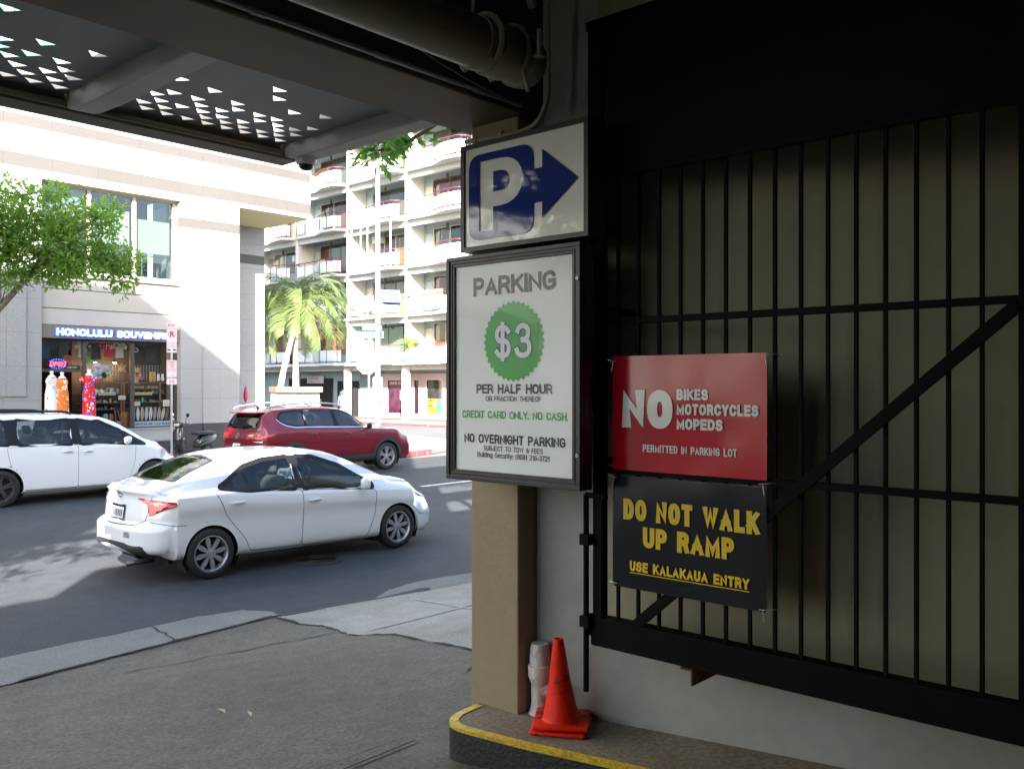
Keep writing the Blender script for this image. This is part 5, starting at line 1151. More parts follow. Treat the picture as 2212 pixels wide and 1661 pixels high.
# ---------------------------------------------------------------- souvenir shop building across the street (front face y = 26)
FY = 26.0
def granite(name, col, bw=1.25, bh=.92):
    m = mat(name, col, .55, nz=[(55, .22, 2), (140, .25, 1), (.5, .06, 2)]); nt = m.node_tree; N = nt.nodes; L = nt.links; b = N['Principled BSDF']
    src = b.inputs['Base Color'].links[0].from_socket; tc = N.new('ShaderNodeTexCoord'); sp = N.new('ShaderNodeSeparateXYZ'); cb = N.new('ShaderNodeCombineXYZ'); ad = N.new('ShaderNodeMath')
    L.new(tc.outputs['Object'], sp.inputs[0]); L.new(sp.outputs[0], ad.inputs[0]); L.new(sp.outputs[1], ad.inputs[1]); L.new(ad.outputs[0], cb.inputs[0]); L.new(sp.outputs[2], cb.inputs[1])
    br = N.new('ShaderNodeTexBrick'); br.offset = 0; br.inputs['Scale'].default_value = 1; br.inputs['Mortar Size'].default_value = .005; br.inputs['Mortar Smooth'].default_value = 0
    br.inputs['Brick Width'].default_value = bw; br.inputs['Row Height'].default_value = bh; br.inputs['Color1'].default_value = (1, 1, 1, 1); br.inputs['Color2'].default_value = (.97, .97, .97, 1); br.inputs['Mortar'].default_value = (.62, .61, .6, 1)
    L.new(cb.outputs[0], br.inputs['Vector']); mx = N.new('ShaderNodeMix'); mx.data_type = 'RGBA'; mx.blend_type = 'MULTIPLY'; mx.inputs[0].default_value = 1
    L.new(src, mx.inputs[6]); L.new(br.outputs[0], mx.inputs[7]); L.new(mx.outputs[2], b.inputs['Base Color']); return m
M_gr = granite('pale_granite', (.33, .328, .325)); M_gd = granite('rose_granite_band', (.08, .072, .067), 1.25, 9); M_base = mat('dark_granite_base', (.055, .05, .055), .4, nz=[(80, .3, 2)])
M_sp = mat('spandrel_panel', (.4, .365, .32), .55, nz=[(1.5, .06, 3)]); M_br = mat('bronze_frame', (.07, .06, .05), .4, .4); M_lf = mat('beige_window_frame', (.42, .38, .32), .5)
M_soff = mat('soffit_plaster', (.62, .55, .33), .7); M_brown = mat('brown_reveal', (.07, .055, .04), .5)
shop = thing('shop_building', 'pale granite building with rose bands and the souvenir shop at its foot', 'building', (14, FY, .15))
def sb(mb, name, m, bevel=0, parent=None): return at0(mb.build(name, m, parent or shop, bevel=bevel))
BZ = [(8.12, 8.5), (9.23, 9.54), (10.35, 10.66), (13.5, 13.8), (14.6, 14.9), (15.7, 16.0), (18.7, 19.0), (20, 20.3)]
ZT = 26.5
def courses(mb, x0, x1, y0, y1, z0, z1, bands):
    z = z0
    for a, b in bands:
        if b <= z0 or a >= z1: continue
        mb.box(x0, x1, y0, y1, z, a); mb.box(x0, x1, y0, y1, a, b, 1); z = b
    mb.box(x0, x1, y0, y1, z, z1)
mb = MB(); courses(mb, -45, 6.57, FY, FY + .9, 1.06, ZT, BZ); courses(mb, 6.57, 9.97, FY, FY + .9, 1.06, 10.9, BZ); courses(mb, 9.97, 10.63, FY, FY + .9, 7.97, 10.9, BZ); courses(mb, 10.63, 14.03, FY, FY + .9, 7.97, ZT, BZ); courses(mb, 6.57, 10.63, FY, FY + .9, 13.3, ZT, BZ); mb.box(-8, 18.7, FY + .9, 31, 13.3, ZT - .2)  # unseen leftward run of the wall is added to bounce sunlight back
courses(mb, 14.03, 14.75, FY - .0, FY + .9, 1.06, ZT, [(7.11, 7.42)] + BZ); courses(mb, 14.75, 16.02, FY - .07, FY + 3.2, 1.06, ZT, [(7.11, 7.42)] + BZ)
courses(mb, 16.02, 18.78, FY - .07, FY + 5.0, 7.99, ZT, BZ); courses(mb, 16.6, 18.76, 28.7, 31, 1.0, 7.98, [(6.62, 6.95)])
sb(mb, 'granite_wall', [M_gr, M_gd])
mb = MB(); mb.box(-45, 9.97, FY - .015, FY + .9, .1, 1.06); mb.box(14.03, 14.75, FY - .015, FY + .9, .1, 1.06); mb.box(14.75, 16.02, FY - .085, FY + 3.2, .1, 1.06); mb.box(16.6, 18.77, 28.69, 31, .1, 1.0); sb(mb, 'dark_base', M_base)
mb = MB(); mb.box(16.03, 18.70, FY + .02, 28.7, 7.96, 7.985); sb(mb, 'soffit', M_soff)
mb = MB(); mb.box(16.02, 16.06, FY - .02, 28.7, .1, 7.95); mb.box(16.06, 16.62, 28.62, 28.72, .1, 7.95); sb(mb, 'reveal', M_brown)
mb = MB(); mb.box(7.9, 8.35, FY - .10, FY, 1.5, 4.6); mb.box(8.0, 9.55, FY - .06, FY, 1.95, 4.9); sb(mb, 'pier_relief', [M_gr]); 
mb = MB(); mb.box(8.62, 8.78, FY - .08, FY - .061, 4.10, 4.22); sb(mb, 'wall_plate', mat('plate_blue_grey', (.42, .47, .5), .5))
# upper window: three panes with blinds, in a beige frame
y = FY + .32
mb = MB(); mb.box(9.97, 14.03, FY + .02, FY + .75, 5.30, 5.46); mb.box(9.97, 14.03, FY, FY + .4, 7.90, 7.97)
for x in (9.97, 11.33, 12.66, 13.93): mb.box(x, x + .10, y - .03, y + .06, 5.46, 7.90)
mb.box(9.97, 14.03, y - .02, y + .05, 7.84, 7.90); win = sb(mb, 'window', M_lf)
mb = MB(); mb.add([(9.97, y + .02, 5.46), (14.03, y + .02, 5.46), (14.03, y + .02, 7.9), (9.97, y + .02, 7.9)], [(0, 1, 2, 3)]); sb(mb, 'pane', glass('shop_upper_glass', (.38, .46, .46), .10), parent=win)
for a, b, z, zt_, c in ((10.1, 11.3, 6.9, 7.84, (.4, .42, .4)), (11.45, 12.63, 6.4, 7.42, (.72, .72, .68)), (12.78, 13.9, 6.25, 7.25, (.5, .46, .36))):
    mb = MB(); mb.box(a, b, y + .14, y + .15, z, zt_); o = sb(mb, 'roller_blind', mat('blind_%d' % int(z * 10 + c[0] * 100), c, .8), parent=win)
mb = MB(); mb.tube([(11.2, y + .3, 6.2), (13.9, y + .3, 6.18)], .02, 6); mb.tube([(12.5, y + .3, 5.5), (12.5, y + .3, 6.2)], .02, 6); mb.tube([(13.1, y + .3, 5.5), (13.1, y + .3, 6.2)], .02, 6); sb(mb, 'inner_rail', M_alu, parent=win)
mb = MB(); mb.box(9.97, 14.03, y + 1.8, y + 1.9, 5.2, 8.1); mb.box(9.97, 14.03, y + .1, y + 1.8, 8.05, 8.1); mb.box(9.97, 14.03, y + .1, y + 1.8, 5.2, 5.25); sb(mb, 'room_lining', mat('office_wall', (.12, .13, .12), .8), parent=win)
# spandrel
mb = MB()
for a, b in ((4.945, 5.299), (4.40, 4.925), (3.935, 4.38)): mb.box(9.97, 14.03, FY + .12, FY + .5, a, b)
sb(mb, 'spandrel', M_sp, .006)
mb = MB(); mb.box(9.97, 14.03, FY + .16, FY + .5, 3.5, 5.3); sb(mb, 'spandrel_joint', M_dark)
mb = MB(); mb.box(9.97, 14.03, FY + .07, FY + .155, 3.56, 3.92); sb(mb, 'sign_band', mat('taupe_sign_band', (.16, .135, .105), .5))
# illuminated shop lettering
SF = frame((0, FY + .02, 0), (1, 0, 0), (0, 0, 1)); SFl = lambda yy: frame((0, yy, 0), (1, 0, 0), (0, 0, 1))
mb = MB(); text(mb, 'HONOLULU SOUVENIRS', SFl(FY - .03), 10.36, 3.635, 3.31, .195, .24, .0, 0); m_l = mat('lit_white_letter', (.85, .93, 1.0), .4, emit=.35)
st = thing('shop_sign', 'illuminated blue edged white letters reading Honolulu Souvenirs above the shop window', 'sign', (12, FY, 3.7))
at0(mb.build('letter_faces', m_l, st))
mb = MB()
for k in range(5): text(mb, 'HONOLULU SOUVENIRS', SFl(FY - .02 + .016 * k), 10.35, 3.628, 3.33, .21, .27, .0, 0)
at0(mb.build('letter_sides', mat('lit_blue_return', (.02, .12, .75), .4, emit=.5), st))
# storefront frame and glass
yg = FY + .28; Z0, Z1 = .97, 3.56
mb = MB(); mb.box(9.97, 14.03, FY - .04, FY + .6, .93, .97); mb.box(11.05, 14.03, FY, FY + .5, .64, .93); mb.box(11.0, 14.1, FY - .12, FY + .3, .58, .64); sb(mb, 'window_ledge', M_gr)
mb = MB(); mb.box(11.0, 14.03, FY - .35, FY, .12, .57); sb(mb, 'rock_plinth', mat('lava_rock', (.05, .045, .045), .9, nz=[(9, .6, 4)], bump=[(9, 1.0, 5)]))
mb = MB()
for a, b in ((9.97, 10.06), (11.17, 11.27), (12.56, 12.68), (13.94, 14.03)): mb.box(a, b, yg - .05, yg + .05, Z0 if a > 11 else .15, Z1)
mb.box(10.06, 11.17, yg - .05, yg + .05, 2.62, 2.70); mb.box(11.27, 13.94, yg - .05, yg + .05, .97, 1.0); mb.box(9.97, 14.03, yg - .05, yg + .05, 3.52, 3.56); sfm = sb(mb, 'shop_window', M_br)
mb = MB()
for a, b, z in ((11.27, 12.56, 1.0), (12.68, 13.94, 1.0), (10.06, 11.17, 2.70)): mb.add([(a, yg, z), (b, yg, z), (b, yg, 3.52), (a, yg, 3.52)], [(0, 1, 2, 3)])
sb(mb, 'pane', glass('shopfront_glass', (.82, .84, .84), .04), parent=sfm)
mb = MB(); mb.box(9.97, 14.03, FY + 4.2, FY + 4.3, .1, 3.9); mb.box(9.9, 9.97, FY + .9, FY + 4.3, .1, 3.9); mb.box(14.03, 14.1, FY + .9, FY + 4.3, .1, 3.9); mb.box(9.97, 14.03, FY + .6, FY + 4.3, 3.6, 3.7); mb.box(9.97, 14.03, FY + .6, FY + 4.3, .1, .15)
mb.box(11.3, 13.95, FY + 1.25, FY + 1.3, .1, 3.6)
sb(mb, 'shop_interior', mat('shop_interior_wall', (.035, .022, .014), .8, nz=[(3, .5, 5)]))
# upper storey window row
mb = MB(); mb.box(6.57, 10.63, FY + .02, FY + .75, 10.9, 11.0)
for x in (9.97, 11.33, 12.66, 13.93): mb.box(x - 3.4, x - 3.3, y - .03, y + .06, 11.0, 13.3)
w2_ = sb(mb, 'window', M_lf); mb = MB(); mb.box(6.57, 10.63, y + .02, y + .06, 11.0, 13.3); sb(mb, 'pane', mat('teal_glass', (.1, .2, .2), .08, .2), parent=w2_)
# ---------------------------------------------------------------- goods in the window and at the door
GR = random.Random(11)
def col(h, s_, v):
    import colorsys
    return colorsys.hsv_to_rgb(h, s_, v)
def item(name, label, cat, loc, mb, m, group=None, rz=0, smooth=True):
    o = mb.build(name, m, None, smooth=smooth, auto=40 if smooth else None); o.location = loc; o.rotation_euler = (0, 0, rz); tag(o, label, cat, group); return o
def floral(name, base, cs):
    m = mat(name, base, .8); nt = m.node_tree; N = nt.nodes; L = nt.links; tc = N.new('ShaderNodeTexCoord'); prev = None
    for i, (c, sc, th) in enumerate(cs):
        v = N.new('ShaderNodeTexVoronoi'); v.inputs['Scale'].default_value = sc; v.inputs['Randomness'].default_value = .9; mp = N.new('ShaderNodeMapping'); mp.inputs['Location'].default_value = (i * 3.3, i * 1.7, i)
        nn = N.new('ShaderNodeTexNoise'); nn.inputs['Scale'].default_value = sc * 2.2; L.new(tc.outputs['Object'], nn.inputs['Vector']); va = N.new('ShaderNodeVectorMath'); va.operation = 'MULTIPLY_ADD'; va.inputs[1].default_value = (1.3 / sc,) * 3; L.new(nn.outputs['Color'], va.inputs[0]); L.new(tc.outputs['Object'], va.inputs[2]); L.new(va.outputs[0], mp.inputs[0]); L.new(mp.outputs[0], v.inputs['Vector']); cr = N.new('ShaderNodeMath'); cr.operation = 'LESS_THAN'; cr.inputs[1].default_value = th; L.new(v.outputs['Distance'], cr.inputs[0])
        x = N.new('ShaderNodeMix'); x.data_type = 'RGBA'; L.new(cr.outputs[0], x.inputs[0])
        if prev: L.new(prev, x.inputs[6])
        else: x.inputs[6].default_value = (*base, 1)
        x.inputs[7].default_value = (*c, 1); prev = x.outputs[2]
    L.new(prev, N['Principled BSDF'].inputs['Base Color']); return m
def dress(name, label, x, y, z0, h, m, sleeves=False, bust=True, hook=True):
    t = thing(name, label, 'dress', (x, y, z0)); n = 22; prof = [(0, .20), (.12, .185), (.35, .175), (.58, .175), (.70, .15), (.78, .135), (.88, .165), (.95, .14), (1.0, .10)]
    mb = MB(); vs = []
    for q, r in prof:
        for k in range(n):
            a = 2 * math.pi * k / n; rr = r * (1 + .05 * math.sin(6 * a + 8 * q) * (1 - q)); vs.append((rr * math.cos(a), rr * .62 * math.sin(a), q * h))
    mb.add(vs, [(i * n + k, i * n + (k + 1) % n, (i + 1) * n + (k + 1) % n, (i + 1) * n + k) for i in range(len(prof) - 1) for k in range(n)])
    if sleeves:
        for sd in (-1, 1): mb.lathe([(.0001, -.10), (.07, -.09), (.085, -.02), (.06, .05), (.0001, .06)], n=12, c=(sd * .19, 0, h * .90))
    mb.build('gown', m, t, smooth=True)
    mb = MB(); mb.lathe([(.105, h * .98), (.09, h + .02), (.04, h + .06), (.038, h + .10), (.055, h + .13), (.04, h + .155), (.0001, h + .16)], n=16); mb.build('mannequin_bust', M_white, t, smooth=True)
    mb = MB(); mb.tube([(0, 0, h + .15), (0, 0, h + .20), (.03, 0, h + .23), (.02, 0, h + .26)], .006, 6); mb.tube([(0, 0, -z0 + .15), (0, 0, .1)], .015, 6); mb.build('hook_stand', M_gun, t)
dress('floral_dress', 'red floral dress with puff sleeves on a white bust beside the shop window', 11.14, FY - .25, 1.38, 1.16, floral('red_floral', (.62, .01, .02), [((.18, .05, .5), 5, .34), ((.85, .75, .75), 6.5, .26), ((.85, .3, .05), 9, .2), ((.85, .55, .05), 12, .14)]), True)
dress('floral_dress', 'orange and white floral dress hanging at the shop door', 10.42, FY - .22, 1.40, 1.05, floral('orange_floral', (.75, .18, .02), [((.85, .8, .75), 6, .36), ((.8, .4, .02), 9, .25), ((.7, .1, .1), 12, .15)]))
dress('floral_dress', 'white and grey print dress hanging at the left side of the shop door', 10.16, FY - .18, 1.36, 1.12, floral('white_floral', (.75, .73, .7), [((.12, .13, .12), 7, .25), ((.45, .03, .1), 9, .2), ((.55, .5, .45), 5, .2)]))
def tee(x, z, w, h, c, label, txt=None, tc=(.7, .68, .6), yy=None):
    yy = yy or FY + .75; t = thing('t_shirt', label, 't-shirt', (x, yy, z), 0, 'T-shirts hung inside the shop window')
    mb = MB(); pts = [(-.30, 0), (.30, 0), (.30, .62), (.46, .50), (.56, .66), (.36, .92), (.14, 1), (0, .94), (-.14, 1), (-.36, .92), (-.56, .66), (-.46, .50), (-.30, .62)]
    mb.prism([(a * w, b * h) for a, b in pts], lambda a, b, d: (a, d + .03 * math.sin(a * 14), b), 0, .02); mb.build('cloth', mat('tee_%.2f_%.2f_%.2f' % c, c, .9), t)
    if txt: mb = MB(); text(mb, txt, frame((0, -.035, 0), (1, 0, 0), (0, 0, 1)), -.17 * w, h * .45, .34 * w, h * .3, .14, 0); mb.build('lettering', mat('tee_ink', tc, .8), t)
for x, z, w, h, c, l, q in ((11.40, 3.05, .42, .5, (.4, .41, .4), 'pale grey T-shirt hung by the left edge of the middle shop window', None), (11.78, 3.0, .5, .55, (.02, .02, .022), 'black T-shirt between the pale grey and red shirts in the shop window', None), (12.14, 3.08, .5, .52, (.4, .015, .03), 'red T-shirt with the word hi hung in the shop window', 'hi'), (12.48, 3.07, .42, .5, (.45, .43, .4), 'beige white T-shirt right of the red hi shirt in the shop window', None),
    (12.95, 3.0, .5, .56, (.012, .012, .014), 'black T-shirt with pale print in the right shop window', 'o'), (13.45, 2.98, .5, .55, (.03, .028, .03), 'plain dark T-shirt at the far right of the right shop window', None), (10.85, 3.02, .45, .5, (.03, .033, .036), 'charcoal T-shirt above the shop door', None), (10.35, 3.0, .5, .5, (.015, .05, .09), 'navy blue T-shirt in the corner above the shop door', None),
    (11.6, 2.86, .4, .35, (.13, .22, .08), 'green T-shirt folded low under the pale shirts in the shop window', None), (10.98, 2.72, .32, .4, (.3, .07, .04), 'rust coloured T-shirt beside the neon open sign', None)): tee(x, z, w, h, c, l, q)
# neon OPEN sign, welcome board, downlights
os_ = thing('open_sign', 'red neon OPEN sign in an oval of blue dots above the shop door', 'sign', (10.53, yg + .1, 2.75)); 
mb = MB(); mb.lathe([(.30, -.01), (.30, .01)], n=30, M=Matrix.Rotation(R(90), 3, 'X'), sy=.45, c=(0, 0, .1)); mb.build('board', M_dark, os_)
mb = MB(); text(mb, 'OPEN', frame((0, -.03, 0), (1, 0, 0), (0, 0, 1)), -.215, .035, .42, .12, .17, .0, shear=.2); mb.build('neon_lettering', mat('red_neon', (1, .02, .03), .4, emit=4), os_)
mb = MB()
for k in range(22):
    a = 2 * math.pi * k / 22
    if abs(math.sin(a)) > .45: mb.box(.24 * math.cos(a) - .009, .24 * math.cos(a) + .009, -.03, -.02, .1 + .125 * math.sin(a) - .008, .1 + .125 * math.sin(a) + .008)
mb.build('neon_dots', mat('blue_neon', (.02, .08, 1), .4, emit=3), os_)
wl_ = thing('welcome_board', 'small dark board lettered welcome with two flowers above the shop door', 'sign', (10.93, yg + .08, 2.70)); mb = MB(); mb.rbox(-.23, .23, 0, .02, 0, .11, .01); mb.build('board', mat('board_brown', (.02, .015, .012), .6), wl_)
mb = MB(); text(mb, 'welcome', frame((0, -.004, 0), (1, 0, 0), (0, 0, 1)), -.14, .02, .28, .075, .16, 0)
for sd in (-1, 1):
    for k in range(5): a = 2 * math.pi * k / 5; mb.lathe([(.0001, 0), (.014, 0)], n=8, M=Matrix.Rotation(R(90), 3, 'X'), c=(sd * .19 + .02 * math.cos(a), -.004, .07 + .02 * math.sin(a)))
mb.build('lettering', mat('cream_ink', (.5, .45, .33), .6), wl_)
for x, w in ((11.03, 'above the shop door'), (11.84, 'over the hats in the middle shop window'), (12.44, 'beside the pillar of the middle shop window')):
    t = thing('spot_lamp', 'lit white spotlight inside the shop ' + w, 'lamp', (x, FY + 1.0, 2.92)); mb = MB(); mb.lathe([(.0001, 0), (.045, .0), (.06, .035), (.03, .09), (.0001, .1)], n=14); mb.build('lamp_housing', M_dark, t)
    mb = MB(); mb.lathe([(.0001, -.012), (.048, -.006), (.052, .03)], n=14); mb.build('bulb', mat('warm_bulb', (1, .78, .5), .4, emit=9), t)
    ld = bpy.data.lights.new('spot_lamp_light', 'POINT'); ld.energy = 4.5; ld.color = (1, .72, .42); ld.shadow_soft_size = .05; lo = bpy.data.objects.new('lamp_light', ld); COL.objects.link(lo); lo.parent = t; lo.location = (0, -.1, -.15)
# display shelving
M_shelf = mat('dark_shelf', (.05, .025, .012), .6); M_wood = mat('brown_wood', (.22, .09, .03), .5, nz=[(9, .3, 3)]); M_wood2 = mat('light_wood', (.42, .24, .08), .5, nz=[(9, .3, 3)])
rk = thing('display_rack', 'dark wooden shelves inside the shop window carrying souvenirs', 'rack', (12.6, FY + .8, .97))
ZS = (1.13, 1.53, 1.73, 2.0, 2.34)
for z in ZS: mb = MB(); mb.box(11.3, 13.92, FY + .55, FY + 1.1, z - .025, z); at0(mb.build('shelf', M_wood if z > 2.2 else M_shelf, rk))
mb = MB()
for x in (12.42, 12.50, 13.62): mb.box(x, x + .03, FY + .52, FY + .56, 1.0, 2.32)
at0(mb.build('upright', M_wood, rk))
mb = MB()
for a, b in ((11.3, 12.55), (12.7, 13.7)):
    for k in range(7): mb.tube([(a, FY + .6, 2.42 + .07 * k), (b, FY + .6, 2.42 + .07 * k)], .004, 4)
    for k in range(int((b - a) / .09)): mb.tube([(a + .09 * k, FY + .6, 2.42), (a + .09 * k, FY + .6, 2.84)], .004, 4)
at0(mb.build('wire_grid', M_alu, rk))
for x0, w, s_ in ((11.75, .5, 'SaleSaleSale'), (12.70, .68, 'SaleSaleSaleSale'), (11.33, .36, 'Sale Sale')):
    t = thing('sale_banner', {11.75: 'cream paper strip reading Sale on the shelf edge in the middle shop window', 12.70: 'yellow paper strip reading Sale on the shelf edge in the right shop window', 11.33: 'short paper strip reading Sale behind the red dress'}[x0], 'banner', (x0, FY + .53, 1.955)); mb = MB(); mb.box(0, w, 0, .004, 0, .075); mb.build('strip', mat('cream_paper' if x0 < 12 else 'yellow_paper', (.6, .58, .45) if x0 < 12 else (.6, .56, .2), .8), t)
    mb = MB(); text(mb, s_, frame((0, -.003, 0), (1, 0, 0), (0, 0, 1)), .02, .018, w - .04, .045, .15, 0); mb.build('lettering', M_ink, t)
t = thing('shop_banner', 'pale blue banner of small shop names along the foot of the right shop window', 'banner', (12.71, FY + .36, 1.005)); mb = MB(); mb.box(0, 1.2, 0, .005, 0, .155); mb.build('strip', mat('pale_blue_paper', (.42, .5, .55), .7), t)
mb = MB()
for x, w, s_ in ((.02, .27, 'SURFER'), (.32, .28, 'HANG LOOSE'), (.66, .2, 'OAHU'), (.90, .28, 'HONOLULU')): text(mb, s_, frame((0, -.003, 0), (1, 0, 0), (0, 0, 1)), x, .04, w, .07, .17, 0)
mb.build('lettering', mat('blue_ink', (.03, .09, .2), .6), t)
# goods
def hat(x, z, c, label, s_=1.0):
    mb = MB(); M3 = Matrix.Rotation(R(62), 3, 'X'); mb.lathe([(.15 * s_, -.01), (.15 * s_, 0), (.09 * s_, .01), (.085 * s_, .07), (.06 * s_, .10), (.0001, .11)], n=22, M=M3); return item('hat', label, 'hat', (x, FY + .56, z), mb, c, 'hats on the wire grid')
hat(11.98, 2.72, mat('grey_felt', (.42, .42, .38), .9), 'large grey brimmed hat on the wire grid of the middle shop window', 1.15)
hat(11.73, 2.79, floral('hat_floral', (.6, .58, .6), [((.5, .1, .2), 22, .3), ((.2, .3, .15), 26, .2)]), 'pink flowered hat at the top left of the wire grid')
hat(11.75, 2.57, floral('hat_blue', (.15, .35, .5), [((.7, .7, .7), 22, .3)]), 'blue flowered hat under the pink flowered hat'); hat(11.9, 2.55, mat('black_felt', (.02, .02, .02), .9), 'black hat hanging under the large grey hat', .7)
def sea_turtle(x, z, s_, label, m):
    mb = MB(); mb.lathe([(.0001, .05), (.05, .045), (.085, .02), (.09, 0), (.0001, -.005)], n=14, M=Matrix.Rotation(R(75), 3, 'X'), sy=1.2)
    for a in (40, 140, 220, 320): mb.rbox(-.02, .10, -.018, .018, -.008, .008, .007, 1, M=Matrix.Rotation(R(90), 4, 'X') @ Matrix.Rotation(R(a), 4, 'Z') @ Matrix.Translation((.05, 0, 0)))
    mb.lathe([(.0001, -.03), (.03, 0), (.0001, .03)], n=8, c=(.0, -.0, .12)); o = item('wooden_turtle', label, 'ornament', (x, FY + .58, z), mb, m, 'carved wooden turtles'); o.scale = (s_,) * 3
for x, z, s_, l in ((11.42, 2.42, 1.0, 'carved wooden turtle on the top shelf nearest the red dress'), (12.02, 2.44, .9, 'carved wooden turtle under the large grey hat'), (12.46, 2.74, 1.1, 'carved wooden turtle hung high by the middle window pillar'), (12.88, 2.40, 1.2, 'largest carved wooden turtle at the left of the right shop window'), (12.95, 2.70, .8, 'carved wooden turtle hung on the right wire grid')): sea_turtle(x, z, s_, l, M_wood2)
def ukulele(x, z, m, label, tilt):
    t = thing('ukulele', label, 'ukulele', (x, FY + .42, z)); t.rotation_euler = (R(-8), R(tilt), 0); out = []
    for k in range(36):
        a = 2 * math.pi * k / 36; r = .085 + .022 * math.cos(2 * a) - .012 * math.sin(a); out.append((r * .95 * math.cos(a), .12 + r * 1.25 * math.sin(a)))
    mb = MB(); mb.prism(out, lambda a, b, d: (a, d, b), 0, .05); mb.build('sound_box', m, t)
    mb = MB(); mb.rbox(-.014, .014, -.012, .012, .22, .44, .004); mb.rbox(-.022, .022, -.012, .012, .44, .52, .005); mb.build('neck', M_wood, t)
    mb = MB(); mb.lathe([(.0001, 0), (.024, 0)], n=14, M=Matrix.Rotation(R(90), 3, 'X'), c=(0, -.003, .15)); mb.build('sound_hole', M_dark, t)
ukulele(12.24, 1.0, mat('blue_lacquer', (.02, .1, .45), .2, coat=1), 'blue ukulele standing in the middle shop window', -3); ukulele(12.42, 1.0, M_wood2, 'yellow wooden ukulele leaning beside the blue one', -14)
SBc = [(.05, .25, .3), (.5, .5, .45), (.35, .3, .2), (.3, .35, .4), (.55, .45, .3), (.1, .2, .35), (.45, .3, .15), (.4, .42, .42), (.2, .12, .06)]
for k in range(9):
    x = 12.78 + .125 * k; mb = MB(); out = [(.052 * math.sin(math.pi * min(1, q * 1.02)) ** .55 * sd, .44 * q) for sd, rng in ((1, [i / 9 for i in range(10)]), (-1, [i / 9 for i in range(9, -1, -1)])) for q in rng]
    o = out[:10] + out[11:-1]; mb.prism(o, lambda a, b, d: (a, d, b), 0, .018); mb.prism([(-.006, .05), (.006, .05), (.006, .40), (-.006, .40)], lambda a, b, d: (a, d, b), -.002, -.001, 1)
    ob = mb.build('toy_surfboard', [mat('board_%d' % k, SBc[k], .35), M_wood2 if k % 2 else M_ink]); ob.location = (x, FY + .46, 1.17); ob.rotation_euler = (R(-10), R(2 + 2.2 * k), 0)
    tag(ob, 'miniature striped surfboard leaning in the row at the foot of the right shop window', 'ornament', 'row of toy surfboards')
shapes = {'mug': [(.03, 0), (.034, .005), (.034, .08), (.03, .08), (.028, .01)], 'vase': [(.03, 0), (.045, .05), (.03, .11), (.02, .13), (.026, .15)], 'bowl': [(.03, 0), (.06, .03), (.068, .05), (.06, .045), (.0001, .012)], 'jar': [(.035, 0), (.038, .09), (.03, .1), (.03, .12), (.0001, .122)], 'candle': [(.022, 0), (.022, .06), (.0001, .062)]}
zz = {1.53: ('bowl', 'mug', 'candle'), 1.73: ('mug', 'jar', 'candle', 'bowl'), 2.0: ('vase', 'jar', 'mug'), 1.13: ('vase', 'jar')}
nm_z = {1.53: 'second lowest', 1.73: 'middle', 2.0: 'second highest', 1.13: 'lowest'}
for z, kinds in zz.items():
    x = 11.36
    while x < (13.85 if z > 1.2 else 12.15):
        k = GR.choice(kinds); c = col(GR.choice([.5, .52, .08, .1, .0, .55]), GR.choice([.1, .3, .6]), GR.choice([.15, .3, .6])); c = tuple(round(q * 4) / 4 * .7 + .02 for q in c)
        if not (12.40 < x < 12.55 or 12.55 < x < 12.70):
            mb = MB(); mb.lathe(shapes[k], n=14); sc_k = GR.uniform(.85, 1.25); tone = 'pale' if sum(c) > 1.2 else ('dark' if sum(c) < .5 else 'coloured')
            o = item(k, '%s souvenir %s on the %s shelf of the shop window' % (tone, k, nm_z[z]), k, (x, FY + GR.uniform(.6, .7), z), mb, mat('glaze_%.2f_%.2f_%.2f' % c, c, .25), 'souvenirs on the %s shelf' % nm_z[z]); o.scale = (sc_k,) * 3
        x += GR.uniform(.085, .14)
def teapot(x, label):
    t = thing('teapot', label, 'teapot', (x, FY + .60, 2.0)); M_ce = mat('cream_ceramic', (.6, .56, .48), .2); mb = MB(); mb.lathe([(.04, 0), (.07, .04), (.065, .09), (.035, .12), (.035, .13), (.012, .14), (.0001, .15)], n=18); mb.build('pot', M_ce, t, smooth=True)
    mb = MB(); mb.tube([(-.06, 0, .05), (-.10, 0, .08), (-.12, 0, .12)], .012, 8); mb.build('spout', M_ce, t); mb = MB(); mb.tube(catmull([(.06, 0, .09), (.10, 0, .10), (.10, 0, .05), (.06, 0, .03)], 4), .008, 6); mb.build('handle', M_ce, t)
teapot(11.70, 'cream teapot on the shelf nearest the red dress'); teapot(11.87, 'cream teapot right of the first teapot in the shop window')
for x, c, l in ((12.08, (.5, .47, .42), 'white framed photo standing by the teapots'), (12.2, (.35, .4, .42), 'tall blue framed photo at the right of the teapots')):
    t = thing('photo_frame', l, 'frame', (x, FY + .62, 2.02)); mb = MB(); mb.box(-.05, .05, 0, .012, 0, .15); mb.build('border', mat('frame_%.2f' % c[0], c, .5), t); mb = MB(); mb.box(-.034, .034, -.002, 0, .018, .132); mb.build('picture', mat('pic_%.2f' % c[0], (.12, .05, .05), .6), t)
for x0, s_, l in ((12.78, 'HAWAII', 'dark wooden board carved Hawaii in the right shop window'), (13.22, 'ohana', 'dark wooden board carved ohana in the right shop window')):
    t = thing('wooden_board', l, 'sign', (x0, FY + .54, 2.10)); mb = MB(); mb.rbox(-.05, .40, 0, .02, 0, .17, .012); mb.build('plank', mat('dark_plank', (.03, .018, .01), .5), t); mb = MB(); text(mb, s_, frame((0, -.004, 0), (1, 0, 0), (0, 0, 1)), 0, .05, .34, .085, .17, 0); mb.build('lettering', mat('gold_ink', (.4, .26, .09), .5), t)
mb = MB(); 
for sd in (-1, 1): mb.rbox(sd * .055 - .045, sd * .055 + .045, -.01, .01, 0, .30, .009, 2)
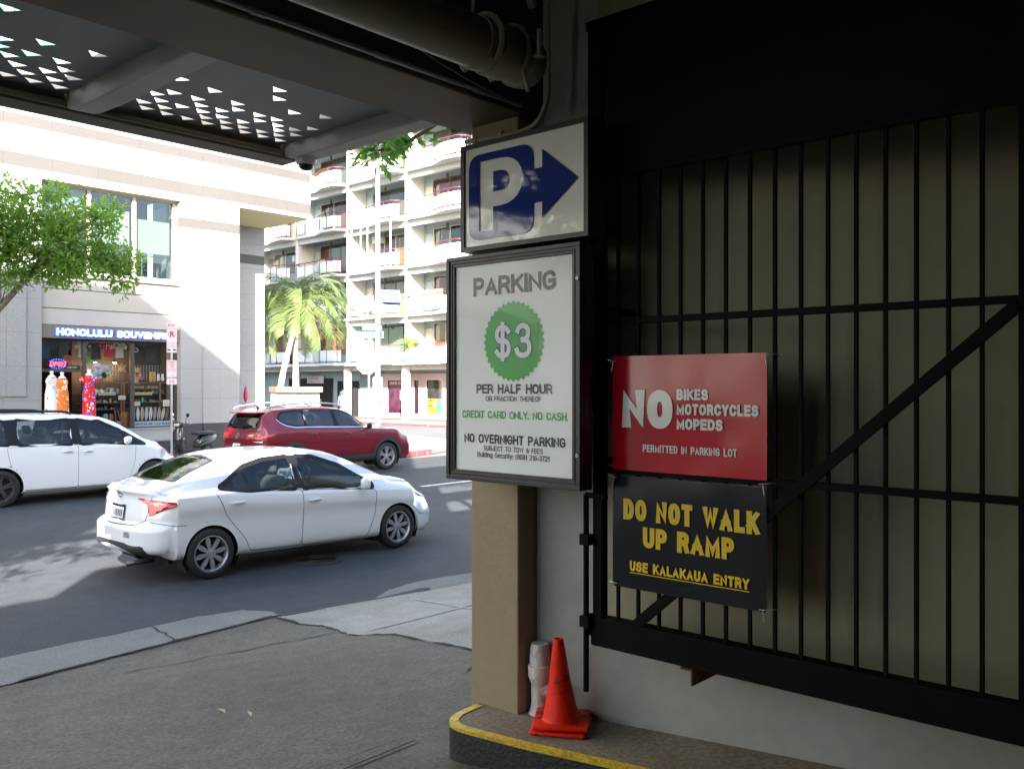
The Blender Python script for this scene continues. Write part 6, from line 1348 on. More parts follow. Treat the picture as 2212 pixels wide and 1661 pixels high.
item('slippers', 'pair of tan slippers hung in the right shop window', 'slippers', (13.40, FY + .55, 2.36), mb, mat('tan_leather', (.45, .27, .07), .7))
mb = MB(); mb.rbox(-.12, .12, -.04, .04, 0, .46, .03, 2); mb.lathe([(.05, 0), (.07, .1), (.06, .2), (.09, .3), (.05, .42), (.0001, .45)], n=10, c=(.0, -.05, .02))
item('wooden_carving', 'tall carved brown wooden figure against the window pillar', 'carving', (12.48, FY + .45, 1.0), mb, M_wood)
for x, l, c in ((11.92, 'carved totem with a teal head and yellow belly in the shop window', (.1, .3, .28)), (12.08, 'carved brown totem left of the blue ukulele', (.16, .07, .03)), (11.58, 'dark carved totem at the left foot of the middle shop window', (.06, .045, .035))):
    t = thing('tiki_statue', l, 'statue', (x, FY + .46, 1.0)); mb = MB(); mb.lathe([(.05, 0), (.06, .03), (.05, .1), (.065, .2), (.055, .26), (.07, .33), (.06, .40), (.0001, .42)], n=12); mb.build('body', mat('tiki_%.2f' % c[0], c, .6), t, smooth=True)
    mb = MB(); mb.rbox(-.04, .04, -.07, -.05, .10, .15, .01); mb.rbox(-.045, -.012, -.075, -.055, .27, .30, .006); mb.rbox(.012, .045, -.075, -.055, .27, .30, .006); mb.build('face', M_wood2, t)
for x, z, l, tx_ in ((12.36, 1.82, 'pale paper notice in the middle shop window by the pillar', 'SALE'), (13.74, 1.60, 'yellowed paper notice at the right edge of the shop window', 'NOTICE'), (12.8, 1.63, 'small white card at the left of the right shop window', None)):
    t = thing('paper_notice', l, 'notice', (x, yg + .06, z)); mb = MB(); mb.box(-.11, .11, 0, .003, 0, .20 if tx_ == 'NOTICE' else .12); mb.build('sheet', mat('notice_paper', (.55, .54, .42), .8), t)
    mb = MB()
    for k in range(3): mb.box(-.08, .08, -.002, 0, .03 + .025 * k, .036 + .025 * k)
    mb.build('print', mat('notice_print', (.3, .3, .28), .8), t)
for x, z, c, l in ((13.05, 2.42, (.3, .08, .2), 'pink printed bottle bag on the top shelf of the right shop window'), (13.62, 2.40, (.5, .48, .45), 'white cat figurine on the top shelf of the right shop window'), (13.75, 2.40, (.6, .58, .55), 'smaller white cat figurine at the end of the top shelf'), (12.18, 2.37, (.3, .14, .05), 'carved wooden mug on the top shelf left of the pillar')):
    mb = MB(); mb.lathe([(.04, 0), (.055, .03), (.05, .10), (.035, .14), (.04, .17), (.03, .20), (.0001, .215)], n=12)
    if 'cat' in l: mb.lathe([(.018, 0), (.0001, .035)], n=6, c=(-.02, 0, .195)); mb.lathe([(.018, 0), (.0001, .035)], n=6, c=(.02, 0, .195))
    item('figurine', l, 'figurine', (x, FY + .6, z - .02), mb, mat('fig_%.2f_%.2f' % c[:2], c, .4))

# ---------------------------------------------------------------- street signs
def post(x, y, h, label, name='sign_post', r=.03):
    t = thing(name, label, 'sign post', (x, y, .146)); return t
M_signred = mat('sign_red_ink', (.4, .03, .08), .5); M_signface = mat('sign_white_face', (.62, .58, .6), .45)
def plate(t, z0, w, h, lines, P=False, rz=0, y=-.04, pictures=False):
    T = Matrix.Translation((0, 0, 0)) @ Matrix.Rotation(rz, 4, 'Z'); mb = MB(); F = T @ frame((0, y, 0), (1, 0, 0), (0, 0, 1))
    flatpoly(mb, roundpoly([(-w / 2, z0), (w / 2, z0), (w / 2, z0 + h), (-w / 2, z0 + h)], .03), [], F, 0); flatpoly(mb, roundpoly([(-w / 2, z0), (w / 2, z0), (w / 2, z0 + h), (-w / 2, z0 + h)], .03), [], F, -.004)
    o = mb.build('sign_plate', M_signface, t); mb = MB(); e = w / 2 - .012
    flatpoly(mb, roundpoly([(-e, z0 + .012), (e, z0 + .012), (e, z0 + h - .012), (-e, z0 + h - .012)], .025), [roundpoly([(-e + .006, z0 + .018), (e - .006, z0 + .018), (e - .006, z0 + h - .018), (-e + .006, z0 + h - .018)], .02)], F, .002)
    for s_, zz_, hh, ww in lines: text(mb, s_, F, -ww / 2, zz_, ww, hh, .16, .001)
    if P:
        zc = z0 + h - w * .52; r = w * .36
        flatpoly(mb, [(r * math.cos(a), zc + r * math.sin(a)) for a in [2 * math.pi * i / 28 for i in range(28)]], [[(r * .84 * math.cos(a), zc + r * .84 * math.sin(a)) for a in [2 * math.pi * i / 28 for i in range(28)]]], F, .002)
        d = r * .9 * .7071; q = .014; flatpoly(mb, [(-d - q, zc + d - q), (-d + q, zc + d + q), (d + q, zc - d + q), (d - q, zc - d - q)], [], F, .005)
    mb.build('red_print', M_signred, o)
    if P: mb = MB(); text(mb, 'P', F, -.05, zc - .075, .10, .15, .2, .0015); mb.build('black_print', M_ink, o)
    return o
ang = R(-48.5 + 30)
sp1 = post(12.2, 23.1, 3, 'galvanised post stacking five red lettered parking signs in front of the shop pillar')
mb = MB(); mb.box(-.03, .03, -.02, .02, 0, 4.39)
mb.build('post', M_alu, sp1); sp1.scale = (.88, .88, .88); sp1.rotation_euler = (0, 0, ang)
plate(sp1, 4.13, .30, .20, [('BEGIN', 4.185, .09, .22)]); plate(sp1, 3.39, .30, .72, [('NO PARKING', 3.69, .028, .22), ('NO LOADING', 3.64, .028, .22), ('NO STOPPING', 3.59, .028, .22), ('OR STANDING', 3.54, .028, .22)], True)
plate(sp1, 2.63, .30, .53, [('FREIGHT', 3.070, .05, .2), ('LOADING', 3.005, .05, .2), ('ZONE', 2.940, .05, .13), ('COMMERCIAL', 2.895, .022, .22), ('VEHICLES', 2.865, .022, .22), ('TIME LIMIT', 2.835, .022, .22), ('30 MINUTES', 2.805, .022, .22), ('EXCEPT', 2.680, .028, .2)]); plate(sp1, 2.41, .30, .20, [('END', 2.46, .09, .16)])
mb = MB()
for sd in (-1, 1): mb.rbox(sd * .08 - .05, sd * .08 + .05, -.047, -.043, 3.45, 3.48, .0015); mb.rbox(sd * .08 - .03, sd * .08 + .03, -.047, -.043, 3.475, 3.50, .0015)
mb.build('tow_pictogram', M_ink, sp1)
# lamp post with street name blade and no-parking plate
def at_t(u, v, t):                             # real position seen along a direction at distance t
    a = (u - 1106) / 1950; b = (830.5 - v) / 1950; c, s_ = math.cos(R(41.5)), math.sin(R(41.5))
    return ((c + a * s_) * t, (s_ - a * c) * t, 2.27 + b * t)
x, y, z = at_t(816, 900, 29.5); lp = thing('lamp_post', 'tall pale steel lamp post carrying a blue street name sign', 'lamp post', (x, y, .146))
mb = MB(); mb.lathe([(.17, 0), (.17, .03), (.11, .06), (.105, .2), (.095, 3), (.08, 9.5), (.0001, 9.5)], n=20); mb.build('pole', mat('pole_paint', (.12, .145, .17), .5, .1), lp, smooth=True, auto=40)
mb = MB(); mb.tube(catmull([(0, 0, 9.4), (-.3, -.5, 9.8), (-.8, -1.4, 9.95)], 6), .04, 8); mb.rbox(-1.1, -.7, -1.75, -1.3, 9.88, 10.0, .03); mb.build('lamp_head', M_alu, lp)
M_bl = mat('street_sign_blue', (.001, .016, .085), .6); M_sw = mat('sign_white_letters', (.4, .42, .44), .6)
def blade(parent, z0, x0, w, h, rz, m, rows, name='name_blade'):
    F = Matrix.Rotation(rz, 4, 'Z') @ frame((0, -.115, 0), (1, 0, 0), (0, 0, 1)); mb = MB(); mb.rbox(x0, x0 + w, z0, z0 + h, -.012, 0, .004, 1, M=F); o = mb.build(name, m, parent); mb = MB()
    for s_, xx, zz_, ww, hh in rows: text(mb, s_, F, xx, zz_, ww, hh, .17, .001, z0=.002)
    e = .01; flatpoly(mb, [(x0 + e, z0 + e), (x0 + w - e, z0 + e), (x0 + w - e, z0 + h - e), (x0 + e, z0 + h - e)], [[(x0 + 2 * e, z0 + 2 * e), (x0 + w - 2 * e, z0 + 2 * e), (x0 + w - 2 * e, z0 + h - 2 * e), (x0 + 2 * e, z0 + h - 2 * e)]], F, .003)
    if z0 > 4 and len(rows) > 1: flatpoly(mb, [(x0 + w * .6, z0 + h * .68), (x0 + w * .74, z0 + h * .78), (x0 + w * .6, z0 + h * .88)], [], F, .003)
    mb.build('lettering', M_sw, o)
blade(lp, 4.80, .10, .62, .40, R(-40), M_bl, [("LAU'ULA", .13, 4.86, .43, .17), ('ST', .60, 4.93, .08, .08), ('2260', .26, 5.07, .17, .07)])
blade(lp, 4.74, .10, .78, .34, R(-4), mat('street_sign_blue_faded', (.012, .05, .14), .6), [('KALAKAUA', .15, 4.80, .5, .15), ('AVE', .7, 4.80, .1, .1)])
plate(lp, 1.62, .30, .74, [('NO PARKING', 1.92, .03, .2), ('NO LOADING', 1.87, .03, .2), ('NO STOPPING', 1.82, .03, .2)], True, R(-40), -.13)
mb = MB(); mb.rbox(.10, .16, -.04, .04, 1.02, 1.16, .01); mb.rbox(.10, .14, -.04, .04, 3.9, 4.05, .01); mb.build('junction_clip', M_alu, lp)
x, y, z = at_t(797, 905, 36.0); sp2 = thing('stop_sign', 'white backed octagonal stop sign on a pole below green street name blades', 'sign', (x, y, .14), R(-48.5))
mb = MB(); mb.tube([(0, 0, 0), (0, 0, 4.1)], .035, 10); mb.build('pole', mat('white_pole', (.4, .4, .4), .5), sp2)
mb = MB(); oc = [(.44 * math.cos(R(22.5 + 45 * k)), 2.95 + .44 * math.sin(R(22.5 + 45 * k))) for k in range(8)]; mb.prism(oc, lambda a, b, d: (a - .08, .045 + d, b), 0, .01); mb.build('octagon', mat('sign_back', (.3, .31, .32), .4, .3), sp2)
M_gn = mat('street_sign_green', (.0, .055, .047), .6)
blade(sp2, 3.98, -.55, 1.15, .26, 0, M_gn, [('SEASIDE AVE', -.45, 4.05, .9, .12)]); blade(sp2, 4.30, -.25, .55, .24, R(5), M_gn, [('LAUULA', -.2, 4.36, .42, .12)])
# ---------------------------------------------------------------- apartment block with curved balconies (front plane x = 37)
AX = 37.0; BW = 5.66; Y0 = 35.6; FL = [3.66, 6.55, 9.47, 12.4, 15.33, 18.26, 21.2]
M_aw = mat('white_render', (.5, .5, .48), .6, nz=[(.8, .08, 5), (6, .06, 4)], dark=(2.5, .72, (.5, .47, .42)))
M_aq = mat('aqua_wall', (.27, .34, .35), .7, nz=[(.9, .06, 4)]); M_mint = mat('mint_wall', (.22, .42, .32), .7, nz=[(.9, .06, 4)])
M_rail = mat('dusty_red_rail', (.13, .018, .018), .5); M_corr = mat('white_corrugated_panel', (.5, .54, .56), .5); M_gril = mat('white_grille', (.56, .56, .55), .5)
M_wfr = mat('brown_window_frame', (.10, .07, .05), .5); M_glz = glass('apartment_glass', (.55, .55, .52), .08)
apt = thing('apartment_building', 'white apartment block with curved balconies and dusty red handrails across the side street', 'building', (AX, 46, .14))
def ab(mb, name, m, parent=None, **k): return at0(mb.build(name, m, parent or apt, **k))
NB = 5                                         # bays from y = 35.6 upwards; two more to the right stay behind the pillar
mb = MB(); mb.box(AX + 1.34, AX + 12, Y0 - 12, Y0 + BW * NB + 6, .14, 24); ab(mb, 'back_wall', M_aq)
mb = MB(); mb.box(AX + 1.28, AX + 1.33, Y0 + BW + .2, Y0 + 2 * BW - .2, 3.66, 6.3); mb.box(AX + .1, AX + 1.6, Y0 + 2 * BW - .2, Y0 + 2 * BW - .16, 3.7, 6.2); ab(mb, 'mint_wall', M_mint)
for k in range(-1, NB + 1):
    y = Y0 + BW * k
    mb = MB(); mb.box(AX - .06, AX + .24, y - .16, y + .16, 3.4, 24); mb.box(AX + .2, AX + 1.35, y - .09, y + .09, 3.66, 24); ab(mb, 'column', M_aw, bevel=.02)
    mb = MB(); mb.lathe([(.27, 0), (.27, 3.3)], n=20, c=(AX - .1, y, .14)); ab(mb, 'round_column', M_aw, smooth=True, auto=40)
mb = MB(); mb.box(AX - .35, AX + 1.7, Y0 - 12, Y0 + BW * NB + 6, 3.32, 3.46); mb.box(AX - .75, AX + 1.7, Y0 - 12, Y0 + BW * NB + 6, 3.46, 3.50); ab(mb, 'ground_floor_canopy', mat('stained_concrete', (.4, .39, .37), .8, nz=[(1.2, .2, 5)], dark=(3, .6, (.2, .17, .14))))
# ---- one balcony, local y from 0 (right end) to BW (left end), -x outwards
def prof_d(s):                                 # s runs from the left end (0) to the right end (1)
    d = .34 + .52 * sstep(.40, .74, s)
    return d * (sstep(-.05, .05, s) ** .5 if s < .05 else 1) * (1 - .45 * sstep(.93, 1.0, s))
line = []
for k in range(41):
    s_ = k / 40; line.append((-prof_d(s_) , BW - .17 - s_ * (BW - .34)))
def wallstrip(mb, off, s0, s1, z0, z1, th=.03, wav=0, mi=0):
    pts = []; n = 60
    for i in range(n + 1):
        s_ = lerp(s0, s1, i / n); pts.append((-prof_d(s_) - off - wav * (i % 2), BW - .17 - s_ * (BW - .34)))
    vs = [(x, y, z0) for x, y in pts] + [(x, y, z1) for x, y in pts] + [(x + th, y, z0) for x, y in pts] + [(x + th, y, z1) for x, y in pts]; m = n + 1
    fs = []
    for i in range(n): fs += [(i, i + 1, m + i + 1, m + i), (2 * m + i, 3 * m + i, 3 * m + i + 1, 2 * m + i + 1), (m + i, m + i + 1, 3 * m + i + 1, 3 * m + i), (i, 2 * m + i, 2 * m + i + 1, i + 1)]
    fs += [(0, m, 3 * m, 2 * m), (n, 2 * m + n, 3 * m + n, m + n)]
    return mb.add(vs, fs, mi)
def balcony_proto():
    mb = MB(); poly = [(1.65, .18)] + [(1.65, BW - .18)] + line
    mb.prism(poly, lambda a, b, d: (a, b, d), -.16, 0); mb.box(.0, .22, .18, BW - .18, -.50, -.16); o = mb.build('balcony', M_aw)
    mb = MB(); wallstrip(mb, -.03, .03, .37, .16, .80, wav=.012); mb.build('corrugated_panel', M_corr, o)
    mb = MB(); wallstrip(mb, -.03, .62, .985, .16, .80, wav=.014); mb.build('corrugated_panel', M_corr, o)
    mb = MB()
    for q in (.385, .405, .425, .565, .585, .605): wallstrip(mb, -.03, q - .003, q + .003, .12, .80)
    for c in range(3):
        for r_ in range(3):
            sc = .455 + .04 * c; zc = .27 + .19 * r_
            for (a0, b0), (a1, b1) in (((-.018, -.08), (.018, .08)), ((-.018, .08), (.018, -.08)), ((-.019, -.085), (.019, -.085)), ((-.019, .085), (.019, .085)), ((-.019, -.085), (-.019, .085)), ((.019, -.085), (.019, .085))):
                P = [(-prof_d(sc + a) - .01, BW - .17 - (sc + a) * (BW - .34), zc + b) for a, b in ((a0, b0), (a1, b1))]; mb.tube(P, .013, 4)
            ring = [(sc + .010 * math.cos(t), zc + .045 * math.sin(t)) for t in [2 * math.pi * i / 8 for i in range(9)]]
            mb.tube([(-prof_d(a) - .01, BW - .17 - a * (BW - .34), b) for a, b in ring], .011, 4)
    mb.build('ornamental_grille', M_gril, o)
    mb = MB(); mb.tube([(.05, BW - .19, 1.03)] + [(x - .01, y, 1.03) for x, y in line[1:]] + [(.0, .19, 1.03)], .032, 8)
    for q in (.03, .22, .62, .80, .965): P = (-prof_d(q) - .005, BW - .17 - q * (BW - .34)); mb.tube([(P[0], P[1], 0), (P[0], P[1], 1.03)], .02, 6)
    mb.build('handrail', M_rail, o, smooth=True, auto=40)
    mb = MB(); wallstrip(mb, -.04, .03, .985, .80, .83, .04); wallstrip(mb, -.04, .03, .985, .12, .15, .04); mb.build('panel_edge', M_gril, o)
    return o
def child_of(o, par):                          # world-placed copy under a thing
    o.parent = par; o.matrix_parent_inverse = Matrix.Translation(-Vector(par.location)); return o
proto = None
CU = [mat('curtain_tan', (.36, .22, .11), .9, nz=[(3, .15, 2)]), mat('curtain_brown', (.12, .07, .045), .9, nz=[(3, .2, 2)]), mat('curtain_cream', (.5, .44, .3), .9, nz=[(3, .1, 2)]), mat('curtain_dark', (.03, .026, .022), .9), mat('louvre_green', (.16, .19, .15), .6), mat('curtain_red', (.2, .075, .05), .9)]
ar = random.Random(5)
def bay_window(k, f):
    y0 = Y0 + BW * k + .3; y1 = Y0 + BW * (k + 1) - 1.0; zf = FL[f]; x = AX + 1.3
    mb = MB(); zs, zt = zf + (.1 if ar.random() < .6 else .75), zf + 2.3; n = 3 if ar.random() < .6 else 4
    ed = [lerp(y0, y1, i / n) for i in range(n + 1)]
    for e in ed: mb.box(x - .06, x + .04, e - .035, e + .035, zs, zt)
    mb.box(x - .06, x + .04, y0, y1, zt, zt + .07); mb.box(x - .06, x + .04, y0, y1, zs - .06, zs); o = ab(mb, 'window', M_wfr if ar.random() < .5 else M_lf)
    for i in range(n):
        m = ar.choice(CU); mb = MB(); a, b = ed[i] + .036, ed[i + 1] - .036; m_ = max(6, int((b - a) / .06))
        pts = [(x - .0 + (.018 if q % 2 else 0), lerp(a, b, q / m_)) for q in range(m_ + 1)]
        mb.add([(p, q, zs) for p, q in pts] + [(p, q, zt) for p, q in pts], [(q, q + 1, m_ + 2 + q, m_ + 1 + q) for q in range(m_)]); mb.build('curtain', m, o)
    mb = MB(); mb.add([(x - .045, y0, zs), (x - .045, y1, zs), (x - .045, y1, zt), (x - .045, y0, zt)], [(0, 1, 2, 3)]); mb.build('pane', M_glz, o)
    # door-side panel and hanging lamp
    mb = MB(); mb.box(x - .03, x + .03, y1 + .1, y1 + .7, zf, zf + 2.05); ab(mb, 'balcony_door', ar.choice([M_aq, M_lf, M_wfr]))
    mb = MB(); mb.box(AX + .9, AX + 1.0, (y0 + y1) / 2 + .6, (y0 + y1) / 2 + .72, zf + 2.2, zf + 2.5); ab(mb, 'balcony_lamp', M_wfr)
for f in range(len(FL) - 1):
    for k in range(-1, NB):
        if k == -1: continue
        o = balcony_proto() if proto is None else dup(proto)
        if proto is None: proto = o
        else: pass
        o.location = (AX, Y0 + BW * k, FL[f]); child_of(o, apt); bay_window(k, f)
for k in (1,):                                 # thin white screen posts on one balcony
    for q in (.10, .28, .40, .66, .93):
        mb = MB(); P = (AX - prof_d(q) - .02, Y0 + BW * k + BW - .17 - q * (BW - .34)); mb.box(P[0] - .03, P[0] + .03, P[1] - .03, P[1] + .03, FL[2], FL[3] - .16); ab(mb, 'screen_post', M_aw)
# ground floor
xg = AX + 1.31
mb = MB(); WN = [(44.5, 43.0), (42.0, 41.5), (40.85, 39.4), (38.3, 36.4), (34.5, 31.0)]; ya, yb = 45.0, 29.0
mb.box(xg - .12, xg - .02, yb, ya, .14, .45); mb.box(xg - .12, xg - .02, yb, ya, 2.55, 2.95); e = [ya] + [v for w in WN for v in w] + [yb]
for i in range(0, len(e), 2): mb.box(xg - .12, xg - .02, e[i + 1], e[i], .45, 2.55)
ab(mb, 'pink_shopfront', mat('pale_pink_paint', (.36, .28, .25), .6))
mb = MB()
for a, b in WN:
    for q, w in ((a, .03), (b, .03)): mb.box(xg - .135, xg - .12, q - w, q + w, .42, 2.58)
    mb.box(xg - .135, xg - .12, b, a, 2.55, 2.6); mb.box(xg - .135, xg - .12, b, a, .40, .45)
ab(mb, 'shopfront_trim', mat('pale_trim', (.45, .38, .34), .5))
for i, (a, b) in enumerate(WN):
    c = ((.055, .012, .03), (.03, .008, .014), (.02, .02, .022), (.03, .03, .03), (.03, .03, .03))[i]; mb = MB(); mb.box(xg - .05, xg - .03, b, a, .45, 2.55); ab(mb, 'shop_pane', mat('shop_pane_%d' % i, c, .08, coat=.5, nz=[(2.2, .6, 5)]))
mb = MB(); mb.box(xg - .05, xg - .03, 46.0, 46.6, .14, 2.3); ab(mb, 'passage_door', M_dark)
mb = MB(); mb.box(xg - .07, xg - .05, Y0 + 2.1 * BW, Y0 + 2.5 * BW, .14, 2.5); mb.box(xg - .07, xg - .05, Y0 + 2.6 * BW, Y0 + 3.5 * BW, .14, 2.7); ab(mb, 'passage_opening', M_dark)
mb = MB(); mb.box(xg - .06, xg - .02, 45.05, 47.3, .14, 3.2); ab(mb, 'teal_wall', mat('deep_aqua_wall', (.16, .23, .23), .7, nz=[(1, .1, 4)]))
AF = lambda x: frame((x, 0, 0), (0, -1, 0), (0, 0, 1))
def wallsign(name, label, x, yl, z, w, h, c, rows, ink, weight=.15):
    t = thing(name, label, 'sign', (x, yl - w / 2, z)); mb = MB(); mb.box(x, x + .02, yl - w, yl, z, z + h); at0(mb.build('board', mat('board_' + name + '_%.2f' % c[1], c, .6), t)); mb = MB()
    for s_, a, b, ww, hh in rows: text(mb, s_, AF(x - .004), -yl + a, z + b, ww, hh, weight, .001)
    at0(mb.build('lettering', mat('ink_%.2f_%.2f' % ink[:2], ink, .6), t)); return t
wallsign('shave_ice_sign', 'pink panel with white words Shave Ice in the corner shop window', xg - .08, 44.42, 2.2, 1.34, .3, (.09, .015, .045), [('SHAVE ICE', .15, .07, 1.05, .17)], (.6, .55, .5))
YP = 40.8
t = wallsign('ice_cream_poster', 'yellow poster with red heart and ice cream cone in the corner shop window', xg - .08, YP, .5, .85, .9, (.3, .2, .012), [('I', .12, .68, .03, .18), ('Dole', .06, .38, .38, .22), ('Whip', .06, .14, .34, .14)], (.5, .02, .05), .2)
mb = MB(); hp = [(.16 * math.sin(a) ** 3 * .7, (.13 * math.cos(a) - .05 * math.cos(2 * a) - .02 * math.cos(3 * a)) * .7) for a in [2 * math.pi * i / 28 for i in range(28)]]
flatpoly(mb, [(-YP + .30 + a, 1.33 - .55 + .5 + b) for a, b in hp], [], AF(xg - .0842), 0); at0(mb.build('heart', mat('heart_red', (.6, .01, .03), .5), t))
mb = MB(); flatpoly(mb, [(-YP + .64, .62), (-YP + .76, 1.0), (-YP + .52, 1.0)], [], AF(xg - .0842), 0); at0(mb.build('cone', mat('waffle', (.5, .26, .07), .7), t))
mb = MB(); flatpoly(mb, [(-YP + .64 + r * math.cos(a), 1.08 + .8 * r * math.sin(a)) for r, a in [(.13 + .02 * math.cos(5 * q), q) for q in [2 * math.pi * i / 26 for i in range(26)]]], [], AF(xg - .0846), 0); at0(mb.build('swirl', mat('cream_swirl', (.75, .6, .2), .6), t))
wallsign('blue_poster', 'teal poster beside the yellow ice cream poster in the corner shop', xg - .08, 39.85, .5, .44, .9, (.05, .42, .45), [('I', .1, .6, .03, .18), ('BLUE', .05, .3, .34, .12)], (.02, .03, .08), .2)
wallsign('amazing_board', 'white board lettered Ama on the lowest sunlit balcony', AX + .2, Y0 + .55, 4.55, 1.6, 1.5, (.66, .6, .57), [('Ama', .12, .98, .5, .22), ('Mat', .22, .62, .5, .2)], (.26, .05, .22), .11)
for k, l in ((0, 'small white notice with red print on the round column by the shave ice window'), (1, 'small white notice with red print on the round column near the walking man')):
    y = Y0 + BW * (k + 1) if k else Y0 + BW; y = Y0 + BW * (1 if k == 0 else 2)
    wallsign('column_notice', l, AX - .40, y + .2, 1.35, .42, .55, (.62, .58, .56), [('NO', .06, .38, .3, .09), ('PARKING', .05, .24, .32, .07), ('TOW AWAY', .05, .12, .32, .06)], (.5, .06, .08))
wallsign('shop_notice', 'long white notice with red print over the dark ground floor passage', xg - .1, Y0 + 3.1 * BW, 2.35, 1.9, .5, (.5, .5, .5), [('MASSAGE', .1, .28, 1.2, .14), ('OPEN DAILY', .1, .08, 1.5, .12)], (.4, .05, .06))
def aircon(k, f, dy, dz, label):
    t = thing('air_conditioner', label, 'air conditioner', (AX + 1.0, Y0 + BW * k + dy, FL[f] + dz)); mb = MB(); mb.rbox(-.25, .25, -.33, .33, 0, .42, .02); mb.build('case', mat('aircon_cream', (.52, .5, .42), .5), t); mb = MB()
    for i in range(7): mb.box(-.262, -.252, -.29, .05, .05 + .05 * i, .075 + .05 * i)
    mb.build('vent_slats', mat('aircon_slat', (.2, .19, .17), .6), t)
    mb = MB(); mb.box(-.1, .25, -.25, -.21, -.04, 0); mb.box(-.1, .25, .21, .25, -.04, 0); mb.build('bracket', M_gun, t)
aircon(3, 2, 1.4, 1.5, 'cream air conditioner on the shaded balcony beside the granite column'); aircon(2, 2, 4.0, .9, 'cream air conditioner behind the top of the palm crown'); aircon(1, 2, 3.9, 1.9, 'cream air conditioner set high behind the white screen posts'); aircon(0, 0, 1.7, 1.35, 'cream air conditioner beside the Ama board')
def leafy(name, label, cat, loc, h, n, m, spread=.5, w=.03, seed=1, droop=.4):
    r = random.Random(seed); t = thing(name, label, cat, loc); mb = MB()
    for i in range(n):
        a = r.uniform(0, 6.28); L = h * r.uniform(.6, 1.0); sp_ = spread * r.uniform(.4, 1.0); P = [Vector((sp_ * q * math.cos(a), sp_ * q * math.sin(a), L * q - droop * L * q * q)) for q in (0, .35, .7, 1.0)]
        s_ = Vector((-math.sin(a), math.cos(a), 0)) * w
        vs = []
        for p, k in zip(P, (.5, 1, .9, .05)): vs += [p - s_ * k, p + s_ * k]
        mb.add(vs, [(2 * j, 2 * j + 1, 2 * j + 3, 2 * j + 2) for j in range(3)])
    mb.build('foliage', m, t); return t
M_lf1 = mat('yellow_green_leaf', (.28, .32, .08), .5, trans=(.35, .4, .1)); M_lf2 = mat('deep_green_leaf', (.035, .10, .025), .5, trans=(.08, .2, .03))
for q, l in ((0, 'spiky yellow green plant on the lowest sunlit balcony'),):
    t = leafy('potted_plant', l, 'plant', (AX - .2, Y0 + BW * 1 - .6, FL[0] + .5), 1.9, 70, M_lf1, 1.0, .05, 3, .45); mb = MB(); mb.lathe([(.16, -.45), (.22, 0), (.20, 0), (.0001, -.03)], n=14); mb.build('pot', mat('terracotta', (.3, .12, .06), .7), t)
t = leafy('potted_plant', 'green bushy plant at the left end of the second sunlit balcony', 'plant', (AX + .1, Y0 + 2 * BW - .5, FL[1] + .3), 1.0, 50, M_lf2, .5, .06, 4, .3); mb = MB(); mb.lathe([(.14, -.28), (.18, 0), (.0001, -.03)], n=12); mb.build('pot', MATS['terracotta'], t)
t = leafy('potted_plant', 'small yellow plant above the second sunlit balcony rail', 'plant', (AX - .2, Y0 + 1.55 * BW, FL[1] + .5), .8, 30, M_lf1, .4, .05, 5, .3); mb = MB(); mb.lathe([(.14, -.4), (.18, 0), (.0001, -.03)], n=12); mb.build('pot', MATS['terracotta'], t)
mb = MB()
for k in range(4): mb.box(AX + .2 + .04 * k, AX + .22 + .04 * k, Y0 + 2.9, Y0 + 4.6 - .1 * k, FL[1] + .4, FL[1] + 1.25 + .05 * k)
tag(mb.build('plank_stack', mat('cardboard_tan', (.45, .25, .12), .8)), 'tan boards leaning on the second balcony above the spiky plant', 'boards')
mb = MB(); mb.rbox(AX + .7, AX + 1.2, Y0 + 1.3, Y0 + 2.6, FL[0], FL[0] + 1.25, .02)
tag(mb.build('bamboo_cabinet', mat('bamboo_brown', (.30, .11, .04), .6, nz=[(14, .4, 2)])), 'red brown bamboo cabinet under the air conditioner by the Ama board', 'cabinet')
wallsign('balcony_notice', 'white rent notice tied to the second balcony left end', AX - .42, Y0 + 2 * BW - .5, FL[1] + .55, .75, .5, (.66, .62, .6), [('FOR RENT', .06, .28, .6, .13), ('CALL', .2, .08, .3, .1)], (.5, .08, .08))
wallsign('balcony_notice', 'larger white notice on the second balcony near the lamp post', AX - .62, Y0 + 1.62 * BW, FL[1] + .3, 1.0, .95, (.68, .66, .63), [('EXIT', .1, .6, .7, .2), ('ONLY', .1, .25, .7, .2)], (.4, .36, .3), .12)

# ---------------------------------------------------------------- parking block with palms, ginger plants, walking man
pk = thing('parking_planter', 'white planter block with a tan cap and shaded word parking under the palms', 'planter', (19.6, 28.0, .146), R(-20))
mb = MB(); mb.rbox(-.80, .80, -.4, .4, 0, 1.84, .02); mb.build('block', mat('white_block_paint', (.56, .56, .55), .5), pk)
mb = MB(); mb.rbox(-.86, .86, -.62, .45, 1.84, 2.04, .015); mb.build('cap', mat('tan_cap', (.2, .11, .065), .6), pk)
mb = MB(); text(mb, 'PARKING', frame((0, -.404, 0), (1, 0, 0), (0, 0, 1)), -.02, 1.60, .78, .17, .19, .001); mb.build('lettering', M_ink, pk)
M_palm = mat('palm_leaf', (.15, .2, .07), .28, trans=(.19, .26, .07), nz=[(1.5, .25, 2)]); M_pdead = mat('dead_palm_leaf', (.3, .13, .06), .8); M_ptr = mat('palm_trunk_bark', (.5, .45, .38), .8, nz=[(12, .2, 4)], dark=(7, .62, (.2, .16, .11)))
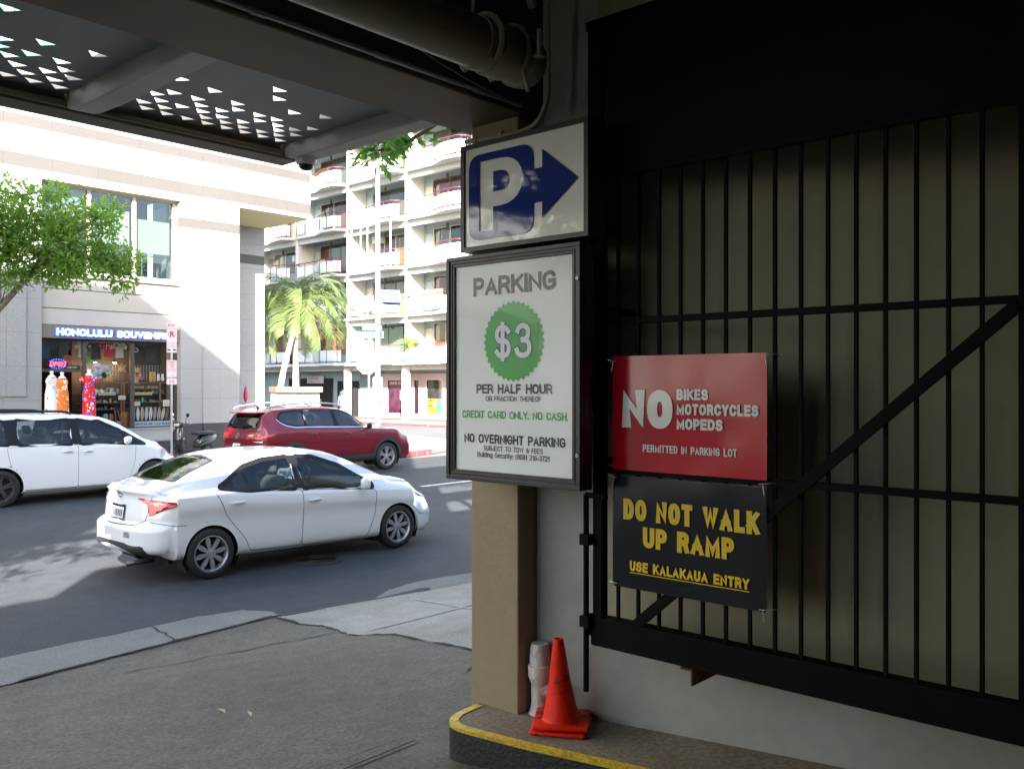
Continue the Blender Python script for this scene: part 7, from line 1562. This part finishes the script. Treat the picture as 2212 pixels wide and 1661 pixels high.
def palm(label, base, top, crown_r, nf, seed, mid=None):
    r = random.Random(seed); t = thing('palm_tree', label, 'palm tree', base); b = Vector((0, 0, 0)); T = Vector(top) - Vector(base); M_ = Vector(mid) - Vector(base) if mid else T * .5 + Vector((-.2, 0, 0))
    C = catmull([b, M_, T], 10); mb = MB(); mb.tube(C, .1, 12, rs=[lerp(.14, .085, i / (len(C) - 1)) * (1 + .06 * (i % 2)) for i in range(len(C))]); mb.build('trunk', M_ptr, t, smooth=True)
    mb = MB(); mb.tube([T, T + Vector((.06, 0, .35)), T + Vector((.1, 0, .75))], .085, 10, rs=[.10, .085, .05]); mb.build('crownshaft', mat('crownshaft_green', (.3, .36, .16), .5), t, smooth=True)
    T2 = T + Vector((.1, 0, .65))
    for i in range(nf):
        az = i * 2.399 + r.uniform(-.3, .3); up = lerp(1.3, .0, (i / (nf - 1)) ** .8) + r.uniform(-.1, .1); L = crown_r * r.uniform(.85, 1.15)
        dirh = Vector((math.cos(az), math.sin(az), 0)); P = []; p = T2.copy(); el = up
        n = 16
        for j in range(n + 1):
            P.append(p.copy()); p = p + (dirh * math.cos(el) + Vector((0, 0, math.sin(el)))) * (L / n); el -= (1.75 + .5 * r.random()) / n * (1.15 if up > .5 else .85)
        mb = MB(); mb.tube(P, .02, 5, rs=[lerp(.028, .004, j / n) for j in range(n + 1)])
        m_n = 44
        for j in range(m_n):
            q = .12 + .88 * j / m_n; f_ = q * n; i0 = min(int(f_), n - 1); c = P[i0].lerp(P[i0 + 1], f_ - i0); tg = (P[i0 + 1] - P[i0]).normalized(); sd0 = tg.cross(Vector((0, 0, 1)))
            sd0 = sd0.normalized() if sd0.length > .05 else Vector((-math.sin(az), math.cos(az), 0)); upv = sd0.cross(tg)
            ll = .62 * crown_r / 2 * (math.sin(math.pi * min(1, q * .86 + .1)) ** .6) * r.uniform(.85, 1.1)
            for sg in (-1, 1):
                d = (sd0 * sg * .85 + tg * .62 + upv * r.uniform(.0, .25)).normalized(); w = upv.cross(d).normalized() * .5 + tg * .6; w = w.normalized() * .024; a_ = c + d * ll * .5; e_ = c + d * ll + Vector((0, 0, -.22 * ll))
                mb.add([c - w * .5, c + w * .5, a_ + w, e_, a_ - w], [(0, 1, 2, 4), (4, 2, 3)])
        dead = i >= nf - 1
        mb.build('frond', M_pdead if dead else M_palm, t)
    return t
px, py, _ = 20.1, 29.7, 0
palm('leaning palm with pale trunk and glossy drooping crown behind the parking block', (19.9, 29.6, .15), (20.95, 30.0, 4.45), 2.95, 19, 3, (20.15, 29.7, 2.3))
palm('upright palm with darker spotted trunk right behind the leaning palm', (21.05, 30.0, .15), (21.3, 30.4, 5.2), 2.8, 17, 8, (21.1, 30.1, 2.3))
for (x, y, h, l, c, sd) in ((17.35, 27.9, 1.7, 'ginger plant with dark pink flower heads against the shaded granite column', (.5, .03, .12), 2), (18.95, 28.3, 1.5, 'ginger plant with a tall red torch flower beside the parking block', (.75, .04, .09), 6)):
    t = leafy('ginger_plant', l, 'plant', (x, y, .15), h, 46, M_lf2, 1.0, .06, sd, .35); mb = MB()
    for (dx, hh) in ((0, h + .25), (-.3, h + .05)) if sd == 2 else ((0, h + .3),): mb.lathe([(.02, 0), (.07, .12), (.075, .3), (.04, .5), (.0001, .58)], n=10, c=(dx, -.2, hh - .45)); mb.tube([(dx, -.2, 0), (dx, -.2, hh - .4)], .014, 5)
    mb.build('flower_head', mat('ginger_%.2f' % c[0], c, .5), t, smooth=True)
mb = MB(); mb.rbox(24.2, 24.5, 33.0, 33.3, .146, 1.62, .02); tag(mb.build('tan_bollard', mat('bollard_tan', (.25, .13, .06), .6)), 'tan square bollard top showing over the red car roof', 'bollard')
mn = thing('person', 'man in white T-shirt and grey cap walking with his head bowed', 'person', (32.6, 41.95, .14), R(205))
S = 1.0
ch = [[(0, 0, .95, .15), (0, 0, 1.12, .145), (.02, 0, 1.32, .165), (.03, 0, 1.44, .12), (.05, 0, 1.50, .06), (.08, 0, 1.56, .055)]]
for sd in (-1, 1):
    ch.append([(.03, 0, 1.44, .12), (.03, sd * .19, 1.41, .068), (.0, sd * .24, 1.15, .05), (.10, sd * .22, .93, .04)])
skin('torso', ch, mat('white_tee', (.72, .72, .70), .85), mn)
lg = [[(0, 0, .98, .15), (0, sd * .10, .92, .10), (.06 * sd, sd * .10, .52, .072), (.10 * sd - .06, sd * .10, .10, .05), (.10 * sd + .06, sd * .10, .05, .045)] for sd in (-1, 1)]
skin('trousers', lg, mat('pale_trousers', (.3, .32, .36), .9), mn)
mb = MB()
bm = bmesh.new(); bmesh.ops.create_uvsphere(bm, u_segments=18, v_segments=12, radius=1); Th = Matrix.Translation((.13, 0, 1.63)) @ Matrix.Rotation(R(35), 4, 'Y')
mb.add([Th @ Vector((p.co.x * .095, p.co.y * .076, p.co.z * .115)) for p in bm.verts], [[v.index for v in f.verts] for f in bm.faces]); mb.add([Th @ Vector((p.co.x * .02 + .095, p.co.y * .014, p.co.z * .024 - .01)) for p in bm.verts], [[v.index for v in f.verts] for f in bm.faces])
for sd in (-1, 1): mb.add([Th @ Vector((p.co.x * .02, p.co.y * .01 + sd * .077, p.co.z * .03)) for p in bm.verts], [[v.index for v in f.verts] for f in bm.faces])
mb.build('head', mat('sunny_skin', (.16, .075, .045), .6), mn, smooth=True)
mb = MB(); mb.lathe([(.104, .01), (.10, .06), (.07, .105), (.0001, .122)], n=18, sy=.82, M=Th.to_3x3(), c=Th.translation); mb.rbox(.06, .19, -.07, .07, .012, .024, .006, M=Th); mb.build('cap', mat('grey_cap', (.06, .06, .065), .8), mn, smooth=True, auto=40); bm.free()
mb = MB()
for sd in (-1, 1):
    mb.tube([(.06, sd * .225, 1.02), (.10, sd * .22, .93), (.125, sd * .215, .87)], .034, 8, rs=[.042, .036, .03])
    for q in range(4): mb.tube([(.12 + .012 * (q - 1.5), sd * .215, .87), (.135 + .014 * (q - 1.5), sd * .21, .81), (.13 + .012 * (q - 1.5), sd * .20, .78)], .009, 6)
    mb.tube([(.14, sd * .205, .89), (.165, sd * .20, .85)], .01, 6)
mb.build('hands', M_skin, mn, smooth=True)
mb = MB()
for sd in (-1, 1): mb.rbox(.10 * sd - .12, .10 * sd + .16, sd * .10 - .05, sd * .10 + .05, .0, .09, .03, 3)
mb.build('shoes', M_trim, mn, smooth=True)

# ---------------------------------------------------------------- street trees
def tree(label, base, limbs, blobs, n_leaf, leaf, m_leaf, seed, trunk_r=.13, name='street_tree', m_bark=None, clump=.34):
    r = random.Random(seed); t = thing(name, label, 'tree', base); B = Vector(base); mb = MB()
    for pts, r0, r1 in limbs:
        C = catmull([Vector(p) - B for p in pts], 6); mb.tube(C, r0, 9, rs=[lerp(r0, r1, i / (len(C) - 1)) for i in range(len(C))])
    heads = [Vector(p) - B for l in limbs for p in l[0][1:]]; mb2 = MB(); tot = sum(b[3] for b in blobs)
    for cx, cy, cz, w, rx, ry, rz in blobs:
        c0 = Vector((cx, cy, cz)) - B; ncl = max(3, int(n_leaf * w / tot / 36))
        for q in range(ncl):
            while True:
                u = Vector((r.uniform(-1, 1), r.uniform(-1, 1), r.uniform(-1, 1)))
                if u.length < 1: break
            c = c0 + Vector((u.x * rx, u.y * ry, u.z * rz)); h = min(heads, key=lambda p: (p - c).length)
            if r.random() < .5: mb.tube([h, h.lerp(c, .55) + Vector((0, 0, .06)), c], .012, 4, rs=[.018, .010, .004])
            for k in range(36):
                g = Vector((r.gauss(0, 1), r.gauss(0, 1), r.gauss(0, .75))) * clump * .55; p = c + g; d = (g.normalized() + Vector((r.uniform(-.7, .7), r.uniform(-.7, .7), r.uniform(-.8, .5)))).normalized(); s_ = d.cross(Vector((r.uniform(-1, 1), r.uniform(-1, 1), r.uniform(.2, 1)))).normalized(); L = leaf * r.uniform(.6, 1.25); W = L * .2; nn = d.cross(s_) * W * .5
                mb2.add([p, p + d * L * .45 - s_ * W + nn, p + d * L - nn, p + d * L * .45 + s_ * W + nn], [(0, 1, 2), (0, 2, 3)])
    mb.build('trunk', m_bark or mat('bark', (.10, .08, .065), .9, nz=[(8, .3, 5)], bump=[(20, .6, 4)]), t, smooth=True); mb2.build('crown', m_leaf, t); return t
M_tl = mat('street_tree_leaf', (.085, .19, .025), .45, trans=(.28, .48, .05), nz=[(.9, .45, 3), (9, .3, 2)])
B0 = (6.55, 21.95, .15)
L1 = [(6.55, 21.95, .15), (6.6, 21.9, 2.0), (6.9, 21.9, 3.2), (7.5, 21.8, 4.0), (8.3, 21.8, 5.0), (8.9, 21.7, 5.7), (9.4, 21.6, 6.1)]
L2 = [(6.6, 21.9, 2.4), (7.1, 22.1, 3.7), (7.4, 22.2, 4.6), (7.9, 22.2, 5.6), (8.1, 22.2, 6.6)]; L3 = [(8.3, 21.8, 5.0), (9.0, 21.6, 5.25), (9.7, 21.5, 5.2), (10.2, 21.4, 4.9)]; L4 = [(6.6, 21.9, 2.4), (5.8, 21.7, 4.2), (5.4, 21.6, 5.8)]
tree('street tree with a bright green feathery crown in front of the granite shop building', B0, [(L1, .12, .03), (L2, .09, .025), (L3, .045, .012), (L4, .08, .02)],
     [(8.3, 21.8, 5.6, 3.0, 1.0, .9, .75), (9.1, 21.7, 6.0, 2.2, .8, .8, .6), (7.4, 21.8, 6.3, 1.9, .9, .9, .5), (8.7, 21.7, 4.95, 1.5, .8, .8, .32), (9.8, 21.5, 5.2, 1.1, .55, .6, .40), (10.15, 21.4, 4.8, .35, .28, .3, .22), (7.6, 21.9, 4.75, .7, .5, .7, .3), (6.2, 21.7, 6.0, 2.0, 1.0, 1.0, .7), (8.5, 21.8, 6.75, .35, .3, .3, .3), (9.75, 21.5, 6.35, .4, .35, .3, .25), (5.3, 21.6, 5.4, 1.5, .9, .9, .8), (7.45, 21.8, 5.5, 1.4, .7, .7, .6)], 12500, .15, M_tl, 21, clump=.25)
M_tl2 = mat('broad_leaf', (.05, .14, .02), .4, trans=(.15, .34, .04), nz=[(3, .3, 2)])
t2 = (6.9, 5.35, .3)
tree('street tree with broad leaves hanging past the end of the canopy', t2, [([(6.9, 5.35, .3), (6.9, 5.4, 2.5), (6.7, 5.6, 4.2), (6.3, 6.2, 5.0), (5.95, 6.8, 4.8)], .11, .02), ([(6.7, 5.6, 4.2), (5.6, 5.6, 5.2), (4.6, 5.2, 5.6)], .05, .015), ([(6.3, 6.2, 5.0), (6.2, 6.9, 4.75), (5.9, 7.1, 4.62)], .025, .008)],
     [(5.8, 6.95, 4.62, .55, .17, .2, .05), (6.15, 6.95, 4.82, .35, .2, .2, .05), (5.8, 6.5, 5.35, 2.0, .8, .7, .2), (4.6, 5.3, 5.6, 2.2, .9, .7, .5), (6.6, 5.8, 5.7, 3.0, 1.1, .9, .6), (3.6, 5.2, 5.5, 1.0, .5, .4, .3), (2.75, 4.9, 5.3, .5, .35, .3, .2)], 2300, .15, M_tl2, 4, clump=.17)
tree('leafy street tree standing left of the garage entrance by the kerb', (-3.0, 5.6, .2), [([(-3.0, 5.6, .2), (-2.9, 5.6, 2.2), (-2.3, 5.8, 3.6), (-1.6, 6.0, 4.6)], .11, .03), ([(-2.9, 5.6, 2.2), (-3.4, 5.4, 4.0)], .06, .02)], [(-1.7, 6.0, 4.3, 3, 1.5, 1.3, 1.0), (-2.9, 5.6, 4.8, 2, 1.3, 1.2, .9)], 1700, .17, M_tl, 33, clump=.22)
# fallen leaves on the ground
lr = random.Random(9)
for (x, y, z, l) in ((3.0, 5.05, None, 'curled tan leaf lying on the dark driveway'), (3.05, 4.82, None, 'long pale leaf lying on the dark driveway'), (8.05, 10.1, .004, 'yellow leaf on the asphalt ahead of the manhole cover'), (6.2, 6.9, None, 'small dry leaf on the pavement by the gutter'), (2.62, 2.75, None, 'brown leaf in the corner by the platform edge')):
    mb = MB(); L = .055; mb.add([(-L, 0, .004), (-.01, -.011, .012), (L, .01, .006), (-.01, .012, .009)], [(0, 1, 2), (0, 2, 3)])
    o = mb.build('fallen_leaf', mat('dry_leaf', (.42, .3, .12), .7)); o.location = (x, y, (mx(x, y) if z is None else z) + .003); o.rotation_euler = (0, 0, lr.uniform(0, 3)); tag(o, l, 'leaf')
